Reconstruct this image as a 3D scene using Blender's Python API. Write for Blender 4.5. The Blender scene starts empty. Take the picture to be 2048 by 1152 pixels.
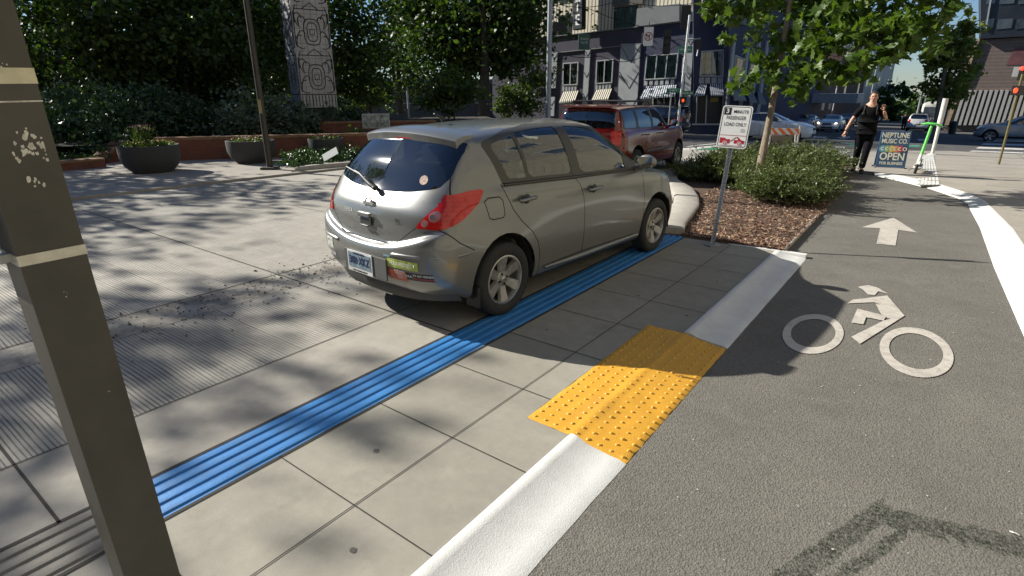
import bpy, bmesh, math, random
from mathutils import Vector, Matrix, noise
R = math.radians
C = bpy.context.scene.collection
SC = bpy.context.scene
random.seed(7)

# ------------------------------------------------------------------ camera
F_PX, PITCH, CAM_H = 1114.4, R(19.45), 1.7776
cam_d = bpy.data.cameras.new('camera')
cam_d.sensor_width = 36.0
cam_d.lens = F_PX / 2048 * 36.0
cam_d.clip_start = 0.02
cam_d.clip_end = 3000
cam_o = bpy.data.objects.new('camera', cam_d)
C.objects.link(cam_o)
cam_o.location = (0, 0, CAM_H)
cam_o.rotation_euler = (R(90) - PITCH, 0, 0)
SC.camera = cam_o

# ------------------------------------------------------------------ sky, sun, exposure
SUN_AZ, SUN_EL = R(-66.4), R(31.0)
w = bpy.data.worlds.new('World')
SC.world = w
w.use_nodes = True
nt = w.node_tree
nt.nodes.clear()
sky = nt.nodes.new('ShaderNodeTexSky')
sky.sky_type = 'NISHITA'
sky.sun_disc = False
sky.sun_elevation = SUN_EL
sky.sun_rotation = SUN_AZ
sky.altitude = 50
sky.air_density = 1.0
sky.dust_density = 0.15
sky.ozone_density = 2.5
bg = nt.nodes.new('ShaderNodeBackground')
bg.inputs['Strength'].default_value = 0.050
wo = nt.nodes.new('ShaderNodeOutputWorld')
tint = nt.nodes.new('ShaderNodeMix')
tint.data_type = 'RGBA'; tint.blend_type = 'MULTIPLY'
tint.inputs[0].default_value = 1.0
tint.inputs[7].default_value = (.80, .93, 1.12, 1)
nt.links.new(sky.outputs[0], tint.inputs[6])
nt.links.new(tint.outputs[2], bg.inputs['Color'])
nt.links.new(bg.outputs[0], wo.inputs['Surface'])
sl = bpy.data.lights.new('sun', 'SUN')
sl.energy = 5.0
sl.angle = R(0.53)
sl.color = (1.0, 0.955, 0.86)
so = bpy.data.objects.new('sun', sl)
C.objects.link(so)
SUNV = Vector((math.sin(SUN_AZ) * math.cos(SUN_EL), math.cos(SUN_AZ) * math.cos(SUN_EL), math.sin(SUN_EL)))
so.rotation_euler = SUNV.to_track_quat('Z', 'Y').to_euler()
so.location = SUNV * 60
SC.view_settings.view_transform = 'Standard'
SC.view_settings.look = 'None'
SC.view_settings.exposure = 0.86
SC.view_settings.gamma = 1.0
SC.cycles.max_bounces = 7
SC.cycles.transparent_max_bounces = 12
SC.cycles.sample_clamp_indirect = 6.0
SC.cycles.use_denoising = True

# ------------------------------------------------------------------ frames of reference
AZ = R(36.8)                                    # direction of the street
DV = Vector((math.sin(AZ), math.cos(AZ), 0))
NV = Vector((math.cos(AZ), -math.sin(AZ), 0))


def zg(X, Y):                                   # the street falls away beyond the crossing
    s = X * math.sin(R(36.5)) + Y * math.cos(R(36.5))
    if s < 11: return 0.0
    if s < 17: return -.035 * (s - 11) ** 2 / 12
    if s < 150: return -.035 * (s - 14)
    return -.035 * 136 - .030 * (s - 150)


def nd(n, d, z=0.0, g=True):
    p = NV * n + DV * d
    return Vector((p.x, p.y, z + (zg(p.x, p.y) if g else 0)))


_f = Vector((0, math.cos(PITCH), -math.sin(PITCH)))
_u = Vector((0, math.sin(PITCH), math.cos(PITCH)))


def ray(px, py):                                # direction of a sight line (2048 x 1152 grid)
    return _f + Vector((1, 0, 0)) * ((px - 1024) / F_PX) + _u * ((576 - py) / F_PX)


def gp(px, py, dz=0.0):                         # where a sight line meets the ground
    d = ray(px, py); z = 0.0
    for _ in range(60):
        t = (z + dz - CAM_H) / d.z
        if t < 0 or t > 700: t = 700
        P = Vector((0, 0, CAM_H)) + d * t
        z = .5 * z + .5 * zg(P.x, P.y)
    P.z = zg(P.x, P.y) + dz
    return P


def at(px, py, dep):
    return Vector((0, 0, CAM_H)) + ray(px, py) * dep


# ------------------------------------------------------------------ object helpers
def tag(o, label=None, cat=None, group=None, kind=None):
    if label: o['label'] = label
    if cat: o['category'] = cat
    if group: o['group'] = group
    if kind: o['kind'] = kind
    return o


def empty(name, loc=(0, 0, 0), rz=0.0, label=None, cat=None, group=None, rot=None):
    o = bpy.data.objects.new(name, None)
    C.objects.link(o)
    o.location = loc
    o.rotation_euler = rot if rot else (0, 0, rz)
    o.empty_display_size = .2
    return tag(o, label, cat, group)


def link_mesh(name, me, parent=None):
    o = bpy.data.objects.new(name, me)
    C.objects.link(o)
    if parent is not None: o.parent = parent
    return o


class MB:
    """collects shapes into one mesh"""
    def __init__(s): s.v = []; s.f = []; s.m = []

    def add(s, vs, fs, mi=0, M=None):
        b = len(s.v)
        for p in vs:
            p = Vector(p)
            s.v.append(M @ p if M is not None else p)
        for f in fs: s.f.append([b + i for i in f]); s.m.append(mi)
        return s

    def box(s, c, size, mi=0, rz=0.0, M=None):
        x, y, z = [a / 2 for a in size]
        vs = [Vector((i, j, k)) for k in (-z, z) for i, j in ((-x, -y), (x, -y), (x, y), (-x, y))]
        T = Matrix.Translation(Vector(c)) @ Matrix.Rotation(rz, 4, 'Z')
        if M is not None: T = M @ T
        return s.add(vs, [(3, 2, 1, 0), (4, 5, 6, 7), (0, 1, 5, 4), (1, 2, 6, 5), (2, 3, 7, 6), (3, 0, 4, 7)], mi, T)

    def tube(s, pts, rads, seg=8, mi=0, caps=True, M=None):
        pts = [Vector(p) for p in pts]
        if not hasattr(rads, '__len__'): rads = [rads] * len(pts)
        vs = []; fs = []
        ref = None
        for i, p in enumerate(pts):
            t = (pts[min(i + 1, len(pts) - 1)] - pts[max(i - 1, 0)]).normalized()
            if ref is None:
                ref = t.orthogonal().normalized()
            a = (ref - t * ref.dot(t))
            a = a.normalized() if a.length > 1e-6 else t.orthogonal().normalized()
            ref = a
            b = t.cross(a)
            for k in range(seg):
                an = 2 * math.pi * k / seg
                vs.append(p + (a * math.cos(an) + b * math.sin(an)) * rads[i])
        for i in range(len(pts) - 1):
            for k in range(seg):
                k2 = (k + 1) % seg
                fs.append((i * seg + k, i * seg + k2, (i + 1) * seg + k2, (i + 1) * seg + k))
        if caps:
            fs.append(tuple(range(seg - 1, -1, -1)))
            fs.append(tuple((len(pts) - 1) * seg + k for k in range(seg)))
        return s.add(vs, fs, mi, M)

    def lathe(s, prof, seg=24, mi=0, M=None, close=False):
        vs = []; fs = []
        for r, z in prof:
            for k in range(seg):
                a = 2 * math.pi * k / seg
                vs.append((r * math.cos(a), r * math.sin(a), z))
        n = len(prof)
        for i in range(n - 1 + (1 if close else 0)):
            j = (i + 1) % n
            for k in range(seg):
                k2 = (k + 1) % seg
                fs.append((i * seg + k, i * seg + k2, j * seg + k2, j * seg + k))
        return s.add(vs, fs, mi, M)

    def prism(s, poly, z0, z1, mi=0, M=None, bottom=True):
        n = len(poly)
        z0f = z0 if callable(z0) else (lambda x, y: z0)
        z1f = z1 if callable(z1) else (lambda x, y: z1)
        vs = [(x, y, z0f(x, y)) for x, y in poly] + [(x, y, z1f(x, y)) for x, y in poly]
        fs = [tuple(range(n, 2 * n))]
        if bottom: fs.append(tuple(range(n - 1, -1, -1)))
        for i in range(n):
            j = (i + 1) % n
            fs.append((i, j, n + j, n + i))
        return s.add(vs, fs, mi, M)

    def sphere(s, c, r, seg=12, rings=8, mi=0, M=None):
        r = Vector(r) if hasattr(r, '__len__') else Vector((r, r, r))
        vs = [Vector(c) + Vector((0, 0, r.z))]
        for i in range(1, rings):
            t = math.pi * i / rings
            for k in range(seg):
                a = 2 * math.pi * k / seg
                vs.append(Vector(c) + Vector((r.x * math.sin(t) * math.cos(a), r.y * math.sin(t) * math.sin(a), r.z * math.cos(t))))
        vs.append(Vector(c) - Vector((0, 0, r.z)))
        fs = []
        for k in range(seg):
            k2 = (k + 1) % seg
            fs.append((0, 1 + k, 1 + k2))
            for i in range(rings - 2):
                a = 1 + i * seg; b = a + seg
                fs.append((a + k, b + k, b + k2, a + k2))
            a = 1 + (rings - 2) * seg
            fs.append((a + k, len(vs) - 1, a + k2))
        return s.add(vs, fs, mi, M)

    def build(s, name, mats, parent=None, smooth=None, bevel=0.0, M=None):
        me = bpy.data.meshes.new(name)
        me.from_pydata([tuple(v) for v in s.v], [], s.f)
        if not isinstance(mats, (list, tuple)): mats = [mats]
        for m in mats: me.materials.append(m)
        me.polygons.foreach_set('material_index', s.m)
        me.update()
        bm = bmesh.new(); bm.from_mesh(me)
        bmesh.ops.recalc_face_normals(bm, faces=bm.faces)
        if bevel > 0:
            es = [e for e in bm.edges if len(e.link_faces) == 2 and e.calc_face_angle(0) > .5]
            bmesh.ops.bevel(bm, geom=es, offset=bevel, segments=2, affect='EDGES', profile=.5)
        bm.to_mesh(me); bm.free()
        if smooth is not None:
            me.polygons.foreach_set('use_smooth', [True] * len(me.polygons))
            me.set_sharp_from_angle(angle=R(smooth))
        return link_mesh(name, me, parent)


# ------------------------------------------------------------------ material helpers
_mats = {}


def nodes_of(name):
    m = bpy.data.materials.new(name)
    m.use_nodes = True
    t = m.node_tree
    t.nodes.clear()
    out = t.nodes.new('ShaderNodeOutputMaterial')
    b = t.nodes.new('ShaderNodeBsdfPrincipled')
    t.links.new(b.outputs[0], out.inputs[0])
    return m, t, b, out


def N(t, kind, **kw):
    n = t.nodes.new(kind)
    for k, v in kw.items():
        if k in n.inputs.keys(): n.inputs[k].default_value = v
        else: setattr(n, k, v)
    return n


def mth(t, op, a, b=None, clamp=False):
    n = t.nodes.new('ShaderNodeMath'); n.operation = op; n.use_clamp = clamp
    for i, x in enumerate((a, b)):
        if x is None: continue
        if isinstance(x, (int, float)): n.inputs[i].default_value = x
        else: t.links.new(x, n.inputs[i])
    return n.outputs[0]


def ramp(t, fac, stops):
    n = t.nodes.new('ShaderNodeValToRGB')
    while len(n.color_ramp.elements) < len(stops): n.color_ramp.elements.new(.5)
    for e, (p, c) in zip(n.color_ramp.elements, stops):
        e.position = p
        e.color = (c, c, c, 1) if isinstance(c, (int, float)) else (*c, 1)
    t.links.new(fac, n.inputs[0])
    return n.outputs[0]


def noise_n(t, vec, scale, detail=4, rough=.6):
    n = N(t, 'ShaderNodeTexNoise', Scale=scale, Detail=detail, Roughness=rough)
    if vec is not None: t.links.new(vec, n.inputs['Vector'])
    return n.outputs[0]


def mixc(t, fac, a, b, mode='MIX'):
    n = t.nodes.new('ShaderNodeMix'); n.data_type = 'RGBA'; n.blend_type = mode
    for s, x in ((n.inputs[0], fac), (n.inputs[6], a), (n.inputs[7], b)):
        if isinstance(x, (int, float)): s.default_value = x
        elif isinstance(x, tuple): s.default_value = (*x, 1)
        else: t.links.new(x, s)
    return n.outputs[2]


def bump(t, b, h, strength=.3, dist=.01):
    n = N(t, 'ShaderNodeBump', Strength=strength, Distance=dist)
    t.links.new(h, n.inputs['Height'])
    t.links.new(n.outputs[0], b.inputs['Normal'])


def mat(name, col, rough=.6, metal=0.0, var=.12, vs=6.0, bmp=0.0, bs=60.0, spec=None, coat=0.0, emit=None, es=1.0, dirt=0.0):
    """plain procedural material: base colour broken up by noise, optional bump"""
    key = (name,)
    if key in _mats: return _mats[key]
    m, t, b, out = nodes_of(name)
    tc = N(t, 'ShaderNodeTexCoord').outputs['Object']
    col = tuple(col)
    if var > 0:
        n = noise_n(t, tc, vs, 5)
        lo = tuple(c * (1 - var) for c in col); hi = tuple(min(1, c * (1 + var)) for c in col)
        c = ramp(t, n, [(.3, lo), (.7, hi)])
        if dirt > 0:
            d = ramp(t, noise_n(t, tc, vs * .35, 7, .75), [(.5, 0.0), (.72, dirt)])
            c = mixc(t, d, c, tuple(x * .35 + .02 for x in col))
        t.links.new(c, b.inputs['Base Color'])
        rr = ramp(t, n, [(.3, max(0, rough - .08)), (.7, min(1, rough + .08))])
        t.links.new(rr, b.inputs['Roughness'])
    else:
        b.inputs['Base Color'].default_value = (*col, 1)
        b.inputs['Roughness'].default_value = rough
    b.inputs['Metallic'].default_value = metal
    if spec is not None: b.inputs['Specular IOR Level'].default_value = spec
    if coat: b.inputs['Coat Weight'].default_value = coat; b.inputs['Coat Roughness'].default_value = .04
    if bmp > 0: bump(t, b, noise_n(t, tc, bs, 3), bmp, .004)
    if emit:
        b.inputs['Emission Color'].default_value = (*emit, 1)
        b.inputs['Emission Strength'].default_value = es
    _mats[key] = m
    return m


def glass_mat(name, tint, refl=.9, trans=.5, rough=.02):
    """window glass: tinted see-through mixed with a mirror by angle"""
    key = (name,)
    if key in _mats: return _mats[key]
    m, t, b, out = nodes_of(name)
    t.nodes.remove(b)
    tr = N(t, 'ShaderNodeBsdfTransparent'); tr.inputs[0].default_value = (*[x * trans for x in tint], 1)
    gl = N(t, 'ShaderNodeBsdfGlossy', Roughness=rough); gl.inputs[0].default_value = (refl, refl, refl, 1)
    fr = N(t, 'ShaderNodeFresnel', IOR=1.6)
    mx = N(t, 'ShaderNodeMixShader')
    f = mth(t, 'MINIMUM', mth(t, 'ADD', mth(t, 'MULTIPLY', fr.outputs[0], 1.5), .04), 1.0)
    t.links.new(f, mx.inputs[0]); t.links.new(tr.outputs[0], mx.inputs[1]); t.links.new(gl.outputs[0], mx.inputs[2])
    t.links.new(mx.outputs[0], out.inputs[0])
    _mats[key] = m
    return m


def leaf_mat(name, c0, c1, trans=.35, rough=.45):
    key = (name,)
    if key in _mats: return _mats[key]
    m, t, b, out = nodes_of(name)
    g = N(t, 'ShaderNodeNewGeometry')
    tc = N(t, 'ShaderNodeTexCoord').outputs['Object']
    f = mth(t, 'ADD', mth(t, 'MULTIPLY', g.outputs['Random Per Island'], .7), mth(t, 'MULTIPLY', noise_n(t, tc, .9, 2), .35))
    c = mixc(t, f, tuple(c0), tuple(c1))
    t.links.new(c, b.inputs['Base Color'])
    b.inputs['Roughness'].default_value = rough
    b.inputs['Specular IOR Level'].default_value = .35
    tl = N(t, 'ShaderNodeBsdfTranslucent')
    c2 = mixc(t, 1.0, c, (1.25, 1.35, .45), 'MULTIPLY')
    t.links.new(c2, tl.inputs[0])
    mx = N(t, 'ShaderNodeMixShader'); mx.inputs[0].default_value = trans
    t.links.new(b.outputs[0], mx.inputs[1]); t.links.new(tl.outputs[0], mx.inputs[2])
    t.links.new(mx.outputs[0], out.inputs[0])
    _mats[key] = m
    return m


def text(name, s, size, m, parent=None, M=None, align='CENTER', bold=0.0, ext=.001, sx=1.0, shear=0.0):
    cu = bpy.data.curves.new(name, 'FONT')
    cu.body = s; cu.size = size; cu.align_x = align; cu.align_y = 'CENTER'
    cu.offset = bold * size; cu.extrude = ext; cu.resolution_u = 3; cu.shear = shear
    tmp = bpy.data.objects.new(name, cu); C.objects.link(tmp)
    dg = bpy.context.evaluated_depsgraph_get()
    me = bpy.data.meshes.new_from_object(tmp.evaluated_get(dg))
    bpy.data.objects.remove(tmp); bpy.data.curves.remove(cu)
    me.name = name
    if sx != 1.0: me.transform(Matrix.Diagonal((sx, 1, 1, 1)))
    if M is not None: me.transform(M)
    me.materials.clear(); me.materials.append(m)
    return link_mesh(name, me, parent)


def frame(o, x, y):                              # matrix from an origin and two axes
    x = Vector(x).normalized(); z = x.cross(Vector(y)).normalized(); y = z.cross(x)
    M = Matrix((x, y, z)).transposed().to_4x4(); M.translation = Vector(o)
    return M

# ================================================================== GROUND
def concrete_mat(name, base, groove=False, tile=None, dirt=.25, warm=0.0):
    m, t, b, out = nodes_of(name)
    tc = N(t, 'ShaderNodeTexCoord').outputs['Object']
    n1 = noise_n(t, tc, .9, 6, .65)
    n2 = noise_n(t, tc, 9, 6, .7)
    n3 = noise_n(t, tc, 240, 2, .5)
    lo = tuple(x * .78 for x in base); hi = tuple(x * 1.14 for x in base)
    c = ramp(t, mth(t, 'ADD', mth(t, 'MULTIPLY', n1, .6), mth(t, 'MULTIPLY', n2, .4)), [(.36, lo), (.64, hi)])
    c = mixc(t, mth(t, 'MULTIPLY', ramp(t, n3, [(.35, 1.0), (.65, 0.0)]), .28), c, tuple(x * .5 for x in base))
    st = ramp(t, noise_n(t, tc, 2.3, 9, .8), [(.56, 0.0), (.70, dirt)])
    c = mixc(t, st, c, tuple(x * .42 for x in base))
    st2 = ramp(t, noise_n(t, tc, 6.5, 10, .82), [(.55, 0.0), (.66, dirt * .8)])
    c = mixc(t, st2, c, tuple(x * .55 for x in base))
    lt = ramp(t, noise_n(t, tc, 4.1, 8, .8), [(.56, 0.0), (.70, .30)])
    c = mixc(t, lt, c, tuple(min(1, x * 1.35) for x in base))
    if tile:                                     # each tile its own slight shade
        sep = N(t, 'ShaderNodeSeparateXYZ'); t.links.new(tc, sep.inputs[0])
        cx = mth(t, 'FLOOR', mth(t, 'DIVIDE', mth(t, 'SUBTRACT', sep.outputs[0], tile[0]), tile[1]))
        cy = mth(t, 'FLOOR', mth(t, 'DIVIDE', mth(t, 'SUBTRACT', sep.outputs[1], tile[2]), tile[3]))
        cmb = N(t, 'ShaderNodeCombineXYZ'); t.links.new(cx, cmb.inputs[0]); t.links.new(cy, cmb.inputs[1])
        wn = N(t, 'ShaderNodeTexWhiteNoise'); t.links.new(cmb.outputs[0], wn.inputs[0])
        c = mixc(t, mth(t, 'MULTIPLY', wn.outputs[0], .36), c, tuple(x * .60 for x in base))
    h = mth(t, 'MULTIPLY', n3, .5)
    if groove:                                   # broom-raked grooves across the lane, worn smooth in places
        sep = N(t, 'ShaderNodeSeparateXYZ'); t.links.new(tc, sep.inputs[0])
        wob = mth(t, 'MULTIPLY', noise_n(t, tc, .5, 2), .08)
        y = mth(t, 'ADD', sep.outputs[1], wob)
        cmb = N(t, 'ShaderNodeCombineXYZ'); t.links.new(y, cmb.inputs[1])
        irr = noise_n(t, cmb.outputs[0], 12, 2)
        s = mth(t, 'SINE', mth(t, 'ADD', mth(t, 'MULTIPLY', y, 2 * math.pi / .026), mth(t, 'MULTIPLY', irr, 9.0)))
        g = ramp(t, mth(t, 'ADD', mth(t, 'MULTIPLY', s, .5), .5), [(.0, 1.0), (.42, 0.0)])
        # fades with distance along the lane and inside the joints' smooth bands
        fade = ramp(t, mth(t, 'DIVIDE', mth(t, 'ADD', sep.outputs[1], mth(t, 'MULTIPLY', mth(t, 'ADD', sep.outputs[0], 5.0), .55)), 12.0), [(.20, 1.0), (.36, .45), (.65, .12)])
        wear = ramp(t, noise_n(t, tc, 1.6, 5, .7), [(.30, .25), (.55, 1.0)])
        band = mth(t, 'MULTIPLY', mth(t, 'GREATER_THAN', sep.outputs[0], -5.18), mth(t, 'LESS_THAN', sep.outputs[0], -4.72))
        g = mth(t, 'MULTIPLY', mth(t, 'MULTIPLY', g, fade), mth(t, 'MULTIPLY', wear, mth(t, 'SUBTRACT', 1.0, mth(t, 'MULTIPLY', band, .9))))
        c = mixc(t, mth(t, 'MULTIPLY', g, .88), c, tuple(x * .22 for x in base))
        h = mth(t, 'SUBTRACT', h, mth(t, 'MULTIPLY', g, 1.6))
        # the dirty band between the two joints
        bd = mth(t, 'MULTIPLY', band, ramp(t, noise_n(t, tc, 3.0, 8, .8), [(.40, 0.0), (.62, .8)]))
        c = mixc(t, bd, c, (.12, .10, .08))
    t.links.new(c, b.inputs['Base Color'])
    b.inputs['Roughness'].default_value = .85
    b.inputs['Specular IOR Level'].default_value = .3
    bump(t, b, h, .55, .004)
    return m


def asphalt_mat(name, base, stain=False, scale=1.0):
    m, t, b, out = nodes_of(name)
    tc = N(t, 'ShaderNodeTexCoord').outputs['Object']
    n1 = noise_n(t, tc, .7, 5)
    vo = N(t, 'ShaderNodeTexVoronoi', Scale=115 * scale); t.links.new(tc, vo.inputs['Vector'])
    n3 = noise_n(t, tc, 62 * scale, 5, .75)
    c = ramp(t, n1, [(.3, tuple(x * .86 for x in base)), (.7, tuple(x * 1.12 for x in base))])
    c = mixc(t, ramp(t, vo.outputs['Distance'], [(.0, .62), (.38, 0.0)]), c, tuple(x * 1.9 for x in base))
    c = mixc(t, ramp(t, n3, [(.36, .65), (.53, 0.0)]), c, tuple(x * .45 for x in base))
    pt = ramp(t, noise_n(t, tc, 1.9, 9, .78), [(.48, 0.0), (.66, .42)])
    c = mixc(t, pt, c, tuple(x * .60 for x in base))
    pt2 = ramp(t, noise_n(t, tc, 3.7, 9, .8), [(.56, 0.0), (.70, .35)])
    c = mixc(t, pt2, c, tuple(x * 1.45 for x in base))
    sp = ramp(t, noise_n(t, tc, 45, 2, .4), [(.74, 0.0), (.78, .6)])
    c = mixc(t, sp, c, (.42, .40, .36))
    if stain:
        # old green-black spill track: a crooked ribbon, broken by noise
        sep = N(t, 'ShaderNodeSeparateXYZ'); t.links.new(tc, sep.inputs[0])
        x, y = sep.outputs[0], sep.outputs[1]
        nz = mth(t, 'MULTIPLY', mth(t, 'SUBTRACT', noise_n(t, tc, 7, 8, .85), .5), .36)
        a1 = mth(t, 'ABSOLUTE', mth(t, 'ADD', mth(t, 'SUBTRACT', mth(t, 'SUBTRACT', y, 2.02), mth(t, 'MULTIPLY', mth(t, 'ADD', x, .14), 2.5)), nz))
        m1 = mth(t, 'MULTIPLY', mth(t, 'LESS_THAN', a1, .13), mth(t, 'LESS_THAN', x, .12))
        a2 = mth(t, 'ABSOLUTE', mth(t, 'ADD', mth(t, 'SUBTRACT', y, mth(t, 'ADD', 2.62, mth(t, 'MULTIPLY', x, .22))), nz))
        m2 = mth(t, 'MULTIPLY', mth(t, 'LESS_THAN', a2, .075), mth(t, 'GREATER_THAN', x, .07))
        a3 = mth(t, 'ABSOLUTE', mth(t, 'ADD', mth(t, 'SUBTRACT', mth(t, 'SUBTRACT', y, 2.10), mth(t, 'MULTIPLY', mth(t, 'SUBTRACT', x, .0), 2.2)), nz))
        m3 = mth(t, 'MULTIPLY', mth(t, 'LESS_THAN', a3, .06), mth(t, 'LESS_THAN', x, .22))
        k = mth(t, 'MULTIPLY', mth(t, 'MAXIMUM', mth(t, 'MAXIMUM', m1, m2), m3), mth(t, 'MULTIPLY', ramp(t, n3, [(.40, 1.0), (.60, .25)]), ramp(t, noise_n(t, tc, 11, 7, .8), [(.34, .35), (.50, 1.0)])))
        k = mth(t, 'MULTIPLY', k, mth(t, 'LESS_THAN', y, 3.2))
        c = mixc(t, mth(t, 'MULTIPLY', k, .97), c, (.018, .024, .015))
    t.links.new(c, b.inputs['Base Color'])
    b.inputs['Roughness'].default_value = .88
    b.inputs['Specular IOR Level'].default_value = .25
    bump(t, b, mth(t, 'ADD', n3, vo.outputs['Distance']), .8, .004)
    return m


def paint_mat(name, col, wear=.25, ws=14.0, rough=.7, under=(.14, .13, .12)):
    m, t, b, out = nodes_of(name)
    tc = N(t, 'ShaderNodeTexCoord').outputs['Object']
    n = noise_n(t, tc, ws, 8, .8)
    c = ramp(t, noise_n(t, tc, 2.5, 5), [(.3, tuple(x * .88 for x in col)), (.7, col)])
    f = noise_n(t, tc, 130, 3, .6)
    k = ramp(t, mth(t, 'ADD', mth(t, 'MULTIPLY', n, .7), mth(t, 'MULTIPLY', f, .3)), [(.30 + .22 * wear, wear * 2.2 if wear * 2.2 < 1 else 1.0), (.44 + .22 * wear, 0.0)])
    c = mixc(t, k, c, under)
    c = mixc(t, ramp(t, noise_n(t, tc, 3.2, 9, .78), [(.50, 0.0), (.68, .30)]), c, under)
    t.links.new(c, b.inputs['Base Color'])
    b.inputs['Roughness'].default_value = rough
    bump(t, b, f, .5, .004)
    return m


M_CONC_TILE = concrete_mat('sidewalk concrete', (.325, .305, .255), tile=(-1.81, .62, 1.22, .66), dirt=.35)
M_CONC_RD = concrete_mat('raked concrete', (.40, .375, .325), groove=True, dirt=.3)
M_CONC_BAND = concrete_mat('smooth gutter concrete', (.36, .335, .29), dirt=.3)
M_CONC_OLD = concrete_mat('far sidewalk concrete', (.34, .31, .265), dirt=.4)
M_CONC_KERB = concrete_mat('kerb concrete', (.42, .39, .34), dirt=.45)
M_ASPH = asphalt_mat('bike path asphalt', (.160, .150, .130), stain=True)
M_ROAD = asphalt_mat('street asphalt', (.115, .112, .106), scale=.5)
M_WHITE = paint_mat('white kerb paint', (.66, .66, .63), .14, 22.0, .7, (.36, .35, .32))
M_MARK = paint_mat('path marking paint', (.52, .48, .42), .30)
M_MARKW = paint_mat('street marking paint', (.66, .64, .58), .3, 5.0)
M_GREENP = paint_mat('green lane paint', (.06, .27, .15), .2, 5.0)
M_BLUE = paint_mat('blue tactile paint', (.030, .195, .50), .30, 9.0, .55, (.055, .13, .25))
M_GREYT = concrete_mat('unpainted tactile concrete', (.19, .18, .16), dirt=.7)
M_YEL = paint_mat('yellow tactile polymer', (.70, .36, .035), .10, 10.0, .5, (.40, .24, .06))
M_SEAM = mat('dark joint', (.035, .032, .028), .95, var=.4, vs=20)
ROOT_ROT = -AZ


def slab(name, poly, m, z=0.0, thick=.12, follow=True, kind='structure', sub=None, label=None):
    """flat piece of paving given in street coordinates; its object axes run across / along the street"""
    bm = bmesh.new()
    vs = [bm.verts.new((n, d, 0)) for n, d in poly]
    f = bm.faces.new(vs)
    if sub:
        n0, n1 = min(p[0] for p in poly), max(p[0] for p in poly)
        d0, d1 = min(p[1] for p in poly), max(p[1] for p in poly)
        k = math.ceil(n0 / sub) * sub
        while k < n1:
            bmesh.ops.bisect_plane(bm, geom=bm.verts[:] + bm.edges[:] + bm.faces[:], plane_co=(k, 0, 0), plane_no=(1, 0, 0)); k += sub
        k = math.ceil(d0 / sub) * sub
        while k < d1:
            bmesh.ops.bisect_plane(bm, geom=bm.verts[:] + bm.edges[:] + bm.faces[:], plane_co=(0, k, 0), plane_no=(0, 1, 0)); k += sub
    bmesh.ops.recalc_face_normals(bm, faces=bm.faces)
    if bm.faces[:][0].normal.z < 0: bmesh.ops.reverse_faces(bm, faces=bm.faces)
    top = bm.faces[:]
    if thick > 0:
        r = bmesh.ops.extrude_face_region(bm, geom=top)
        vv = [g for g in r['geom'] if isinstance(g, bmesh.types.BMVert)]
        for v in vv: v.co.z += 1.0
    for v in bm.verts:
        g = zg(*(NV * v.co.x + DV * v.co.y).xy) if follow else 0
        v.co.z = (z if v.co.z > .5 or thick <= 0 else z - thick) + g
    bmesh.ops.recalc_face_normals(bm, faces=bm.faces)
    me = bpy.data.meshes.new(name); bm.to_mesh(me); bm.free()
    me.materials.append(m)
    o = link_mesh(name, me)
    o.rotation_euler = (0, 0, ROOT_ROT)
    if kind: o['kind'] = kind
    return o


def make_ground():
    xs = [-400, -200, -100, -60] + [-40 + 4 * i for i in range(36)] + [120, 160, 220, 300, 400, 600]
    ys = [-60, -30] + [-12 + 4 * i for i in range(34)] + [140, 180, 240, 320, 420, 600]
    vs = []; fs = []
    for y in ys:
        for x in xs: vs.append((x, y, zg(x, y) - .055))
    nx = len(xs)
    for j in range(len(ys) - 1):
        for i in range(nx - 1):
            a = j * nx + i
            fs.append((a, a + 1, a + 1 + nx, a + nx))
    b = MB().add(vs, fs)
    o = b.build('ground', M_ROAD, smooth=60)
    o['kind'] = 'structure'


make_ground()
slab('sidewalk', [(-2.41, -6), (-1.31, -6), (-1.31, 2.28), (-1.60, 2.28), (-1.60, 3.97), (-1.31, 3.97), (-1.31, 6.93), (-2.41, 6.93)], M_CONC_TILE, 0.0)
slab('gutter', [(-3.42, -6), (-2.75, -6), (-2.75, 6.9), (-3.42, 8.3)], M_CONC_BAND, 0.0)
slab('raked_lane', [(-11.8, -6), (-3.422, -6), (-3.422, 7.6), (-4.6, 12.2), (-4.6, 24), (-11.8, 14.0)], M_CONC_RD, 0.0, sub=3.0)
# dark joints between slabs
jb = MB()


def seam(n0, d0, n1, d1, wd=.012, z=.004):
    a = Vector((n0, d0, 0)); b = Vector((n1, d1, 0)); t = (b - a).normalized(); s = Vector((-t.y, t.x, 0)) * wd / 2
    k = max(1, int((b - a).length / 2.5))
    for i in range(k):
        p = a.lerp(b, i / k); q = a.lerp(b, (i + 1) / k)
        vs = []
        for c in (p - s, q - s, q + s, p + s):
            w_ = NV * c.x + DV * c.y
            vs.append((w_.x, w_.y, zg(w_.x, w_.y) + z))
        jb.add(vs, [(0, 1, 2, 3)])


seam(-1.81, -6, -1.81, 6.93, .006)
for k in range(-9, 9):
    d = 1.22 + .655 * k
    if 2.28 < d < 3.97: seam(-2.41, d, -1.60, d, .006)
    elif d < 6.9: seam(-2.41, d, -1.31, d, .006)
seam(-3.42, -6, -3.42, 7.6, .008)
for n in (-5.2, -4.70, -7.6, -10.0): seam(n, -6, n, 12 if n > -5.5 else 14, .013 if n == -5.2 else .006)
for d in (.38, 2.92, 5.12, 7.6, 10.1, 12.6): seam(-11.8, d, -2.75 if d < 6 else (-3.9 if d < 9 else -4.4), d, .014 if d in (2.92, .38) else .008)
jo = jb.build('paving_joints', M_SEAM); jo['kind'] = 'structure'


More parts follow.
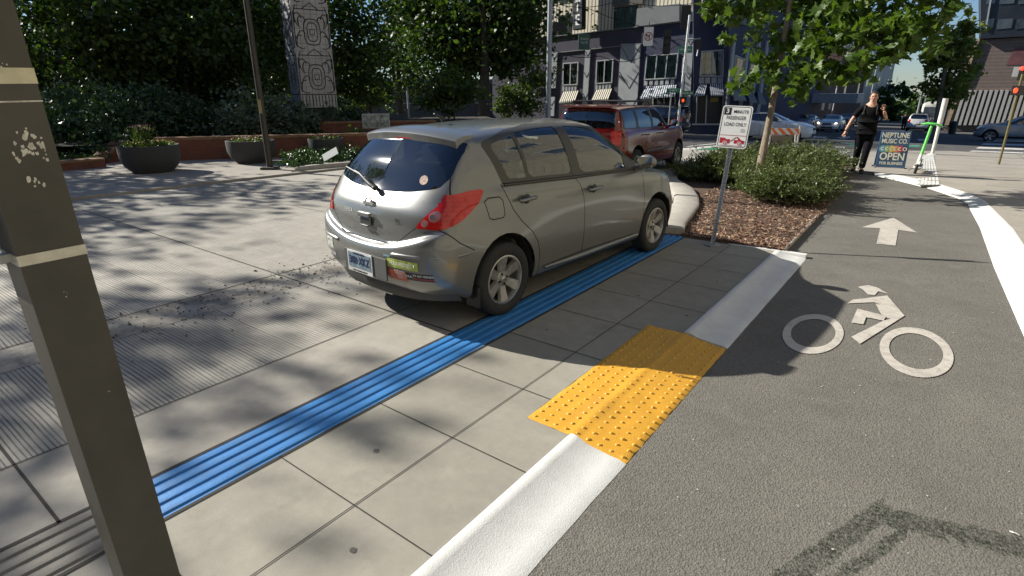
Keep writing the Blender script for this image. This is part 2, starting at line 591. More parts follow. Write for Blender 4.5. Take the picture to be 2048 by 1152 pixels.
# tactile guide strip: ribs running along the drop-off lane
def guide_strip(name, d0, d1, m):
    b = MB()
    prof = [(-2.745, -.04), (-2.745, .002)]
    n = -2.740
    for i in range(4):
        c = -2.700 + .080 * i
        prof += [(c - .030, .002), (c - .020, .011), (c, .013), (c + .020, .010), (c + .032, .002)]
    prof += [(-2.415, .002), (-2.415, -.04)]
    k = len(prof); seg = 18
    vs = []
    for i in range(seg + 1):
        d = d0 + (d1 - d0) * i / seg
        vs += [(p[0], d, p[1]) for p in prof]
    fs = [(i * k + j, i * k + j + 1, (i + 1) * k + j + 1, (i + 1) * k + j) for i in range(seg) for j in range(k - 1)]
    b.add(vs, fs)
    o = b.build(name, m, smooth=20)
    o.rotation_euler = (0, 0, ROOT_ROT); o['kind'] = 'structure'
    return o


guide_strip('guide_strip', .58, 6.92, M_BLUE)
guide_strip('guide_strip', -6, .578, M_GREYT)
seam(-2.41, .58, -2.41, 6.9, .02, .003)
jb = MB(); seam(-2.755, -6, -2.755, 6.9, .022); seam(-2.405, -6, -2.405, 6.9, .020)
jo = jb.build('strip_joints', M_SEAM); jo['kind'] = 'structure'


# white bevelled kerb beside the bike path: ridge, then a long dished slope
def bevel_kerb(name, d0, d1):
    prof = [(-1.308, -.06), (-1.308, .012), (-1.288, .022), (-1.245, .012), (-1.20, -.008), (-1.06, -.022), (-1.015, -.022), (-.972, -.034), (-.968, -.08)]
    k = len(prof); seg = max(6, int((d1 - d0) / .12)); vs = []
    for i in range(seg + 1):
        d = d0 + (d1 - d0) * i / seg
        for j, p in enumerate(prof):
            wv = (noise.noise(Vector((d * 9, j, 3))) * .008) if j == len(prof) - 2 else 0
            vs.append((p[0] + wv, d, p[1]))
    fs = [(i * k + j, i * k + j + 1, (i + 1) * k + j + 1, (i + 1) * k + j) for i in range(seg) for j in range(k - 1)]
    b = MB().add(vs, fs)
    b.add([(p[0], d1, p[1]) for p in prof], [tuple(range(k))])
    b.add([(p[0], d0, p[1]) for p in prof], [tuple(range(k))])
    o = b.build(name, M_WHITE, smooth=40)
    o.rotation_euler = (0, 0, ROOT_ROT); o['kind'] = 'structure'


bevel_kerb('white_kerb', -6, 2.277)
bevel_kerb('white_kerb', 3.983, 6.93)
slab('kerb_nose', [(-1.85, 6.935), (-.985, 6.935), (-.985, 7.02), (-1.75, 6.99)], M_WHITE, .006, .08)


# yellow truncated-dome pad, folded where the kerb dips
def dome_pad():
    n0, n1, d0, d1 = -1.598, -.975, 2.282, 3.978
    zf = lambda n: .006 if n < -1.30 else (.006 - .040 * (n + 1.30) / .325)
    b = MB()
    nn = 28; dn = 60
    vs = []
    for j in range(dn + 1):
        for i in range(nn + 1):
            n = n0 + (n1 - n0) * i / nn; d = d0 + (d1 - d0) * j / dn
            z = zf(n) + noise.noise(Vector((n * 7, d * 7, 0))) * .004 + noise.noise(Vector((n * 26, d * 26, 4))) * .0016
            if abs(n + 1.30) < .02: z += .004
            if abs(n + 1.42) < .015: z += .002
            e = min(n - n0, n1 - n, d - d0, d1 - d)
            if e < .001: z -= .006
            if i == nn: n += noise.noise(Vector((1, d * 14, 2))) * .008
            vs.append((n, d, z))
    w_ = nn + 1
    fs = [(j * w_ + i, j * w_ + i + 1, (j + 1) * w_ + i + 1, (j + 1) * w_ + i) for j in range(dn) for i in range(nn)]
    b.add(vs, fs)
    r = random.Random(3)
    for j in range(25):
        for i in range(9):
            n = n0 + .035 + i * .0695; d = d0 + .035 + j * .0678
            z = zf(n) - .001; rr = .0132 * r.uniform(.85, 1.1); hh = .0082 * r.uniform(.7, 1.1)
            ring = []; top = []
            for k in range(9):
                a = 2 * math.pi * k / 9
                ring.append((n + rr * math.cos(a), d + rr * math.sin(a), z))
                top.append((n + rr * .55 * math.cos(a), d + rr * .55 * math.sin(a), z + hh))
            b.add(ring + top, [(k, (k + 1) % 9, 9 + (k + 1) % 9, 9 + k) for k in range(9)] + [tuple(range(9, 18))])
    o = b.build('tactile_dome_pad', M_YEL, smooth=35)
    o.rotation_euler = (0, 0, ROOT_ROT)
    tag(o, 'yellow truncated dome tactile pad set into the white kerb', 'tactile paving')


dome_pad()

# bike path, its right-hand white kerb and the sidewalk beyond
KI = [(.80, -6), (.82, 5.6), (.73, 7.8), (.67, 10.17), (.56, 12.24), (.46, 12.8), (-.01, 13.95), (-.57, 14.95), (-1.10, 15.75)]
KO = [(1.20, -6), (1.16, 5.6), (1.10, 7.8), (1.02, 10.0), (.80, 12.45), (.60, 13.3), (.05, 14.75), (-.57, 15.75), (-1.15, 16.15)]
slab('bike_path', [(-.969, -6)] + KI + [(-1.55, 15.9), (-1.52, 14.0), (-1.28, 9.5), (-1.22, 7.0), (-.969, 6.9)], M_ASPH, -.036, .06, sub=2.0)
b = MB()
vs = []
for (a, c) in zip(KI, KO):
    for t_, z in ((0, -.045), (0.03, -.026), (.70, -.002), (.86, .018), (1.0, .016), (1.0, -.05)):
        n = a[0] + (c[0] - a[0]) * t_; d = a[1] + (c[1] - a[1]) * t_
        p = NV * n + DV * d
        vs.append((n, d, z + zg(p.x, p.y)))
b.add(vs, [(i * 6 + j, i * 6 + j + 1, i * 6 + 7 + j, i * 6 + 6 + j) for i in range(len(KI) - 1) for j in range(5)])
o = b.build('white_kerb', M_WHITE, smooth=30); o.rotation_euler = (0, 0, ROOT_ROT); o['kind'] = 'structure'
slab('corner_sidewalk', list(KO) + [(-1.55, 16.4), (-2.3, 20.8), (-2.2, 26.3), (.35, 29.6), (12, 29.3), (40, 29.0), (40, -6)], M_CONC_OLD, .012, .1, sub=2.0)
jb = MB()
for d in (9.2, 11.1, 13.0, 14.9, 16.8, 18.7, 20.6, 22.5, 24.4, 26.3): seam(1.3 if d < 12 else (.9 if d < 15 else -1.6), d, 8, d, .02, .017)
for n in (2.4, 4.3): seam(n, 3, n, 29, .014, .017)
jo = jb.build('corner_joints', M_SEAM); jo['kind'] = 'structure'

# mulch bed with its curved concrete kerb
KB = [(-2.83, 6.90), (-2.98, 7.35), (-3.14, 8.1), (-3.28, 8.75), (-3.5, 9.35), (-3.9, 10.2), (-4.35, 11.1), (-4.6, 11.7), (-4.7, 12.4), (-4.66, 14), (-4.6, 16.5), (-4.3, 18.6)]
slab('mulch_bed', [(-1.85, 6.95), (-1.235, 7.02), (-1.29, 9.5), (-1.53, 14.0), (-1.56, 16.2), (-2.3, 20.6)] + KB[::-1], mat('bark soil', (.085, .052, .034), .95, var=.35, vs=30, bmp=1.0, bs=80), .012, .1, sub=1.0)
b = MB(); vs = []
for i, (n, d) in enumerate(KB):
    a = Vector(KB[max(0, i - 1)]); c = Vector(KB[min(len(KB) - 1, i + 1)]); t_ = (c - a).normalized(); s = Vector((t_.y, -t_.x))
    wd = .40 if i < 6 else .22
    for k, z in ((0, -.05), (0, .075), (.10, .095), (.9, .095), (1.0, .075), (1.0, -.06)):
        q = Vector((n, d)) + s * wd * k
        p = NV * q.x + DV * q.y
        vs.append((q.x, q.y, z + zg(p.x, p.y)))
b.add(vs, [(i * 6 + j, i * 6 + j + 1, i * 6 + 7 + j, i * 6 + 6 + j) for i in range(len(KB) - 1) for j in range(5)] + [(0, 1, 2, 3, 4, 5)])
o = b.build('bed_kerb', M_CONC_KERB, smooth=40); o.rotation_euler = (0, 0, ROOT_ROT); o['kind'] = 'structure'
# pale timber strip between bed and path
slab('edge_strip', [(-1.245, 7.03), (-1.222, 7.03), (-1.27, 9.5), (-1.295, 9.5)], M_CONC_KERB, .022, .05)

# markings
def marking(name, polys, m, z, kind='structure'):
    b = MB(); zz_ = 0
    for poly in polys:
        if isinstance(poly, tuple) and poly[0] == 'ring':
            _, c, r1, r0 = poly
            vs = []; K = 48
            for r_ in (r1, r0):
                for k in range(K):
                    a = 2 * math.pi * k / K; vs.append((c[0] + r_[0] * math.cos(a), c[1] + r_[1] * math.sin(a), 0))
            fs = [(k, (k + 1) % K, K + (k + 1) % K, K + k) for k in range(K)]
        else:
            vs = [(p[0], p[1], 0) for p in poly]; fs = [tuple(range(len(poly)))]
        vv = []
        for v_ in vs:
            p = NV * v_[0] + DV * v_[1]
            vv.append((v_[0], v_[1], z + zz_ + zg(p.x, p.y)))
        b.add(vv, fs); zz_ += .0004
    o = b.build(name, m); o.rotation_euler = (0, 0, ROOT_ROT); o['kind'] = kind
    return o


marking('bicycle_marking', [
    ('ring', (-.515, 4.69), (.205, .455), (.150, .325)), ('ring', (.155, 4.79), (.225, .50), (.165, .36)),
    [(-.375, 6.16), (-.30, 6.28), (-.22, 6.25), (-.115, 6.10), (-.20, 6.13), (-.215, 5.98), (-.27, 5.97), (-.325, 6.10)],
    [(-.39, 5.58), (-.365, 5.72), (-.12, 6.04), (-.145, 5.72), (-.20, 5.76)],
    [(-.12, 6.04), (.045, 5.54), (-.045, 5.38), (-.11, 5.42), (-.185, 5.72), (-.145, 5.72)],
    [(.045, 5.54), (-.19, 4.66), (-.26, 4.77), (-.09, 5.30), (-.045, 5.38)],
    [(-.09, 5.30), (-.30, 5.30), (-.30, 5.48), (-.08, 5.44)],
    [(-.30, 5.48), (-.30, 5.09), (-.215, 5.11), (-.215, 5.30)],
], M_MARK, -.031)
marking('arrow_marking', [[(-.40, 8.20), (-.20, 8.23), (-.235, 9.24), (-.02, 9.21), (-.355, 10.14), (-.66, 9.12), (-.445, 9.20)]], M_MARK, -.031)
# far crossings and lane lines
def rect(n0, n1, d0, d1): return [(n0, d0), (n1, d0), (n1, d1), (n0, d1)]
def pxpoly(*pts): 
    out_ = []
    for p in pts:
        P = gp(*p); out_.append((P.dot(NV), P.dot(DV)))
    return out_
marking('crosswalk_marking', [pxpoly((1647, 309), (1672, 311), (1702, 300), (1682, 299)), pxpoly((1619, 306), (1640, 308), (1672, 299), (1655, 297)),
    pxpoly((1600, 270), (1655, 272), (1650, 275), (1594, 273)), pxpoly((1672, 274), (1700, 271), (1700, 274), (1688, 276)),
    pxpoly((1735, 274), (1752, 274), (1749, 278), (1731, 277)), pxpoly((1834, 276), (1858, 277), (1857, 280), (1838, 280)),
    pxpoly((1668, 291), (1690, 292), (1690, 294), (1672, 293)),
    pxpoly((1980, 279), (2048, 280), (2048, 283), (1972, 282)), pxpoly((1968, 285), (2048, 287), (2048, 290), (1962, 288)),
    pxpoly((1958, 292), (2048, 295), (2048, 298), (1952, 295)), pxpoly((1946, 299), (2048, 303), (2048, 305), (1938, 301)),
    pxpoly((1150, 350), (1150, 350.1), (1300, 300), (1296, 300))], M_MARKW, -.046)
marking('lane_marking', [pxpoly((1300, 299), (1372, 299), (1440, 291), (1440, 288), (1372, 294)), pxpoly((1376, 290), (1372, 292), (1432, 286), (1440, 284))], M_MARKW, -.040)
marking('green_lane', [pxpoly((1352, 300), (1330, 322), (1376, 322), (1425, 304), (1440, 292)), pxpoly((1690, 284), (1720, 286), (1720, 289), (1700, 289)), pxpoly((1800, 288), (1840, 288), (1840, 292), (1806, 292))], M_GREENP, -.047)

# ================================================================== CARS
def paint(name, col, metal=.55, rough=.30, dust=.15):
    key = (name,)
    if key in _mats: return _mats[key]
    m, t, b, out = nodes_of(name)
    tc = N(t, 'ShaderNodeTexCoord').outputs['Object']
    n = noise_n(t, tc, 1.7, 6, .7)
    fl = noise_n(t, tc, 900, 1, .5)
    c = mixc(t, mth(t, 'MULTIPLY', fl, .10), tuple(col), tuple(min(1, x * 1.5) for x in col))
    sep = N(t, 'ShaderNodeSeparateXYZ'); t.links.new(tc, sep.inputs[0])
    low = ramp(t, mth(t, 'ADD', sep.outputs[2], mth(t, 'MULTIPLY', n, .35)), [(.30, dust * 1.8), (.85, dust * .3)])
    c = mixc(t, low, c, (.20, .18, .145))
    t.links.new(c, b.inputs['Base Color'])
    b.inputs['Metallic'].default_value = metal
    r_ = ramp(t, n, [(.3, rough - .02), (.7, rough + .03)])
    t.links.new(r_, b.inputs['Roughness'])
    b.inputs['Coat Weight'].default_value = .8 if rough < .35 else .35
    b.inputs['Coat Roughness'].default_value = .06
    _mats[key] = m
    return m


M_TYRE = mat('tyre rubber', (.022, .022, .022), .82, var=.3, vs=14, bmp=.3, bs=120)
M_RIM = mat('alloy wheel', (.46, .45, .42), .34, .8, var=.15, vs=20, dirt=.5)
M_BLK = mat('black plastic', (.022, .022, .022), .5, var=.2)
M_TRIM = mat('window trim olive black', (.050, .046, .036), .38, var=.15)
M_SEAMC = mat('panel gap', (.012, .012, .012), .9, var=0)
M_WELL = mat('wheel well', (.014, .014, .014), .95, var=0)
M_CHROME = mat('chrome', (.75, .75, .75), .14, 1.0, var=.05)
M_INT = mat('car cabin grey', (.10, .10, .09), .9, var=.2)
M_SEAT = mat('car seat cloth', (.19, .18, .15), .9, var=.2)
M_GLS = glass_mat('side window glass', (.75, .85, .78), .95, .50)
M_GLR = glass_mat('rear window glass', (.45, .52, .52), .95, .35, .035)
M_GLD = glass_mat('privacy glass', (.30, .36, .40), .95, .22)
M_MIRR = mat('mirror glass', (.8, .8, .8), .03, 1.0, var=0)


def lens_mat(name, col, col2):
    key = (name,)
    if key in _mats: return _mats[key]
    m, t, b, out = nodes_of(name)
    tc = N(t, 'ShaderNodeTexCoord').outputs['Object']
    sep = N(t, 'ShaderNodeSeparateXYZ'); t.links.new(tc, sep.inputs[0])
    s = mth(t, 'SINE', mth(t, 'MULTIPLY', sep.outputs[2], 210))
    n = noise_n(t, tc, 14, 3)
    f = mth(t, 'ADD', mth(t, 'MULTIPLY', ramp(t, s, [(.4, 0.0), (.6, 1.0)]), .25), mth(t, 'MULTIPLY', ramp(t, n, [(.4, 0.0), (.6, 1.0)]), .45))
    t.links.new(mixc(t, f, tuple(col), tuple(col2)), b.inputs['Base Color'])
    b.inputs['Roughness'].default_value = .12
    b.inputs['Coat Weight'].default_value = .35
    _mats[key] = m
    return m


M_RED = lens_mat('red lamp lens', (.40, .006, .006), (.60, .022, .014))
M_RED2 = mat('clear inner lamp', (.42, .20, .20), .15, .2, var=.2, vs=40, coat=1.0)
M_HEAD = lens_mat('headlight lens', (.55, .58, .60), (.85, .87, .88))
M_AMBER = mat('amber lens', (.65, .16, .06), .2, var=.2, coat=1.0)


def car_cage(P):
    """rings round half the body (left side, y>0), 17 columns from front centre to rear centre"""
    xf, xr, w = P['xf'], P['xr'], P['w']
    wb = P['wb']
    hn, cow, hd = P['nose'], P['cowl'], P['header']       # (x,z) nose top edge, windscreen base, windscreen top
    rg, rt, tl = P['glassbase'], P['rooftail'], P['tail'] # (x,z) rear glass base, roof end, tail/deck edge
    zb = P.get('zb', .20)
    wr = P.get('wroof', .56); wg = P.get('wglass', .765)
    bf, br = P.get('belt', (1.01, 1.09))                   # belt z at front door / rear
    zr = P.get('zroof', 1.53)
    X = [wb + .36, wb, wb - .37, wb * .64, wb * .42, wb * .24, .14, -.12, -.36]
    rings = []

    def ring(fx, fw, drop, fz, rx, rdrop, rz, ys, zs, xs=X, rw=None):
        pts = []
        q = [0, .38, .76, .97]
        dr = [0, .05, .26, 1.0]
        for i in range(4): pts.append((fx - drop * dr[i], fw * q[i], fz[i] if hasattr(fz, '__len__') else fz))
        for i in range(9): pts.append((xs[i], ys[i] if hasattr(ys, '__len__') else ys, zs[i] if hasattr(zs, '__len__') else zs))
        rq = [.985, .80, .42, 0]; rd = [1.0, .30, .07, 0]
        rwv = rw or fw
        for i in range(4): pts.append((rx + rdrop * rd[i], rwv * rq[i], rz[i] if hasattr(rz, '__len__') else rz))
        rings.append([Vector(p) for p in pts])
    zrb = P.get('zrb', .30)
    yb = [w * k for k in (.955, .975, .975, .965, .965, .965, .975, .975, .955)]
    ym = [w * k for k in (.975, 1.0, .992, .985, .985, .99, 1.0, 1.0, .985)]
    ysh = [w * k for k in (.955, .975, .98, .985, .985, .985, .982, .972, .955)]
    ring(xf - .10, w * .90, .30, zb, xr + .10, .24, zrb, [y * .93 for y in yb], [zb + .02] * 9)
    ring(xf - .02, w * .96, .36, zb + .10, xr + .03, .22, zrb + .08, yb, [zb + .06] * 9)
    ring(xf, w * .99, .40, .50, xr, .21, .52, ym, [.48] * 9)
    zu = P.get('zbump', .64)
    ring(xf - .02, w * .99, .42, .58, xr + .015, .21, [zu + .165, zu + .12, zu + .01, zu], [y * .998 for y in ym], [.62] * 8 + [.68])
    ring(xf - .05, w * .98, .44, .63, P['tgx'], .22, [zu + .19, zu + .155, zu + .04, zu + .028], [y * .995 for y in ysh], [.72, .76, .76, .76, .76, .76, .76, .77, .80], rw=w * .985)
    # shoulder
    zsh = [hn[1] + .11, hn[1] + .17, bf - .10, bf - .10, bf - .09, bf - .08, br - .115, br - .11, br - .12]
    ring(hn[0], w * .93, .40, [hn[1], hn[1], hn[1] + .005, hn[1] + .03], tl[0], .24, [br - .12, tl[1], tl[1], tl[1]], [y * .985 for y in ysh], zsh, rw=w * .96)
    # hood / deck middle
    mx, mz = (hn[0] * .45 + cow[0] * .55), (hn[1] * .40 + cow[1] * .60)
    rx, rz_ = (tl[0] * .5 + rg[0] * .5), (tl[1] * .45 + rg[1] * .55)
    zs2 = [hn[1] + .16, mz + .015, bf - .045, bf - .035, bf - .03, bf - .02, br - .055, br - .05, br - .06]
    xs2 = [wb + .28, wb - .02] + X[2:8] + [min(-.34, rx + .14) if P.get('deck') else X[8]]
    ring(mx + .03, w * .82, .16, [mz + .03, mz + .028, mz + .015, mz - .01], rx, .20 if not P.get('deck') else .06, [br - .05, rz_ + .005, rz_ + .01, rz_ + .01], [w * .84, w * .90, w * .945, w * .955, w * .955, w * .95, w * .945, w * .93, w * .90], zs2, xs=xs2, rw=w * .90)
    # window base / cowl
    xs3 = [cow[0] - .30, cow[0] - .42, cow[0] - .52] + X[3:7] + [min(X[7], rg[0] + .42), rg[0] + .22]
    xs3[3] = min(X[3], xs3[2] - .25)
    zs3 = [bf + .012, bf + .008, bf + .004, bf + .012, bf + .03, bf + .05, br - .015, br, br + .01]
    ring(cow[0], wg * .97, .26, [cow[1], cow[1], cow[1] - .01, cow[1] - .01], rg[0], .13, [br + .01, rg[1] + .02, rg[1], rg[1]], [wg * .97, wg * .985, wg, wg, wg, wg, wg * .995, wg * .985, wg * .96], zs3, xs=xs3, rw=wg * .97)
    # mid glass + roof edge, interpolated along the slant with a slight belly
    wt = wr + .055
    X6 = [hd[0] - .14, hd[0] - .24, hd[0] - .36]
    xe = rt[0] + .20
    X6 += [X6[2] + (xe - X6[2]) * k for k in (.22, .42, .60, .76, .90, 1.0)]

    def rz6(x, y=0):
        # roof edge height along the car
        t_ = (x - rt[0]) / (hd[0] - rt[0])
        pk = P.get('peak', .62)
        base = rt[1] + (hd[1] - rt[1]) * t_
        return base + (zr - max(rt[1], hd[1]) * .5 - min(rt[1], hd[1]) * .5) * (1 - ((t_ - pk) / max(pk, 1 - pk)) ** 2) * .92
    crown = .045
    top = [(hd[0], 0, hd[1]), (hd[0] - .012, wt * .36, hd[1] - .004), (hd[0] - .04, wt * .70, hd[1] - .014), (hd[0] - .09, wt * .94, hd[1] - .035)]
    side = [(x, wt, rz6(x) - crown - .055) for x in X6]
    rear = [(rt[0] + .10, wt * .95, rt[1] - .045), (rt[0] + .03, wt * .74, rt[1] - .018), (rt[0] + .008, wt * .38, rt[1] - .004), (rt[0], 0, rt[1])]
    r6 = [Vector(p) for p in top + side + rear]
    r5 = rings[-1]
    mid = []
    for i, (a, c) in enumerate(zip(r5, r6)):
        p = a.lerp(c, .5)
        if 4 <= i <= 12: p.y += .022
        elif i < 4: p.x += .02 * (1 if i < 3 else .6); p.y += .01 * (i / 3)
        else: p.x -= .025; p.y += .008
        mid.append(p)
    rings.append(mid)
    rings.append(r6)
    # roof rail ring just inside
    r7 = []
    for i, p in enumerate(r6):
        if i < 4: r7.append(Vector((p.x - .07, p.y * .95, p.z + .022)))
        elif i > 12: r7.append(Vector((p.x + .08, p.y * .95, p.z + .020)))
        else: r7.append(Vector((p.x, wr * .965, p.z + .052)))
    r7[3].x = r6[3].x - .05; r7[13].x = r6[13].x + .05
    rings.append(r7)
    return rings, wr, crown


def car_body_mesh(P, level=2):
    rings, wr, crown = car_cage(P)
    bm = bmesh.new()
    V = [[bm.verts.new(p) for p in r] for r in rings]
    W = [[(V[j][i] if rings[j][i].y < 1e-6 else bm.verts.new((p.x, -p.y, p.z))) for i, p in enumerate(r)] for j, r in enumerate(rings)]
    for A, s in ((V, 1), (W, -1)):
        for j in range(len(rings) - 1):
            for i in range(16):
                q = (A[j][i], A[j][i + 1], A[j + 1][i + 1], A[j + 1][i])
                bm.faces.new(q if s > 0 else q[::-1])
    cl = bm.edges.layers.float.get('crease_edge') or bm.edges.layers.float.new('crease_edge')
    for A in (V, W):
        for j, lo_, amt in ((3, 13, .3), (4, 13, .4), (8, 4, .35)):
            for i in range(lo_, 16):
                e = bm.edges.get((A[j][i], A[j][i + 1]))
                if e: e[cl] = amt
    # roof grid between last rings
    T, U = V[-1], W[-1]
    rows = []
    for k in range(3, 14):
        if k == 3: rows.append([T[3], T[2], T[1], T[0], U[1], U[2], U[3]]); continue
        if k == 13: rows.append([T[13], T[14], T[15], T[16], U[15], U[14], U[13]]); continue
        a, c = T[k].co, U[k].co
        f = (k - 3) / 10
        row = [T[k]]
        for m_, q in enumerate((.667, .333, 0, -.333, -.667)):
            y = a.y * q
            x = a.x + (1 - abs(q)) * 0.0
            # lean toward the header / tail curvature near the ends
            xf_ = rings[-1][[2, 1, 0, 1, 2][m_]].x; xr_ = rings[-1][[14, 15, 16, 15, 14][m_]].x
            x = xf_ + (xr_ - xf_) * ((rings[-1][3].x - a.x) / (rings[-1][3].x - rings[-1][13].x))
            z = a.z + crown * (1 - q * q)
            row.append(bm.verts.new((x, y, z)))
        row.append(U[k]); rows.append(row)
    for r_ in range(10):
        for k in range(6):
            bm.faces.new((rows[r_][k], rows[r_][k + 1], rows[r_ + 1][k + 1], rows[r_ + 1][k]))
    bmesh.ops.recalc_face_normals(bm, faces=bm.faces)
    me = bpy.data.meshes.new('cage'); bm.to_mesh(me); bm.free()
    o = bpy.data.objects.new('cage', me); C.objects.link(o)
    cr = P.get('creases')
    md = o.modifiers.new('s', 'SUBSURF'); md.levels = md.render_levels = level
    dg = bpy.context.evaluated_depsgraph_get()
    m2 = bpy.data.meshes.new_from_object(o.evaluated_get(dg))
    bpy.data.objects.remove(o)
    return m2


def cut(bm, poly, axis, cond, cand=None):
    """cut the outline of a convex polygon through the faces; returns the faces inside"""
    ar = sum(poly[i][0] * poly[(i + 1) % len(poly)][1] - poly[(i + 1) % len(poly)][0] * poly[i][1] for i in range(len(poly)))
    if ar < 0: poly = poly[::-1]
    lo = [min(p[k] for p in poly) - .02 for k in (0, 1)]; hi = [max(p[k] for p in poly) + .02 for k in (0, 1)]
    ix = (0, 2) if axis == 'y' else ((1, 2) if axis == 'x' else (0, 1))

    def near(f):
        a = [v.co[ix[0]] for v in f.verts]; c = [v.co[ix[1]] for v in f.verts]
        return max(a) > lo[0] and min(a) < hi[0] and max(c) > lo[1] and min(c) < hi[1]
    fs = [f for f in (cand if cand is not None else bm.faces) if cond(f.calc_center_median()) and near(f)]
    n = len(poly)
    for i in range(n):
        p, q = poly[i], poly[(i + 1) % n]
        dx, dy = q[0] - p[0], q[1] - p[1]
        L = math.hypot(dx, dy)
        if L < 1e-6 or not fs: continue
        co = [0, 0, 0]; no = [0, 0, 0]
        co[ix[0]], co[ix[1]] = p
        no[ix[0]], no[ix[1]] = dy / L, -dx / L
        geom = set(fs)
        for f in fs: geom.update(f.edges); geom.update(f.verts)
        r = bmesh.ops.bisect_plane(bm, geom=list(geom), plane_co=co, plane_no=no, dist=1e-5)
        fs = [f for f in r['geom'] if isinstance(f, bmesh.types.BMFace)]
        nv = Vector(no); cv = Vector(co)
        fs = [f for f in fs if (f.calc_center_median() - cv).dot(nv) < 1e-6]
    return fs


def split_off(bm, faces, name, mats, parent, solid=0.0, off=0.0):
    """move faces into a mesh of their own"""
    faces = list(dict.fromkeys(f for f in faces if f.is_valid))
    if not faces: return None
    b2 = bmesh.new(); mp = {}
    for f in faces:
        vs = []
        for v in f.verts:
            if v not in mp:
                mp[v] = b2.verts.new(v.co + v.normal * off)
            vs.append(mp[v])
        try:
            g = b2.faces.new(vs); g.smooth = True; g.material_index = min(f.material_index, len(mats) - 1)
        except ValueError: pass
    bmesh.ops.delete(bm, geom=faces, context='FACES')
    me = bpy.data.meshes.new(name)
    b2.to_mesh(me); b2.free()
    for m in mats: me.materials.append(m)
    return link_mesh(name, me, parent)


def line_polys(pts, wd=.006):
    out = []
    for (a, c) in zip(pts[:-1], pts[1:]):
        dx, dy = c[0] - a[0], c[1] - a[1]; L = math.hypot(dx, dy)
        if L < 1e-6: continue
        nx, ny = -dy / L * wd / 2, dx / L * wd / 2
        ex, ey = dx / L * wd * .3, dy / L * wd * .3
        out.append([(a[0] + nx - ex, a[1] + ny - ey), (a[0] - nx - ex, a[1] - ny - ey), (c[0] - nx + ex, c[1] - ny + ey), (c[0] + nx + ex, c[1] + ny + ey)])
    return out


def flood(bm, seed, barrier=1, cond=None):
    best = min((f for f in bm.faces if f.material_index != barrier and (cond is None or cond(f.calc_center_median()))), key=lambda f: (f.calc_center_median() - Vector(seed)).length)
    seen = {best}; st = [best]
    while st:
        f = st.pop()
        for e in f.edges:
            for g in e.link_faces:
                if g not in seen and g.material_index != barrier:
                    seen.add(g); st.append(g)
    return list(seen)


def arcpts(c, r, a0, a1, n):
    return [(c[0] + r * math.cos(R(a0 + (a1 - a0) * i / n)), c[1] + r * math.sin(R(a0 + (a1 - a0) * i / n))) for i in range(n + 1)]


def smooth_poly(pts, it=2, q=.93):
    """Chaikin corner cutting keeps a convex outline convex"""
    for _ in range(it):
        o = []
        n = len(pts)
        for i in range(n):
            a, c = pts[i], pts[(i + 1) % n]
            o.append((a[0] * q + c[0] * (1 - q), a[1] * q + c[1] * (1 - q)))
            o.append((a[0] * (1 - q) + c[0] * q, a[1] * (1 - q) + c[1] * q))
        pts = o
    return pts


_wheel_cache = {}


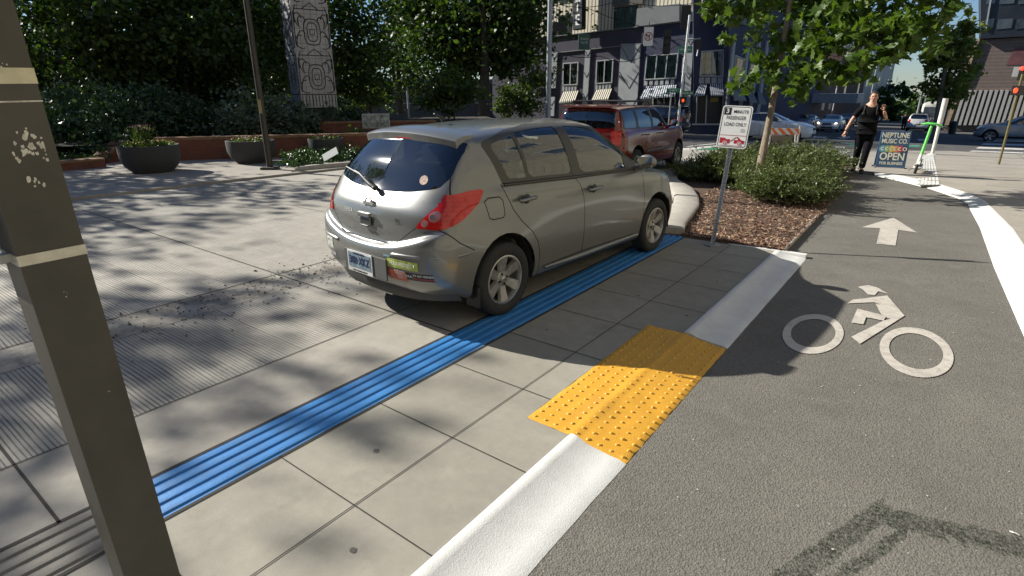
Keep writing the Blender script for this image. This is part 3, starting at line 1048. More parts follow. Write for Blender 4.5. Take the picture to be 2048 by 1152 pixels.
def make_wheel(parent, loc, side, rt=.305, rr=.200, wd=.185, spokes=6, style='alloy', lod=0):
    """side=+1 left, -1 right; outer face looks outward"""
    e = None
    key = (rt, rr, wd, spokes, style, lod, side)
    root = bpy.data.objects.new('wheel', None)
    if key in _wheel_cache:
        me_t, me_r = _wheel_cache[key]
        t_ = link_mesh('tyre', me_t); r_ = link_mesh('rim', me_r)
    else:
        seg = 40 if lod == 0 else 20
        b = MB()
        h = wd / 2
        prof = [(rr, h * .72), (rr + .012, h * .88), (rr + (rt - rr) * .45, h), (rt - .028, h * .96), (rt - .008, h * .80), (rt, h * .55), (rt, -h * .55), (rt - .008, -h * .8), (rt - .028, -h * .96), (rr + .01, -h * .88), (rr, -h * .7)]
        b.lathe(prof, seg)
        if lod == 0:
            for k in range(-2, 3):
                b.lathe([(rt + .001, k * .026 + .003), (rt + .0015, k * .026), (rt + .001, k * .026 - .003)], seg)
        M = Matrix.Rotation(R(-90 * side), 4, 'X')
        t_ = b.build('tyre', M_TYRE, smooth=35); t_.data.transform(M)
        b = MB()
        b.lathe([(rr + .004, h * .74), (rr + .006, h * .86), (rr - .006, h * .88), (rr - .014, h * .74), (rr - .018, h * .2), (rr - .03, -h * .6)], seg)
        b.lathe([(rr - .03, -h * .3), (.03, -h * .3)], seg, 1)                      # brake shadow disc
        b.lathe([(rr * .72, -h * .15), (rr * .72, -h * .1), (.03, -h * .1)], seg, 2)
        hub = rr * .34
        b.lathe([(hub, h * .1), (hub, h * .46), (hub * .9, h * .54), (hub * .42, h * .56), (hub * .40, h * .66), (hub * .3, h * .70), (.001, h * .70)], 24)
        for k in range(spokes):
            a = 2 * math.pi * (k + .5) / spokes
            ca, sa = math.cos(a), math.sin(a)
            r0, r1 = hub * .75, rr - .008
            w0, w1 = (hub * .42, rr * .21) if spokes <= 6 else (hub * .25, rr * .12)
            vs = []
            for rr_, ww, z1 in ((r0, w0, h * .50), ((r0 + r1) / 2, (w0 + w1) / 2, h * .60), (r1, w1, h * .76)):
                for sgn in (-1, 1):
                    for zz in (z1, z1 - .028):
                        k2 = 1.0 if zz == z1 else 1.25
                        x, y = rr_, sgn * ww * k2
                        vs.append((x * ca - y * sa, x * sa + y * ca, zz))
            b.add(vs, [(0, 4, 6, 2), (4, 8, 10, 6), (0, 1, 5, 4), (4, 5, 9, 8), (2, 6, 7, 3), (6, 10, 11, 7)])
        if lod == 0:
            for k in range(4):
                a = 2 * math.pi * k / 4 + .3
                b.lathe([(.010, h * .52), (.010, h * .60), (.001, h * .60)], 8, 1, M=Matrix.Translation((hub * .68 * math.cos(a), hub * .68 * math.sin(a), .002)))
        r_ = b.build('rim', [M_RIM, M_WELL, mat('brake disc', (.12, .11, .10), .5, .6)], smooth=30); r_.data.transform(M)
        _wheel_cache[key] = (t_.data, r_.data)
    C.objects.link(root)
    root.parent = parent; root.location = loc
    t_.parent = root; r_.parent = root
    return root


def make_car(P, name, label, group=None, loc=(0, 0, 0), rz=0.0, pitch=0.0, pmat=None, cat='car', level=2, wl=None, extras=None):
    root = empty(name, loc, 0, label, cat, group)
    root.rotation_euler = (0, pitch, rz)
    me = car_body_mesh(P, level)
    bm = bmesh.new(); bm.from_mesh(me); bm.normal_update()
    wb, w = P['wb'], P['w']
    rt = P.get('rt', .305); ra = P.get('rarch', rt + .065)
    L = lambda c: c.y > .15; Rr = lambda c: c.y < -.15
    sides = ((L, 1), (Rr, -1))
    lod = P.get('lod', 0)
    # wheel arches
    for cx in (0, wb):
        for cond, s in sides:
            poly = [(cx + ra * math.cos(2 * math.pi * k / 28), rt + .02 + ra * math.sin(2 * math.pi * k / 28)) for k in range(28)]
            f = cut(bm, poly, 'y', cond)
            poly2 = [(cx - ra * .985, .0), (cx + ra * .985, .0), (cx + ra * .985, rt), (cx - ra * .985, rt)]
            bmesh.ops.delete(bm, geom=f, context='FACES')
            f = cut(bm, poly2, 'y', cond)
            bmesh.ops.delete(bm, geom=f, context='FACES')
    # side glass: dark surround, panes inside
    for cond, s in sides:
        c2 = lambda c: cond(c) and abs(c.y) > .35 and c.z > .8
        for poly in P['dlo']:
            f = cut(bm, poly, 'y', c2)
            for g in f: g.material_index = 2
        for pane in P['panes']:
            f = cut(bm, smooth_poly(pane, 1), 'y', c2)
            split_off(bm, f, 'side_window', [P.get('sideglass', M_GLS)], root, off=-.004)
    # front and rear glass
    rgp = P['rearglass']
    f = cut(bm, smooth_poly(rgp, 2, .88), 'x', lambda c: c.x < P['rooftail'][0] + .25 and c.z > .75)
    split_off(bm, f, 'rear_window', [P.get('rearmat', M_GLR)], root, off=.0)
    hd, cow = P['header'], P['cowl']
    wsp = [(-P.get('wroof', .56) * .98, hd[1] - .04), (P.get('wroof', .56) * .98, hd[1] - .04), (.67, cow[1] + .03), (-.67, cow[1] + .03)]
    f = cut(bm, smooth_poly(wsp, 1, .9), 'x', lambda c: c.x > hd[0] - .2 and c.z > .8 and c.x < cow[0] + .05)
    split_off(bm, f, 'windscreen', [M_GLS], root, off=-.002)
    # lamps
    for cond, s in sides:
        fs = []
        for ax, poly, cnd in P['taillamps']:
            pp = [(a * (s if ax == 'x' else 1), b_) for a, b_ in poly]
            ff = cut(bm, pp, ax, (lambda c, cnd=cnd: cond(c) and cnd(c)))
            for g in ff:
                if g.is_valid: g.material_index = 3
        for (cy, cz, r_) in P.get('lampdots', []):
            ff = cut(bm, [(s * cy + r_ * math.cos(2 * math.pi * k / 12), cz + r_ * math.sin(2 * math.pi * k / 12)) for k in range(12)], 'x', lambda c: cond(c) and c.x < -.4)
            for g in ff:
                if g.is_valid and g.material_index == 3: g.material_index = 5
        tl = [f for f in bm.faces if f.material_index in (3, 5) and cond(f.calc_center_median())]
        lo = split_off(bm, tl, 'tail_light', [M_RED] * 5 + [M_RED2], root, off=.007)
        hl = []
        for ax, poly, cnd in P['headlamps']:
            pp = [(a * (s if ax == 'x' else 1), b_) for a, b_ in poly]
            hl += cut(bm, pp, ax, (lambda c, cnd=cnd: cond(c) and cnd(c)))
        split_off(bm, [f for f in hl if f.is_valid], 'headlight', [M_HEAD], root, off=.004)
    # gaps
    for ax, pts, which in P.get('gaps', []):
        for cond, s in sides:
            if which == 'R' and s > 0: continue
            for pl in line_polys(pts, P.get('gapw', .0085)):
                pp = [(a * (s if ax == 'x' else 1), b_) for a, b_ in pl]
                cnd = (lambda c: cond(c)) if ax == 'y' else (lambda c: c.x < .4 and (s * c.y > -.02))
                if ax == 'z': cnd = lambda c: c.z > .5
                for g in cut(bm, pp, ax, cnd): g.material_index = 1
    bm.normal_update()
    # doors as parts
    for nm, seed in P.get('regions', []):
        for s in ((1, -1) if nm.endswith('door') else (1,)):
            fl = flood(bm, (seed[0], seed[1] * s, seed[2]))
            if len(fl) < 1500 and len(fl) > 2:
                split_off(bm, fl, nm, [pmat, M_SEAMC, M_TRIM], root)
    # black lower plastic where the car has it
    for f in bm.faces:
        f.smooth = True
        c = f.calc_center_median()
        if f.material_index == 0 and c.z < P.get('zblack', .245): f.material_index = 4
    mb = bpy.data.meshes.new('body'); bm.to_mesh(mb); bm.free()
    for m in (pmat, M_SEAMC, M_TRIM, M_SEAMC, M_BLK): mb.materials.append(m)
    body = link_mesh('body', mb, root)
    # wheel wells + floor
    b = MB()
    for cx in (0, wb):
        for s in (-1, 1):
            vs = []; K = 12
            for k in range(K + 1):
                a = R(-15 + 210 * k / K)
                for y in (w * .955, w * .50): vs.append((cx + (ra - .004) * math.cos(a), s * y, rt + .02 + (ra - .004) * math.sin(a)))
            b.add(vs, [(2 * k, 2 * k + 1, 2 * k + 3, 2 * k + 2) for k in range(K)])
            b.add([vs[2 * k + 1] for k in range(K + 1)], [tuple(range(K + 1))])
    b.box((wb * .5, 0, .27), (wb + 1.1, w * 1.25, .05))
    b.build('underbody', M_WELL, root)
    # cabin
    b = MB()
    b.box((wb * .5, 0, .62), (wb * .8, w * 1.6, .5), 0)
    for x in (wb * .48, wb * .16):
        for y in (-.36, .36):
            b.box((x, y, .92), (.14, .46, .52), 1, M=Matrix.Translation((x, 0, .7)) @ Matrix.Rotation(R(-14), 4, 'Y') @ Matrix.Translation((-x, 0, -.7)))
            b.box((x - .10, y, 1.22), (.10, .26, .16), 1)
            b.box((x + .24, y, .80), (.46, .46, .12), 1)
    b.box((wb * .78, 0, .93), (.35, w * 1.45, .16), 0)
    b.build('cabin', [M_INT, M_SEAT], root, bevel=.02 if lod == 0 else 0)
    for cx in (0, wb):
        for s in (-1, 1):
            make_wheel(root, (cx, s * (w - wl_w(P) / 2 - .012), rt), s, rt, P.get('rr', .2), wl_w(P), P.get('spokes', 6), lod=lod)
    # mirrors
    mx = P.get('mirror', (cow[0] - .42, w * .90, P.get('belt', (1.01, 1.09))[0] + .085))
    for s in (-1, 1):
        b = MB()
        b.sphere((0, 0, 0), (.075, .105, .075), 14, 10)
        b.add([], [])
        m_ = b.build('mirror', P.get('mirmat', pmat), root, smooth=60)
        for v in m_.data.vertices:
            v.co.x = min(max(v.co.x, -.035), .08)
            v.co.z *= .95
        m_.location = (mx[0], s * (w + .07), mx[2])
        b = MB().box((-.0365, 0, 0), (.003, .16, .105)).build('mirror_glass', M_MIRR, m_, bevel=.001)
        st = MB().tube([(mx[0] + .03, s * (w * .90), mx[2] - .095), (mx[0] + .01, s * (w + .03), mx[2] - .05)], [.035, .028], 8).build('mirror_arm', P.get('mirmat', pmat), root, smooth=60)
    if extras: extras(root, body, pmat)
    return root


def wl_w(P): return P.get('tw', .185)


# ---------------- the silver hatchback in the loading bay
HATCH = dict(wb=2.6, xf=3.44, xr=-.815, w=.845, nose=(3.27, .765), cowl=(2.52, 1.03), header=(1.72, 1.470), glassbase=(-.60, 1.045), rooftail=(-.27, 1.480),
    tail=(-.735, .90), tgx=-.742, zroof=1.545, wroof=.545, wglass=.765, belt=(1.005, 1.085), zbump=.635, zrb=.30, zb=.19, peak=.60,
    dlo=[[(-.05, 1.375), (-.02, 1.405), (.32, 1.475), (.70, 1.505), (1.12, 1.505), (1.45, 1.480), (1.72, 1.395), (1.95, 1.26), (2.14, 1.09), (2.20, 1.02), (1.9, .990), (.06, 1.075), (.03, 1.10)]],
    panes=[[(.045, 1.35), (.07, 1.385), (.345, 1.445), (.345, 1.105), (.125, 1.115)],
           [(.385, 1.452), (.70, 1.472), (.96, 1.476), (.99, 1.075), (.385, 1.103)],
           [(1.10, 1.474), (1.42, 1.452), (1.68, 1.37), (1.86, 1.25), (1.93, 1.18), (1.93, 1.028), (1.13, 1.068)]],
    rearglass=[(-.585, 1.43), (.585, 1.43), (.665, 1.18), (.62, 1.10), (.36, 1.055), (0, 1.035), (-.36, 1.055), (-.62, 1.10), (-.665, 1.18)],
    taillamps=[('y', [(-.19, 1.060), (-.215, 1.075), (-.34, 1.075), (-.52, 1.055), (-.72, 1.01), (-.84, .94), (-.84, .81), (-.60, .822), (-.50, .86), (-.36, .93), (-.26, .99)], lambda c: c.x < .1 and abs(c.y) > .67),
               ('x', [(.535, .822), (.57, .865), (.63, .955), (.69, 1.025), (.86, 1.07), (.95, 1.0), (.95, .91), (.86, .865), (.77, .825)], lambda c: c.x < (-.62 if c.z < .92 else -.42))],
    headlamps=[('y', [(2.86, .80), (2.90, .88), (3.2, .85), (3.45, .72), (3.45, .62), (3.1, .66)], lambda c: c.x > 2.7)],
    gaps=[('y', [(2.215, 1.02), (2.235, .91), (2.265, .70), (2.255, .34), (2.225, .225)], 'B'),
          ('y', [(.985, 1.07), (1.05, .97), (1.095, .86), (1.115, .72), (1.115, .55), (1.105, .30), (1.10, .225)], 'B'),
          ('y', [(.015, 1.085), (.035, 1.0), (.10, .88), (.20, .77), (.33, .66), (.40, .56), (.43, .45), (.435, .225)], 'B'),
          ('y', [(2.225, .230), (.435, .230)], 'B'),
          ('y', [(.03, 1.088), (2.21, .996)], 'B'),
          ('y', [(-.21, .98), (-.17, 1.005), (-.05, 1.0), (-.015, .97), (.0, .86), (-.02, .835), (-.13, .835), (-.17, .85), (-.21, .98)], 'R'),
          ('y', [(-.62, .83), (-.50, .72), (-.36, .64)], 'B'),
          ('x', [(0, .668), (.30, .675), (.36, .69), (.55, .83)], 'B'),
          ('x', [(.66, 1.17), (.70, 1.08), (.735, 1.01)], 'B'),
          ],
    regions=[('front_door', (1.6, -.83, .6)), ('rear_door', (.75, -.83, .6)), ('fuel_door', (-.10, -.83, .92))],
    rt=.310, rr=.203, rarch=.375, tw=.185, spokes=6, lampdots=[(.672, .912, .040), (.612, .862, .028)])


def hatch_extras(root, body, pm):
    from mathutils.bvhtree import BVHTree
    bv = BVHTree.FromPolygons([v.co for v in body.data.vertices], [p.vertices for p in body.data.polygons])

    def skin(y, z):
        h = bv.ray_cast(Vector((-3, y, z)), Vector((1, 0, 0)))
        return h[0].x if h[0] is not None and h[0].x < .2 else -.76

    def wrap(o, off, n=(8, 4)):
        # lay a flat part on the rear of the body
        bm = bmesh.new(); bm.from_mesh(o.data)
        if n:
            bmesh.ops.subdivide_edges(bm, edges=bm.edges[:], cuts=4, use_grid_fill=True)
        x0 = min(v.co.x for v in bm.verts)
        for v in bm.verts:
            v.co.x = skin(v.co.y, v.co.z) - off
        bm.to_mesh(o.data); bm.free()
        return o
    S = lambda x, z, y=-.846: Vector((x, y, z))
    # door handles: recess, bar
    for x, z in ((.24, .950), (1.24, .912)):
        for s in (-1, 1):
            y = s * .842
            h = MB()
            h.sphere((x, y * .998, z), (.045, .012, .040), 14, 8, 1)
            h.tube([(x - .09, s * .850, z), (x - .085, s * .868, z), (x + .06, s * .870, z + .004), (x + .09, s * .866, z + .004), (x + .095, s * .848, z + .004)], [.014, .016, .017, .016, .013], 8, 0)
            h.build('door_handle', [pm, M_BLK], root, smooth=60)
    # spoiler
    b = MB(); vs = []
    K = 16
    for k in range(K + 1):
        y = -.565 + 1.13 * k / K; t_ = abs(y) / .565
        xe = -.335 + .06 * t_ ** 3; zt = 1.478 - .045 * t_ ** 2.2
        x0 = -.10 + .02 * t_; z0 = 1.515 - .055 * t_ ** 2
        drop = .068 + .012 * t_
        vs += [(x0, y, z0), ((x0 + xe) / 2, y * 1.0, (z0 + zt) / 2 + .010), (xe + .02, y, zt + .004), (xe, y, zt - .014), (xe + .015, y, zt - drop), (x0 - .10, y * .97, zt - drop - .015), (x0, y * .97, z0 - .05)]
    b.add(vs, [(i * 7 + j, i * 7 + (j + 1) % 7, i * 7 + 7 + (j + 1) % 7, i * 7 + 7 + j) for i in range(K) for j in range(7)] + [tuple(range(7)), tuple(K * 7 + j for j in range(6, -1, -1))])
    b.build('spoiler', pm, root, smooth=42)
    MB().box((-.315, 0, 1.425), (.02, .20, .016)).build('brake_light', M_RED, root, bevel=.004)
    # wiper
    b = MB()
    b.tube([(-.648, -.02, 1.062), (-.655, .03, 1.085), (-.615, .22, 1.150), (-.605, .30, 1.165)], [.022, .018, .010, .007], 8)
    b.tube([(-.628, .12, 1.125), (-.600, .42, 1.185)], [.007, .006], 6)
    b.sphere((-.645, -.02, 1.060), (.028, .030, .022))
    b.build('rear_wiper', M_BLK, root, smooth=50)
    # badge: ring with a bar, handle over a recess, lettering
    Mb = frame((skin(0, .945) - .002, 0, .945), (0, -1, 0), (.04, 0, 1))
    b = MB()
    b.lathe([(.050, 0), (.052, .010), (.040, .012), (.038, 0)], 28, M=Mb, close=True)
    b.box((0, 0, .008), (.128, .022, .012), M=Mb)
    b.build('badge', M_CHROME, root, smooth=40)
    b = MB()
    b.box((-.752, 0, .862), (.030, .150, .034), 0)
    b.box((-.742, 0, .812), (.020, .135, .058), 1)
    b.box((-.758, 0, .778), (.018, .105, .012), 0)
    b.build('tailgate_handle', [pm, M_BLK], root, bevel=.006)
    wrap(text('model_lettering', 'VERSA', .048, M_CHROME, root, frame((-.742, .275, .862), (0, -1, 0), (0, 0, 1)), bold=.012, ext=0), .004, None)
    wrap(text('trim_lettering', 'SL', .050, M_CHROME, root, frame((-.740, -.36, .850), (0, -1, 0), (0, 0, 1)), bold=.012, ext=0, sx=1.3), .004, None)
    # plate recess, licence plate
    MB().box((-.801, -.03, .475), (.012, .56, .175)).build('plate_recess', mat('bumper recess grey', (.075, .075, .072), .7, var=.1), root, bevel=.004)
    pl = MB()
    pl.box((-.812, .03, .475), (.006, .330, .175), 0)
    pl.box((-.8165, .03, .487), (.004, .296, .122), 1)
    po = pl.build('license_plate', [mat('plate frame', (.62, .62, .60), .4, .1), mat('plate blue field', (.16, .22, .27), .4, var=.4, vs=14)], root)
    Mp = frame((-.820, .03, .485), (0, -1, 0), (0, 0, 1))
    text('plate_number', '38B·XKZ', .088, mat('plate digits', (.015, .03, .09), .5, var=0), po, Mp, bold=.012, sx=.80)
    text('plate_script', 'WASHINGTON', .022, mat('plate digits', (.015, .03, .09), .5, var=0), po, frame((-.820, .03, .545), (0, -1, 0), (0, 0, 1)))
    text('frame_lettering', 'SPAY NEUTER ADOPT', .020, M_BLK, po, frame((-.8155, .03, .400), (0, -1, 0), (0, 0, 1)), bold=.005)
    # bumper stickers follow the curve of the bumper
    def sticker(nm, y, z, wd, ht, m, parts=(), x=-.806, yaw=0.0, label=None):
        M = frame((x, y, z), (math.sin(yaw), -math.cos(yaw), 0), (0, 0, 1))
        hw, hh = wd / 2, ht / 2
        o = wrap(MB().add([(-.8, y + hw, z - hh), (-.8, y - hw, z - hh), (-.8, y - hw, z + hh), (-.8, y + hw, z + hh)], [(0, 1, 2, 3)]).build(nm, m, root), .003)
        M = frame((-.8, y, z), (0, -1, 0), (0, 0, 1))
        if label: o['label'] = label
        for (s_, sz, mm, dx, dy, sx_) in parts:
            wrap(text('lettering', s_, sz, mm, o, M @ Matrix.Translation((dx, dy, 0)), bold=.008, sx=sx_, ext=0), .0045, None)
        return o
    wht = mat('sticker white', (.72, .72, .68), .5, var=.1); blk = mat('sticker black', (.02, .02, .02), .5, var=.1)
    sticker('bumper_sticker', -.46, .545, .30, .068, mat('sticker lime', (.42, .50, .09), .5, var=.2, vs=20), [('VERA PROJECT', .045, wht, 0, .0, .85), ('LOVE MY ALL AGES', .016, blk, 0, .025, 1), ('MUSIC AND ARTS', .014, blk, 0, -.026, 1)], x=-.793, yaw=.10, label='lime green bumper sticker')
    s2 = sticker('bumper_sticker', -.40, .452, .19, .085, mat('sticker rust red', (.42, .10, .05), .5, var=.5, vs=30), [('BE THE CHANGE\nYOU WANT TO\nSEE IN THE\nWORLD', .018, wht, .03, .012, .8)], x=-.796, yaw=.06, label='rust red bumper sticker')
    sticker('bumper_sticker', -.60, .462, .22, .060, blk, [('PET BEST FRIENDS', .024, wht, .035, .012, .8), ('SUPPORT YOUR LOCAL SHELTER', .016, mat('sticker red', (.6, .08, .08), .5), .03, -.014, .7), ('WA', .03, wht, -.085, .0, 1.4)], x=-.762, yaw=.22, label='black bumper sticker')
    sticker('bumper_sticker', -.305, .593, .075, .018, mat('sticker teal', (.12, .22, .25), .5), [('NEPTUNE', .016, mat('sticker pale blue', (.35, .5, .6), .5), 0, 0, 1)], x=-.803, yaw=.03)
    sticker('bumper_sticker', .53, .555, .13, .095, mat('sticker pale map', (.50, .52, .46), .5, var=.5, vs=40), [('SEATTLE', .02, blk, 0, .02, 1)], x=-.778, yaw=-.28)
    sticker('bumper_sticker', .52, .462, .14, .03, wht, [('KEXP FM', .02, blk, 0, 0, 1)], x=-.785, yaw=-.26)
    # window sticker
    MB().lathe([(.036, 0), (.036, .002), (.001, .002)], 20, M=frame((-.585, -.545, 1.165), (.25, -1, 0), (.55, 0, 1))).build('window_sticker', mat('round sticker', (.42, .30, .24), .5, var=.6, vs=60), root)
    # bumper corner strips
    for s in (-1, 1):
        pts = []
        for k in range(9):
            a = k / 8
            y_ = s * (.50 + .37 * min(1, a * 1.25)); z_ = .605 + .022 * a
            h = bv.ray_cast(Vector((-.30 - 2.2 * (1 - a ** 2), y_ * (1 + 1.2 * a ** 2), z_)), (Vector((-.30, s * .30, z_)) - Vector((-.30 - 2.2 * (1 - a ** 2), y_ * (1 + 1.2 * a ** 2), z_))).normalized())
            pts.append(h[0] + Vector((.004, -s * .004, 0)) if h[0] is not None else Vector((-.6, s * .8, z_)))
        MB().tube(pts, [.004] + [.016] * 7 + [.004], 8).build('bumper_strip', pm, root, smooth=60)
    # lower dark valance
    b = MB(); vs = []
    for k in range(17):
        a = -1 + 2 * k / 16
        x = -.735 + .26 * abs(a) ** 3.2; y = .76 * a
        vs += [(x, y, .345), (x - .004, y, .30), (x + .03, y, .235)]
    b.add(vs, [(i * 3 + j, i * 3 + j + 1, i * 3 + 4 + j, i * 3 + 3 + j) for i in range(16) for j in range(2)])
    b.build('valance', mat('valance grey black', (.045, .045, .042), .6), root, smooth=50)
    # antenna, mud flaps, exhaust
    MB().tube([(.12, 0, 1.548), (.10, 0, 1.565), (.02, 0, 1.60)], [.022, .014, .006], 8).build('antenna', M_BLK, root, smooth=50)
    for s in (-1, 1):
        MB().box((-.33, s * .77, .245), (.02, .14, .17)).build('mud_flap', M_BLK, root, bevel=.004)
    # belt moulding under the side glass
    for s in (-1, 1):
        MB().tube([(.035, s * .778, 1.079), (1.0, s * .788, 1.040), (2.17, s * .775, .992)], [.008, .010, .008], 6).build('belt_moulding', M_TRIM, root, smooth=60)
        MB().tube([(.50, s * .838, .305), (1.1, s * .846, .300), (2.15, s * .838, .295)], [.010, .024, .016], 8).build('side_sill', pm, root, smooth=60)


M_SILVER = paint('silver paint', (.185, .188, .178), .50, .32, .12)
hatch = make_car(HATCH, 'hatchback_car', 'dusty silver five door hatchback with bumper stickers parked on the blue strip', loc=(-.6706, 4.899, 0), rz=R(48.92), pmat=M_SILVER, level=3, extras=hatch_extras)

# ================================================================== STREET FURNITURE NEAR THE CAMERA
def zat(px, py, hd):                             # height of a sight line at a horizontal distance
    d = ray(px, py); t = hd / math.hypot(d.x, d.y)
    return CAM_H + t * d.z


M_GALV = mat('galvanised steel', (.34, .35, .35), .45, .6, var=.2, vs=30)
M_OLIVE = mat('olive brown post paint', (.050, .046, .035), .5, var=.30, vs=5, bmp=.15, bs=90, dirt=.3)
M_CREAM = mat('cream tape', (.52, .48, .33), .5, var=.2, vs=18)
M_STEEL = mat('stainless strap', (.50, .48, .42), .35, .7, var=.15, vs=30)
M_SIGNW = mat('sign white', (.74, .74, .72), .35, var=.04, vs=8)
M_SIGNB = mat('sign black', (.015, .015, .018), .4, var=0)
M_SIGNR = mat('sign red', (.38, .02, .03), .4, var=.1)
M_CHIP = mat('chipped pale paint', (.50, .48, .42), .7, var=.3, vs=60)

# the square post at the left
def near_post():
    c = nd(-1.70, .43) + Vector((-.045, .0, 0))
    root = empty('sign_post', c, -AZ, 'olive brown square steel post at the left edge with chipped paint and steel strap', 'post')
    root.rotation_euler = (Matrix.Rotation(R(-1.5), 3, 'Y') @ Matrix.Rotation(-AZ, 3, 'Z')).to_euler()
    MB().box((0, 0, .012), (.24, .24, .024)).build('base_plate', M_OLIVE, root, bevel=.003)
    hd = 1.72
    z1, z2 = zat(125, 512, hd), zat(25, 152, hd)
    MB().box((0, 0, z1), (.1395, .1395, .026)).build('strap', M_STEEL, root, bevel=.001)
    MB().box((0, -.08, z1 + .002), (.03, .025, .022)).build('strap_clip', M_GALV, root, bevel=.002)
    MB().box((0, 0, z2), (.1385, .1385, .034)).build('tape_band', M_CREAM, root)
    MB().box((0, 0, z2 - .055), (.1375, .1375, .0035)).build('tape_band', M_CHIP, root)
    # pale chips on the face turned to the camera (+n side)
    r = random.Random(5)
    b = MB()
    for (y0, z0, k, sz) in ((.020, zat(100, 290, hd), 16, .013), (.040, zat(120, 300, hd), 9, .010), (-.005, zat(75, 300, hd), 5, .008), (.012, zat(95, 365, hd), 6, .010), (.02, z2 + .022, 5, .006), (.0, zat(100, 600, hd), 3, .004), (.03, zat(170, 800, hd), 2, .003)):
        for _ in range(k):
            y = y0 + r.gauss(0, sz); z = z0 + r.gauss(0, sz * 1.3); q = r.uniform(.3, 1) * sz * .55
            y = max(-.045, min(.045, y))
            pts = [(.0682 + r.uniform(.0001, .0004), max(-.047, min(.047, y + q * r.uniform(.5, 1.2) * math.cos(a))), z + q * r.uniform(.6, 1.9) * math.sin(a)) for a in [i * math.pi / 4 for i in range(8)]]
            b.add(pts, [tuple(range(8))])
    b.m = [1] * len(b.m)
    for f in MB().box((0, 0, 1.75), (.136, .136, 3.5)).f: pass
    pm_ = MB().box((0, 0, 1.75), (.1355, .1355, 3.5)); pm_.add(b.v, b.f, 1); pm_.build('post', [M_OLIVE, M_CHIP], root, smooth=30)
    for sx, sy in ((1, 1), (1, -1), (-1, 1), (-1, -1)): pass
    zb = zat(46, 566, 1.66)
    s = empty('parking_sign', c + Vector((0, 0, zb + .23)) - DV * .095 - NV * .15, -AZ, 'white and red parking sign strapped to the near square post, seen almost edge on', 'sign')
    s.rotation_euler = root.rotation_euler; s.location.x -= .026 * (zb + .23)
    poly = [(-.15, -.21), (-.13, -.23), (.13, -.23), (.15, -.21), (.15, .21), (.13, .23), (-.13, .23), (-.15, .21)]
    Mx = Matrix.Rotation(R(90), 4, 'X')
    MB().prism(poly, -.0015, .0015, M=Mx).build('panel', M_SIGNW, s)
    b = MB()
    for z in (-.16, .10): b.box((0, -.0022, z), (.25, .001, .018))
    b.lathe([(.085, 0), (.085, .001), (.068, .001), (.068, 0)], 24, M=Matrix.Translation((0, -.0018, -.03)) @ Mx, close=True)
    b.build('red_marks', M_SIGNR, s)
    MB().box((0, .012, -.05), (.03, .02, .03)).build('bracket', M_GALV, s)


near_post()


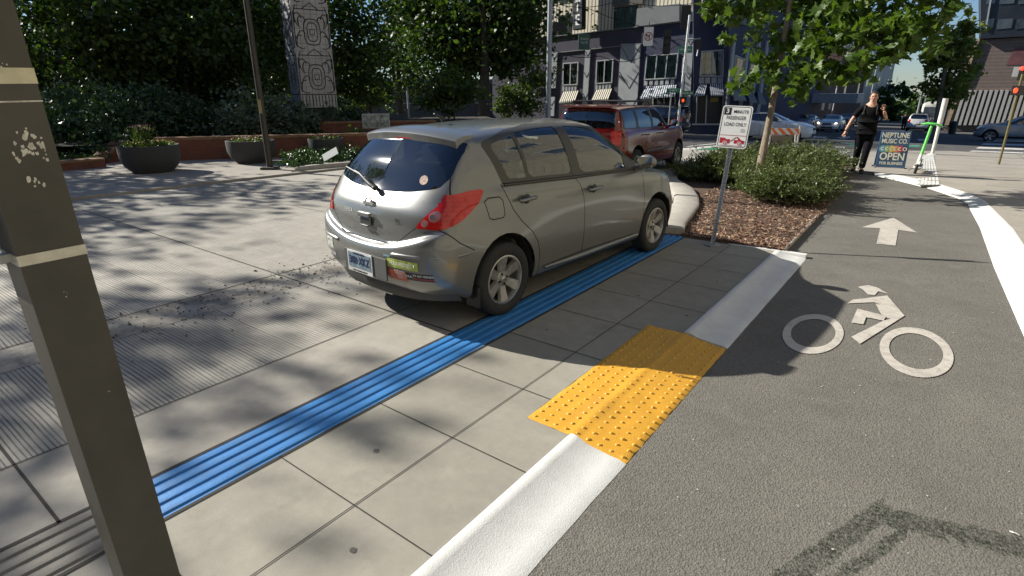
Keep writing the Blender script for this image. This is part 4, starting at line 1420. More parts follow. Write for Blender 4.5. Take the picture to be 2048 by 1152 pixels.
# three minute loading sign on a perforated post
def load_sign():
    base = gp(1424, 491)
    top = at(1478, 212, 6.9)
    lean = Vector((.16, .0, 1.66)).normalized()
    # direction so that the post runs from base toward the sign centre
    cen = at(1469, 254, 6.78)
    up = (cen - base).normalized()
    L = (cen - base).length
    facing = (Vector((0, 0, cen.z)) - Vector((cen.x, cen.y, cen.z))).normalized()
    facing = Vector((-.40, -.916, 0))
    x = up.cross(facing).normalized() * -1
    x = Vector((-facing.y, facing.x, 0)).normalized()
    x = (x - up * x.dot(up)).normalized()
    z = x.cross(up).normalized()
    M = Matrix((x, up, z)).transposed().to_4x4(); M.translation = base
    root = empty('loading_sign', base, 0, 'white three minute passenger load only sign leaning on a perforated steel post', 'sign')
    Mi = Matrix.Translation(-base) @ M
    b = MB()
    top_l = L + .23
    b.box((0, top_l / 2, -.024), (.046, top_l, .004), M=Mi)
    for s in (-1, 1): b.box((s * .023, top_l / 2, -.012), (.004, top_l, .024), M=Mi)
    k = .05
    while k < L - .22:
        b.lathe([(.006, -.0208), (.001, -.0208)], 8, 1, M=Mi @ Matrix.Translation((0, k, 0))); k += .0254 * 1.5
    b.build('post', [M_GALV, M_SEAMC], root)
    b = MB(); b.box((0, 0, .008), (.16, .12, .014), rz=.4); b.box((-.03, -.0, .02), (.02, .02, .02)); b.box((.05, .02, .02), (.02, .02, .02))
    b.build('base_plate', M_GALV, root, bevel=.003)
    W, H = .345, .520
    Ms = Mi @ Matrix.Translation((0, L, 0))
    Msc = Ms @ Matrix.Scale(1.135, 4)

    def rr(w_, h_, r_):
        o = []
        for cx, cy, a0 in ((w_ - r_, h_ - r_, 0), (-w_ + r_, h_ - r_, 90), (-w_ + r_, -h_ + r_, 180), (w_ - r_, -h_ + r_, 270)):
            o += arcpts((cx, cy), r_, a0, a0 + 90, 5)
        return o
    p = MB().prism(rr(W / 2, H / 2, .035), 0, .003, M=Ms).build('panel', M_SIGNW, root)
    b = MB()
    o1, o2 = rr(W / 2 - .012, H / 2 - .012, .028), rr(W / 2 - .019, H / 2 - .019, .022)
    n = len(o1)
    b.add([(x_, y_, .0036) for x_, y_ in o1 + o2], [(i, (i + 1) % n, n + (i + 1) % n, n + i) for i in range(n)], M=Ms)
    b.box((-.095, .166, .0036), (.070, .078, .0004), M=Msc)
    b.build('border', M_SIGNB, p)
    T = lambda s_, sz, m_, x_, y_, **k_: text('lettering', s_, sz, m_, p, Msc @ Matrix.Translation((x_, y_, .0042)), ext=0, **k_)
    T('3', .070, M_SIGNW, -.095, .166, bold=.02)
    T('MINUTE', .050, M_SIGNB, .040, .163, sx=.84, bold=.008)
    T('PASSENGER', .056, M_SIGNB, 0, .095, sx=.68, bold=.006)
    T('LOAD ONLY', .056, M_SIGNB, 0, .025, sx=.70, bold=.006)
    b = MB()
    b.box((0, -.092, .004), (.262, .004, .0004), M=Msc)
    b.box((0, -.203, .004), (.230, .004, .0004), M=Msc)
    for sx, cx in ((1, -.070), (1, .070)):
        if cx < 0: body = [(-.055, -.03), (.045, -.03), (.050, -.006), (.044, .018), (.018, .012), (-.010, .028), (-.055, .028)]
        else: body = [(-.05, -.028), (.052, -.028), (.055, .006), (.02, .012), (-.018, .044), (-.026, .040), (-.01, .010), (-.05, .010)]
        b.add([(cx + q[0], -.150 + q[1], .0042) for q in body], [tuple(range(len(body)))], M=Msc)
    b.tube([Vector((-.02, -.155, .004)), Vector((.035, -.108, .004)), Vector((.055, -.112, .004))], .002, 5, M=Msc)
    b.build('towing_symbol', M_SIGNR, p)
    b = MB(); b2 = MB()
    for cx in (-.070, .075):
        b.lathe([(.023, .0048), (.001, .0048)], 16, M=Msc @ Matrix.Translation((cx, -.178, 0)))
        b2.lathe([(.018, .0054), (.009, .0054)], 16, M=Msc @ Matrix.Translation((cx, -.178, 0)))
    b.build('wheel_disc', M_SIGNW, p); b2.build('wheel_ring', M_SIGNR, p)
    MB().lathe([(.022, .0042), (.001, .0042)], 14, M=Msc @ Matrix.Translation((.085, -.035, 0))).build('scuff', mat('grey scuff', (.45, .45, .44), .6), p)
    MB().tube([Vector((0, .166, .003)), Vector((0, .166, .008))], .006, 8, M=Msc).build('bolt', M_GALV, p)


load_sign()


# barricade with striped rail
def barricade():
    c = gp(1563, 310)
    root = empty('barricade', c, 0, 'orange and white striped barricade on a folding frame behind the shrubs', 'barricade')
    root.rotation_euler = (0, 0, R(-12))
    w_, h_ = .92, .205
    b = MB().box((0, -.02, .76), (w_, .02, h_))
    rail = b.build('rail', M_SIGNW, root, bevel=.002)
    b = MB(); x = -w_ / 2 - .1
    while x < w_ / 2:
        q = [(x + .0, .76 - h_ / 2), (x + .13, .76 - h_ / 2), (x + .13 - .20, .76 + h_ / 2), (x - .20, .76 + h_ / 2)]
        # clip to the rail
        cl = []
        for i in range(4):
            a_, c_ = q[i], q[(i + 1) % 4]
            cl.append(a_)
        cl = [(max(-w_ / 2 + .002, min(w_ / 2 - .002, a)), z) for a, z in cl]
        b.add([(a, -.0315, z) for a, z in cl], [(0, 1, 2, 3)]); x += .25
    b.build('orange_stripes', mat('barricade orange', (.75, .17, .03), .5), rail)
    for s in (-1, 1):
        MB().box((s * (w_ / 2 - .03), -.005, .46), (.045, .03, .96)).build('leg', mat('pale frame', (.55, .53, .48), .6, dirt=.4), root, bevel=.004)
        MB().box((0, 0, 0), (.045, .03, .90), M=Matrix.Translation((s * (w_ / 2 - .06), .17, .42)) @ Matrix.Rotation(R(-20), 4, 'X')).build('leg', mat('pale frame', (.55, .53, .48), .6, dirt=.4), root, bevel=.004)
    MB().box((-.05, .0, .47), (.62, .02, .30)).build('lower_panel', mat('brown panel', (.20, .17, .13), .7), root, bevel=.002)


barricade()


# sandwich board
def sandwich_board():
    c = gp(1777, 336)
    root = empty('sandwich_board', c, 0, 'blue sandwich board reading Neptune Music Co open for business', 'sign board')
    root.rotation_euler = (0, 0, R(-24))
    mb = mat('board blue', (.045, .10, .20), .55, var=.3, vs=4)
    cr = mat('board lettering cream', (.78, .76, .62), .5, var=.12, vs=6)
    W, H = .66, .93
    for s, nm in ((-1, 'front_panel'), (1, 'back_panel')):
        M = Matrix.Translation((0, s * .16, .03)) @ Matrix.Rotation(R(s * 10), 4, 'X')
        p = MB().box((0, 0, H / 2), (W, .018, H), M=M).build(nm, mb, root, bevel=.006)
        if s < 0:
            F = M @ Matrix.Translation((0, -.0105, 0)) @ Matrix.Rotation(R(90), 4, 'X')
            for t_, sz, y, sx in (('NEPTUNE', .175, .815, 1.0), ('MUSIC CO.', .160, .665, .92), ('OPEN', .265, .275, 1.02), ('FOR BUSINESS', .098, .105, 1.04)):
                text('lettering', t_, sz, cr, p, F @ Matrix.Translation((0, y, 0)), bold=.022, sx=sx * .80, ext=.001, shear=0)
            cols = [(.12, .34, .42), (.30, .42, .12), (.72, .52, .10), (.68, .26, .10), (.55, .05, .12), (.04, .06, .12)]
            for i, cc in enumerate(cols):
                x = -.24 + i * .096
                MB().lathe([(.085, .0006 * (6 - i)), (.001, .0006 * (6 - i))], 20, M=F @ Matrix.Translation((x, .475, 0))).build('colour_disc', mat('disc colour %d' % i, cc, .5, var=.1), p)
                b = MB()
                if i == 5: b.lathe([(.050, .0045), (.028, .0045)], 16, M=F @ Matrix.Translation((x + .01, .475, 0)))
                else:
                    pts = arcpts((0, 0), .045, 60, 300, 9) + arcpts((.008, 0), .026, 300, 60, 9)
                    k = 10
                    b.add([(x + q[0], .475 + q[1], .0045) for q in pts], [(j, j + 1, 2 * k - 2 - j, 2 * k - 1 - j) for j in range(k - 1)], M=F)
                b.build('disc_letter', cr, p)
    b = MB()
    for s in (-1, 1):
        for q in (-1, 1): b.box((s * .34, q * .19, .02), (.05, .03, .04))
    b.build('feet', M_BLK, root)


sandwich_board()


# kick scooter
def scooter():
    fw = gp(1829, 348)
    root = empty('kick_scooter', fw, 0, 'bright green and white shared kick scooter parked on the corner sidewalk', 'scooter')
    g = mat('scooter green', (.12, .62, .10), .35, coat=.5, var=.05); wt = mat('scooter white', (.66, .66, .62), .4, var=.1)
    # seen from the front: the deck runs away from the camera
    fwd = (Vector((-.62, -.78, 0))).normalized()
    M = Matrix((Vector((fwd.y, -fwd.x, 0)), fwd, Vector((0, 0, 1)))).transposed().to_4x4()   # x side, y forward
    M2 = M @ Matrix.Rotation(R(-5), 4, 'Y')
    rw = .140

    def wheel(nm, y):
        e = empty('wheel_' if False else nm, (0, 0, 0)); e.parent = root
        b = MB()
        b.lathe([(rw - .035, .022), (rw - .012, .026), (rw, .012), (rw, -.012), (rw - .012, -.026), (rw - .035, -.022)], 28, M=M2 @ Matrix.Translation((0, y, rw)) @ Matrix.Rotation(R(90), 4, 'Y'), close=True)
        b.build('tyre', M_TYRE, e, smooth=50)
        b = MB()
        b.lathe([(rw - .036, .020), (rw - .036, -.020), (.02, -.026), (.001, -.026), (.001, .026), (.02, .026)], 18, M=M2 @ Matrix.Translation((0, y, rw)) @ Matrix.Rotation(R(90), 4, 'Y'), close=True)
        b.build('hub', M_BLK, e, smooth=50)
    wheel('wheel', 0); wheel('wheel', -.95)
    b = MB(); b.tube([(0, -.03, .22), (0, -.06, .34), (0, -.12, .50)], [.045, .040, .034], 12, M=M2); b.build('fork', wt, root, smooth=60)
    b = MB()
    for k in range(9): pass
    pts = [(0, rw * 1.18 * math.sin(R(a)), rw + rw * 1.18 * math.cos(R(a))) for a in range(-70, 60, 12)]
    vs = []
    for p in pts:
        for x in (-.038, .038): vs.append((x, p[1], p[2]))
    b.add(vs, [(2 * i, 2 * i + 1, 2 * i + 3, 2 * i + 2) for i in range(len(pts) - 1)], M=M2)
    b.build('mudguard', wt, root, smooth=60)
    b = MB(); b.tube([(0, -.10, .46), (0, -.20, .85), (0, -.25, 1.10)], [.034, .030, .028], 12, M=M2); b.build('steering_column', g, root, smooth=60)
    b = MB(); b.tube([(-.24, -.29, 1.10), (-.10, -.25, 1.15), (.10, -.25, 1.15), (.24, -.29, 1.10)], [.016, .028, .028, .016], 10, M=M2); b.build('handlebar', g, root, smooth=60)
    b = MB()
    for s in (-1, 1):
        b.tube([(s * .22, -.285, 1.105), (s * .34, -.31, 1.08)], .019, 10, M=M2)
        b.tube([(s * .17, -.25, 1.12), (s * .28, -.20, 1.11)], .006, 6, M=M2)
    b.build('grips', M_BLK, root, smooth=60)
    b = MB(); b.box((0, -.52, .13), (.17, .70, .05), M=M2); b.build('deck', wt, root, bevel=.012, smooth=50)
    b = MB(); b.box((0, -.52, .158), (.14, .62, .008), M=M2); b.build('deck_mat', M_BLK, root)
    b = MB(); b.tube([(.06, -.40, .12), (.17, -.42, .005)], .009, 8, M=M2); b.build('kickstand', M_BLK, root)


scooter()


# white flexible post and the white ribbed tactile strip behind the scooter
def flex_post():
    c = gp(1864, 310)
    root = empty('delineator_post', c, 0, 'white flexible delineator post on a flat base behind the scooter', 'bollard')
    h = 1.95
    MB().tube([(0, 0, .03), (0, 0, h * .52), (0, 0, h * .521), (0, 0, h)], [.055, .055, .085, .085], 14).build('post', mat('delineator white', (.62, .60, .55), .6, dirt=.3), root, smooth=40)
    MB().lathe([(.16, 0), (.15, .03), (.06, .05), (.001, .05)], 18).build('base', mat('delineator white', (.62, .60, .55), .6, dirt=.3), root, smooth=40)


flex_post()
b = MB()
a0, a1, a2, a3 = [gp(*q) for q in ((1832, 372), (1880, 372), (1867, 312), (1844, 312))]
for i in range(6):
    t0, t1 = i / 6 + .02, (i + 1) / 6 - .03
    for j in range(12):
        s0, s1 = j / 12 + .004, (j + 1) / 12 - .006
        q = [a0.lerp(a1, t0).lerp(a3.lerp(a2, t0), s0), a0.lerp(a1, t1).lerp(a3.lerp(a2, t1), s0), a0.lerp(a1, t1).lerp(a3.lerp(a2, t1), s1), a0.lerp(a1, t0).lerp(a3.lerp(a2, t0), s1)]
        b.add([p + Vector((0, 0, .018)) for p in q] + [p + Vector((0, 0, .028)) for p in q], [(4, 5, 6, 7), (0, 1, 5, 4), (1, 2, 6, 5), (2, 3, 7, 6), (3, 0, 4, 7)])
b.add([p + Vector((0, 0, .0195)) for p in (a0, a1, a2, a3)], [(0, 1, 2, 3)])
o = b.build('tactile_strip', M_WHITE); o['kind'] = 'structure'


# grounded small things: gum spots, twigs, litter
r = random.Random(11)
b = MB()
for (n, d, rr_) in ((-1.15 + 0, .9, .0), (-2.05, 1.55, .017), (-1.60, 1.05, .015), (-1.95, 4.55, .013), (-1.50, 5.4, .013), (-2.10, 5.9, .012), (-1.42, 4.35, .014), (-2.2, 3.4, .012), (-1.55, 6.2, .012), (-1.9, .4, .014)):
    if rr_ <= 0: continue
    p = nd(n, d)
    b.add([(p.x + rr_ * r.uniform(.8, 1.2) * math.cos(a), p.y + rr_ * r.uniform(.8, 1.2) * math.sin(a), .0025) for a in [i * math.pi / 5 for i in range(10)]], [tuple(range(10))])
o = b.build('gum_spots', mat('trodden gum', (.10, .095, .085), .8)); o['kind'] = 'structure'
b = MB()
for _ in range(520):
    t_ = r.random()
    n = -4.95 + r.gauss(0, .22) + (.35 if r.random() < .25 else 0); d = 1.2 + 3.6 * t_ + r.gauss(0, .3)
    p = nd(n, d); s = r.uniform(.004, .016) * (1.6 if r.random() < .08 else 1); a = r.uniform(0, 6.3)
    x, y = math.cos(a) * s, math.sin(a) * s
    h = r.uniform(.3, .8) * s
    b.add([(p.x + x, p.y + y, .004), (p.x - y * .5, p.y + x * .5, .005), (p.x - x, p.y - y, .004), (p.x + y * .5, p.y - x * .5, .005), (p.x, p.y, .006 + h)], [(0, 1, 4), (1, 2, 4), (2, 3, 4), (3, 0, 4)])
o = b.build('leaf_litter', mat('leaf crumbs', (.07, .050, .032), .9, var=.4, vs=40)); tag(o, 'dry brown leaf crumbs scattered along the gutter joint', 'leaf litter', kind='stuff')
b = MB()
for _ in range(90):
    n = r.uniform(-.9, .75); d = r.uniform(1.5, 10)
    p = nd(n, d); s = r.uniform(.003, .009); a = r.uniform(0, 6.3)
    x, y = math.cos(a) * s, math.sin(a) * s
    b.add([(p.x + x, p.y + y, -.031), (p.x - y * .6, p.y + x * .6, -.030), (p.x - x, p.y - y, -.031), (p.x + y * .6, p.y - x * .6, -.030)], [(0, 1, 2, 3)])
o = b.build('path_specks', mat('pale specks', (.55, .52, .45), .8)); tag(o, 'pale crumbs of grit and leaf bits scattered over the bike path', 'grit', kind='stuff')
# wisp of paper on the path
pc = gp(2027, 1066, -.03)
b = MB().tube([pc + Vector(q) for q in ((-.006, .012, 0), (-.010, .006, .004), (-.004, -.002, .005), (.006, -.006, .003), (.014, -.014, 0))], [.002, .0025, .003, .004, .002], 6)
tag(b.build('paper_scrap', M_SIGNW), 'tiny curled white paper scrap on the asphalt near the lower right corner', 'litter')

# ================================================================== TREES, SHRUBS, GROUND COVER
MAPLE = [(0, 0), (.16, .10), (.46, .02), (.36, .22), (.60, .44), (.32, .46), (.24, .66), (.13, .60), (0, 1.0), (-.13, .60), (-.24, .66), (-.32, .46), (-.60, .44), (-.36, .22), (-.46, .02), (-.16, .10)]
OVAL = [(0, 0), (.30, .30), (.24, .70), (0, 1.0), (-.24, .70), (-.30, .30)]
LOBED = [(0, 0), (.34, .16), (.26, .42), (.42, .66), (.12, .72), (0, 1.0), (-.12, .72), (-.42, .66), (-.26, .42), (-.34, .16)]
NARROW = [(0, 0), (.10, .45), (0, 1.0), (-.10, .45)]


def leaves(name, m, pts, size, shape, parent=None, seed=1, up=.35, droop=0.0, aim=None, jitter=.3):
    """one mesh of leaf-sized faces at the given points"""
    r = random.Random(seed)
    vs = []; fs = []
    rnd = r.random; ga = r.gauss
    for (p, od) in pts:
        nx, ny, nz = ga(0, 1), ga(0, 1), ga(0, 1) + up * 2
        l = math.sqrt(nx * nx + ny * ny + nz * nz) + 1e-6
        nrm = Vector((nx / l, ny / l, nz / l))
        if aim is not None: d = Vector(od) * aim + Vector((ga(0, .6), ga(0, .6), ga(0, .6)))
        else: d = Vector((ga(0, 1), ga(0, 1), ga(0, .6) - droop))
        d = d - nrm * d.dot(nrm)
        if d.length < 1e-4: d = nrm.orthogonal()
        d.normalize(); s = nrm.cross(d)
        k = size * (1 + jitter * (rnd() * 2 - 1))
        b = len(vs)
        fold = .18 * k
        for (x, y) in shape:
            q = p + s * (x * k) + d * (y * k) + nrm * (abs(x) * fold - (y * y) * k * .12)
            vs.append((q.x, q.y, q.z))
        fs.append(tuple(range(b, b + len(shape))))
    me = bpy.data.meshes.new(name)
    me.from_pydata(vs, [], fs)
    me.materials.append(m)
    return link_mesh(name, me, parent)


def blob_points(blobs, n, seed=1, clump=.22, nc=None, shell=.55):
    """leaf positions: clumps spread through the crown's volume, denser near its skin"""
    r = random.Random(seed)
    W = [b[2] if len(b) > 2 else (b[1][0] * b[1][1] * b[1][2]) ** (2 / 3) for b in blobs]
    tot = sum(W); nc = nc or max(12, n // 45)
    cl = []
    for (b, w_) in zip(blobs, W):
        c, rad = Vector(b[0]), Vector(b[1])
        for _ in range(max(1, int(nc * w_ / tot))):
            v = Vector((r.gauss(0, 1), r.gauss(0, 1), r.gauss(0, 1))).normalized()
            k = shell + (1 - shell) * r.random() ** .6 if r.random() < .8 else r.random() * shell
            k *= 1 + .14 * r.gauss(0, 1)
            cl.append((c + Vector((v.x * rad.x, v.y * rad.y, v.z * rad.z)) * k, v, (rad.x + rad.z) * .5 * clump * r.uniform(.6, 1.3)))
    out = []
    for _ in range(n):
        c, v, s = r.choice(cl)
        out.append((c + Vector((r.gauss(0, s), r.gauss(0, s), r.gauss(0, s * .6))), v))
    return out, cl


def bark_mat(name, c0, c1):
    key = (name,)
    if key in _mats: return _mats[key]
    m, t, b, out = nodes_of(name)
    tc = N(t, 'ShaderNodeTexCoord').outputs['Object']
    mp = N(t, 'ShaderNodeMapping'); mp.inputs['Scale'].default_value = (9, 9, 1.6); t.links.new(tc, mp.inputs[0])
    n = noise_n(t, mp.outputs[0], 4, 8, .75)
    t.links.new(ramp(t, n, [(.35, c0), (.62, c1)]), b.inputs['Base Color'])
    b.inputs['Roughness'].default_value = .9
    bump(t, b, n, 1.0, .02)
    _mats[key] = m
    return m


M_BARK = bark_mat('young maple bark', (.10, .075, .055), (.30, .24, .17))
M_BARKD = bark_mat('dark bark', (.035, .028, .022), (.09, .072, .055))
M_LMAPLE = leaf_mat('maple leaves', (.035, .082, .014), (.100, .150, .024), .34)
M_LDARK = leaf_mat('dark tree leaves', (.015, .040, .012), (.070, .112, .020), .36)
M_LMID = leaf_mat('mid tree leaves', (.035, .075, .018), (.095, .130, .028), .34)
M_LRHODO = leaf_mat('rhododendron leaves', (.022, .052, .026), (.055, .095, .045), .18, .4)
M_LGREY = leaf_mat('grey green leaves', (.06, .095, .062), (.13, .17, .115), .2)
M_LSHRUB = leaf_mat('shrub leaves', (.050, .082, .024), (.135, .170, .052), .22, .42)
M_LIVY = leaf_mat('ground cover leaves', (.020, .055, .018), (.060, .110, .035), .2, .35)


def limbs(b, base, top, clusters, n, r0, r1, seed=2, seg=7):
    r = random.Random(seed)
    base, top = Vector(base), Vector(top)
    for _ in range(n):
        c = Vector(r.choice(clusters)[0])
        t_ = r.uniform(.35, .98)
        s = base.lerp(top, t_)
        if c.z < s.z - .2: c.z = s.z + r.uniform(0, .4)
        mid = s.lerp(c, .5) + Vector((r.gauss(0, .12), r.gauss(0, .12), r.uniform(.05, .3)))
        k = r0 * (1 - t_ * .5)
        b.tube([s, mid, c], [k * .55, k * .32, k * .10], 6)


def tree(name, label, base, trunk_pts, rads, blobs, n, size, shape, m, bark, seed=1, group=None, up=.35, clump=.22, nl=24, shell=.55, cat='tree', nc=None):
    base = Vector(base)
    root = empty(name, base, 0, label, cat, group)
    pts, cl = blob_points([(Vector(b_[0]) - base, *b_[1:]) for b_ in blobs], n, seed, clump, shell=shell, nc=nc)
    leaves('crown', m, pts, size, shape, root, seed, up)
    b = MB()
    tp = [Vector(p) - base for p in trunk_pts]
    b.tube(tp, rads, 12)
    limbs(b, tp[max(0, len(tp) // 2 - 1)], tp[-1], cl, nl, rads[len(rads) // 2], .01, seed)
    b.build('trunk', bark, root, smooth=60)
    return root


# --- the young maple in the bed
tb = gp(1509, 390)
T1, T2, T3 = at(1533, 270, 10.4), at(1551, 175, 10.35), at(1566, 90, 10.3)
T4, T5 = at(1590, -60, 10.3), at(1620, -260, 10.4)
mb_ = []
for (px, py, dp, rx, rz) in ((1610, 150, 10.0, .62, .45), (1560, 100, 10.6, .60, .5), (1520, 165, 10.3, .45, .28), (1640, 90, 9.6, .75, .6), (1720, 75, 9.4, .75, .5), (1700, 20, 9.6, .85, .65), (1600, 20, 10.6, .9, .6), (1500, 15, 10.6, .75, .35),
                             (1425, 12, 10.4, .42, .20), (1452, 68, 10.2, .26, .13), (1790, 60, 9.0, .6, .5), (1835, 82, 8.8, .45, .3), (1765, 118, 9.0, .42, .22), (1840, 20, 9.0, .5, .35), (1900, 12, 8.6, .35, .22), (1560, -90, 10.6, 1.0, .8), (1720, -100, 10.0, 1.1, .9), (1850, -60, 9.2, .7, .5), (1640, -260, 10.3, 1.1, 1.0), (1420, -70, 10.6, .7, .5), (1672, 150, 9.6, .42, .26)):
    mb_.append((at(px, py, dp), (rx, rx, rz)))
tree('maple_tree', 'young maple with broad green leaves growing from the shrub bed', tb, [tb, T1, T2, T3, T4, T5], [.085, .062, .054, .048, .036, .02], mb_, 4300, .175, MAPLE, M_LMAPLE, M_BARK, 4, up=.5, clump=.30, nl=34, nc=230)

# --- street tree by the far corner on the right
cb = at(1873, 262, 36); cb.z = zg(cb.x, cb.y)
tree('street_tree', 'bushy street tree at the far right corner before the brick building', cb, [cb, at(1880, 200, 36), at(1893, 120, 36), at(1905, 70, 36)], [.20, .16, .11, .05],
     [(at(px, py, 36), (r_, r_, r_)) for px, py, r_ in ((1895, 165, 1.3), (1905, 120, 1.4), (1925, 85, 1.1), (1882, 115, 1.0), (1912, 68, .8), (1890, 190, .8), (1868, 130, .5), (1938, 62, .6))], 3600, .27, LOBED, leaf_mat('street tree leaves', (.09, .12, .025), (.24, .26, .06), .5), M_BARK, 9, nl=12)

# --- dark trees on the left
D_ = []
def dtree(label, px, pyb, dep, blobs, n, size, seed, m=None, name='dark_tree', tr=.22, grp='trees over the plaza at left'):
    b0 = at(px, pyb, dep); b0.z = 0.3
    top = Vector((b0.x, b0.y, max(at(x_, y_, dp_).z for x_, y_, dp_, r_ in blobs) - 1))
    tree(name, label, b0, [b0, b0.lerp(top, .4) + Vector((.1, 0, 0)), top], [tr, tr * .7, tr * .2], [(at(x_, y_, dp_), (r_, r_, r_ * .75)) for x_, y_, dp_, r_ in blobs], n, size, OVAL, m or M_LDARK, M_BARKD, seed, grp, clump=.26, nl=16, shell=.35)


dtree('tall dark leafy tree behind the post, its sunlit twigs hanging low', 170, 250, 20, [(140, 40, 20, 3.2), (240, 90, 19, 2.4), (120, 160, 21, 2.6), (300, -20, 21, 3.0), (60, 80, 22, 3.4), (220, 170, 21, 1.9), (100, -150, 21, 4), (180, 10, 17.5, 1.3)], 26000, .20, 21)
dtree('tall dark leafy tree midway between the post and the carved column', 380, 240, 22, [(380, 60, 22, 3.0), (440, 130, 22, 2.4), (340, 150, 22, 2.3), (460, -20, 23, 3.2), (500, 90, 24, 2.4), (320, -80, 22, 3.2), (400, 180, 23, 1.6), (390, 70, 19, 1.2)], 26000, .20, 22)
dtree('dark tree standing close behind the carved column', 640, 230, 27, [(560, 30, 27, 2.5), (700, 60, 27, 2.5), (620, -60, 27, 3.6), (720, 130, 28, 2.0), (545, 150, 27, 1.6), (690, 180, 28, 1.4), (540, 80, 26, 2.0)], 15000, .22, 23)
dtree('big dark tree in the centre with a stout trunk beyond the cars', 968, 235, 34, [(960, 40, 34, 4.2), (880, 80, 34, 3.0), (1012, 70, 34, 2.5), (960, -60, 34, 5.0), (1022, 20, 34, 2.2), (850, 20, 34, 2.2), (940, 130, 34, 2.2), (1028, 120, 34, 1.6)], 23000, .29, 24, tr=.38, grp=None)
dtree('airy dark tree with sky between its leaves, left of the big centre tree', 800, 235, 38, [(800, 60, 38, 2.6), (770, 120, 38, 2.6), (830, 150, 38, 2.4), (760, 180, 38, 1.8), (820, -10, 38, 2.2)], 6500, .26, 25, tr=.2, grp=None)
dtree('small yellow green tree under the big centre tree', 905, 240, 26, [(900, 190, 26, 1.0), (870, 200, 26, .8), (930, 185, 26, .9), (890, 165, 26, .8)], 3200, .17, 26, M_LMID, 'small_tree', .06, None)
dtree('round green shrub tree left of the grey utility pole', 1040, 240, 30, [(1030, 195, 30, 1.1), (1060, 205, 30, 1.0), (1015, 215, 30, .8), (1075, 160, 31, 1.1)], 4200, .16, 27, M_LMID, 'small_tree', .08, None)
dtree('sunlit small tree seen just right of the carved column base', 745, 245, 30, [(715, 185, 30, 1.1), (740, 200, 30, .9), (545 + 10, 185, 24, .5)], 2400, .17, 28, M_LMID, 'small_tree', .06, None)
# trees beyond the left edge of the view: they shade the lane and the plaza
for i, (x, y, z, r_, n) in enumerate(((-18.9, 10.0, 9.2, 2.7, 1500), (-22.5, 14.6, 9.6, 2.4, 600), (-17.5, 14.0, 5.6, 3.0, 3200), (-24, 19, 7.0, 4.0, 3000), (-19.0, 7.0, 8.8, 1.6, 230))):
    b0 = Vector((x, y, 0))
    bl = [((x + dx * r_, y + dy * r_, z + dz * r_), (r_ * .62, r_ * .62, r_ * .5)) for dx, dy, dz in ((0, 0, 0), (.7, .3, .1), (-.5, .6, .2), (.3, -.7, 0), (-.3, -.4, .5), (.1, .5, .6))]
    tree('plaza_tree', ['slender plaza tree off the left edge nearest the post', 'slender plaza tree off the left edge behind the nearest one', 'broad plaza tree off the left edge beside the planters', 'broad plaza tree off the left edge behind the brick wall', 'low plaza tree off the left edge closest to the lane'][i], b0, [b0, b0 + Vector((0, 0, z * .5)), b0 + Vector((0, 0, z + r_ * .4))], [.12, .10, .04], bl, n, .20, LOBED, M_LMID, M_BARKD, 40 + i, None, nl=14, clump=.30)


# --- shrubs
def shrub(name, label, base, blobs, n, size, shape, m, seed, group=None, stems=10, aim=1.0, cat='shrub', up=.2, clump=.25, shell=.6):
    base = Vector(base)
    root = empty(name, base, 0, label, cat, group)
    pts, cl = blob_points([(Vector(b_[0]) - base, *b_[1:]) for b_ in blobs], n, seed, clump, shell=shell)
    pts = [(Vector((p.x, p.y, max(p.z, .02))), v) for p, v in pts]
    leaves('foliage', m, pts, size, shape, root, seed, up, aim=aim)
    b = MB(); r = random.Random(seed)
    for _ in range(stems):
        c = r.choice(cl)[0]
        b.tube([(c.x * .2, c.y * .2, 0), (c.x * .6, c.y * .6, c.z * .5), tuple(c)], [.012, .009, .004], 5)
    b.build('stems', M_BARKD, root)
    return root


def bed_shrub(label, n, d, rx, h, cnt, seed):
    base = nd(n, d)
    r = random.Random(seed)
    root = empty('bed_shrub', base, 0, label, 'shrub', 'shrubs in the mulch bed')
    tw = MB(); pts = []
    # arching sprays of short narrow leaves
    for _ in range(cnt):
        a = r.uniform(0, 2 * math.pi); k = r.random() ** .5
        s = Vector((math.cos(a) * rx * k * .62, math.sin(a) * rx * k * .62, h * r.uniform(.10, .62) * (1 - k * .45)))
        o = Vector((math.cos(a) * (k + .3), math.sin(a) * (k + .3), r.uniform(.35, 1.3) * (1.2 - k))).normalized()
        o = (o + Vector((.25, -.12, .25))).normalized()
        L = r.uniform(.20, .48) if r.random() < .85 else r.uniform(.45, .66)
        e = s + o * L + Vector((0, 0, -.06 * k))
        e.z = min(e.z, h * r.uniform(.78, 1.22)); e.z = max(e.z, .05)
        tw.tube([s, s.lerp(e, .5) + Vector((0, 0, .03)), e], [.004, .003, .0015], 4, caps=False)
        for j in range(24):
            t_ = .12 + .9 * j / 24
            p = s.lerp(e, t_) + Vector((0, 0, .03 * (1 - abs(2 * t_ - 1))))
            pts.append((p, (o * .8 + Vector((r.gauss(0, .5), r.gauss(0, .5), r.gauss(0, .5)))).normalized()))
    tw.build('twigs', mat('shrub twigs', (.10, .085, .05), .9), root)
    leaves('foliage', M_LSHRUB, pts, .052, NARROW_W, root, seed, .3, aim=1.3, jitter=.4)


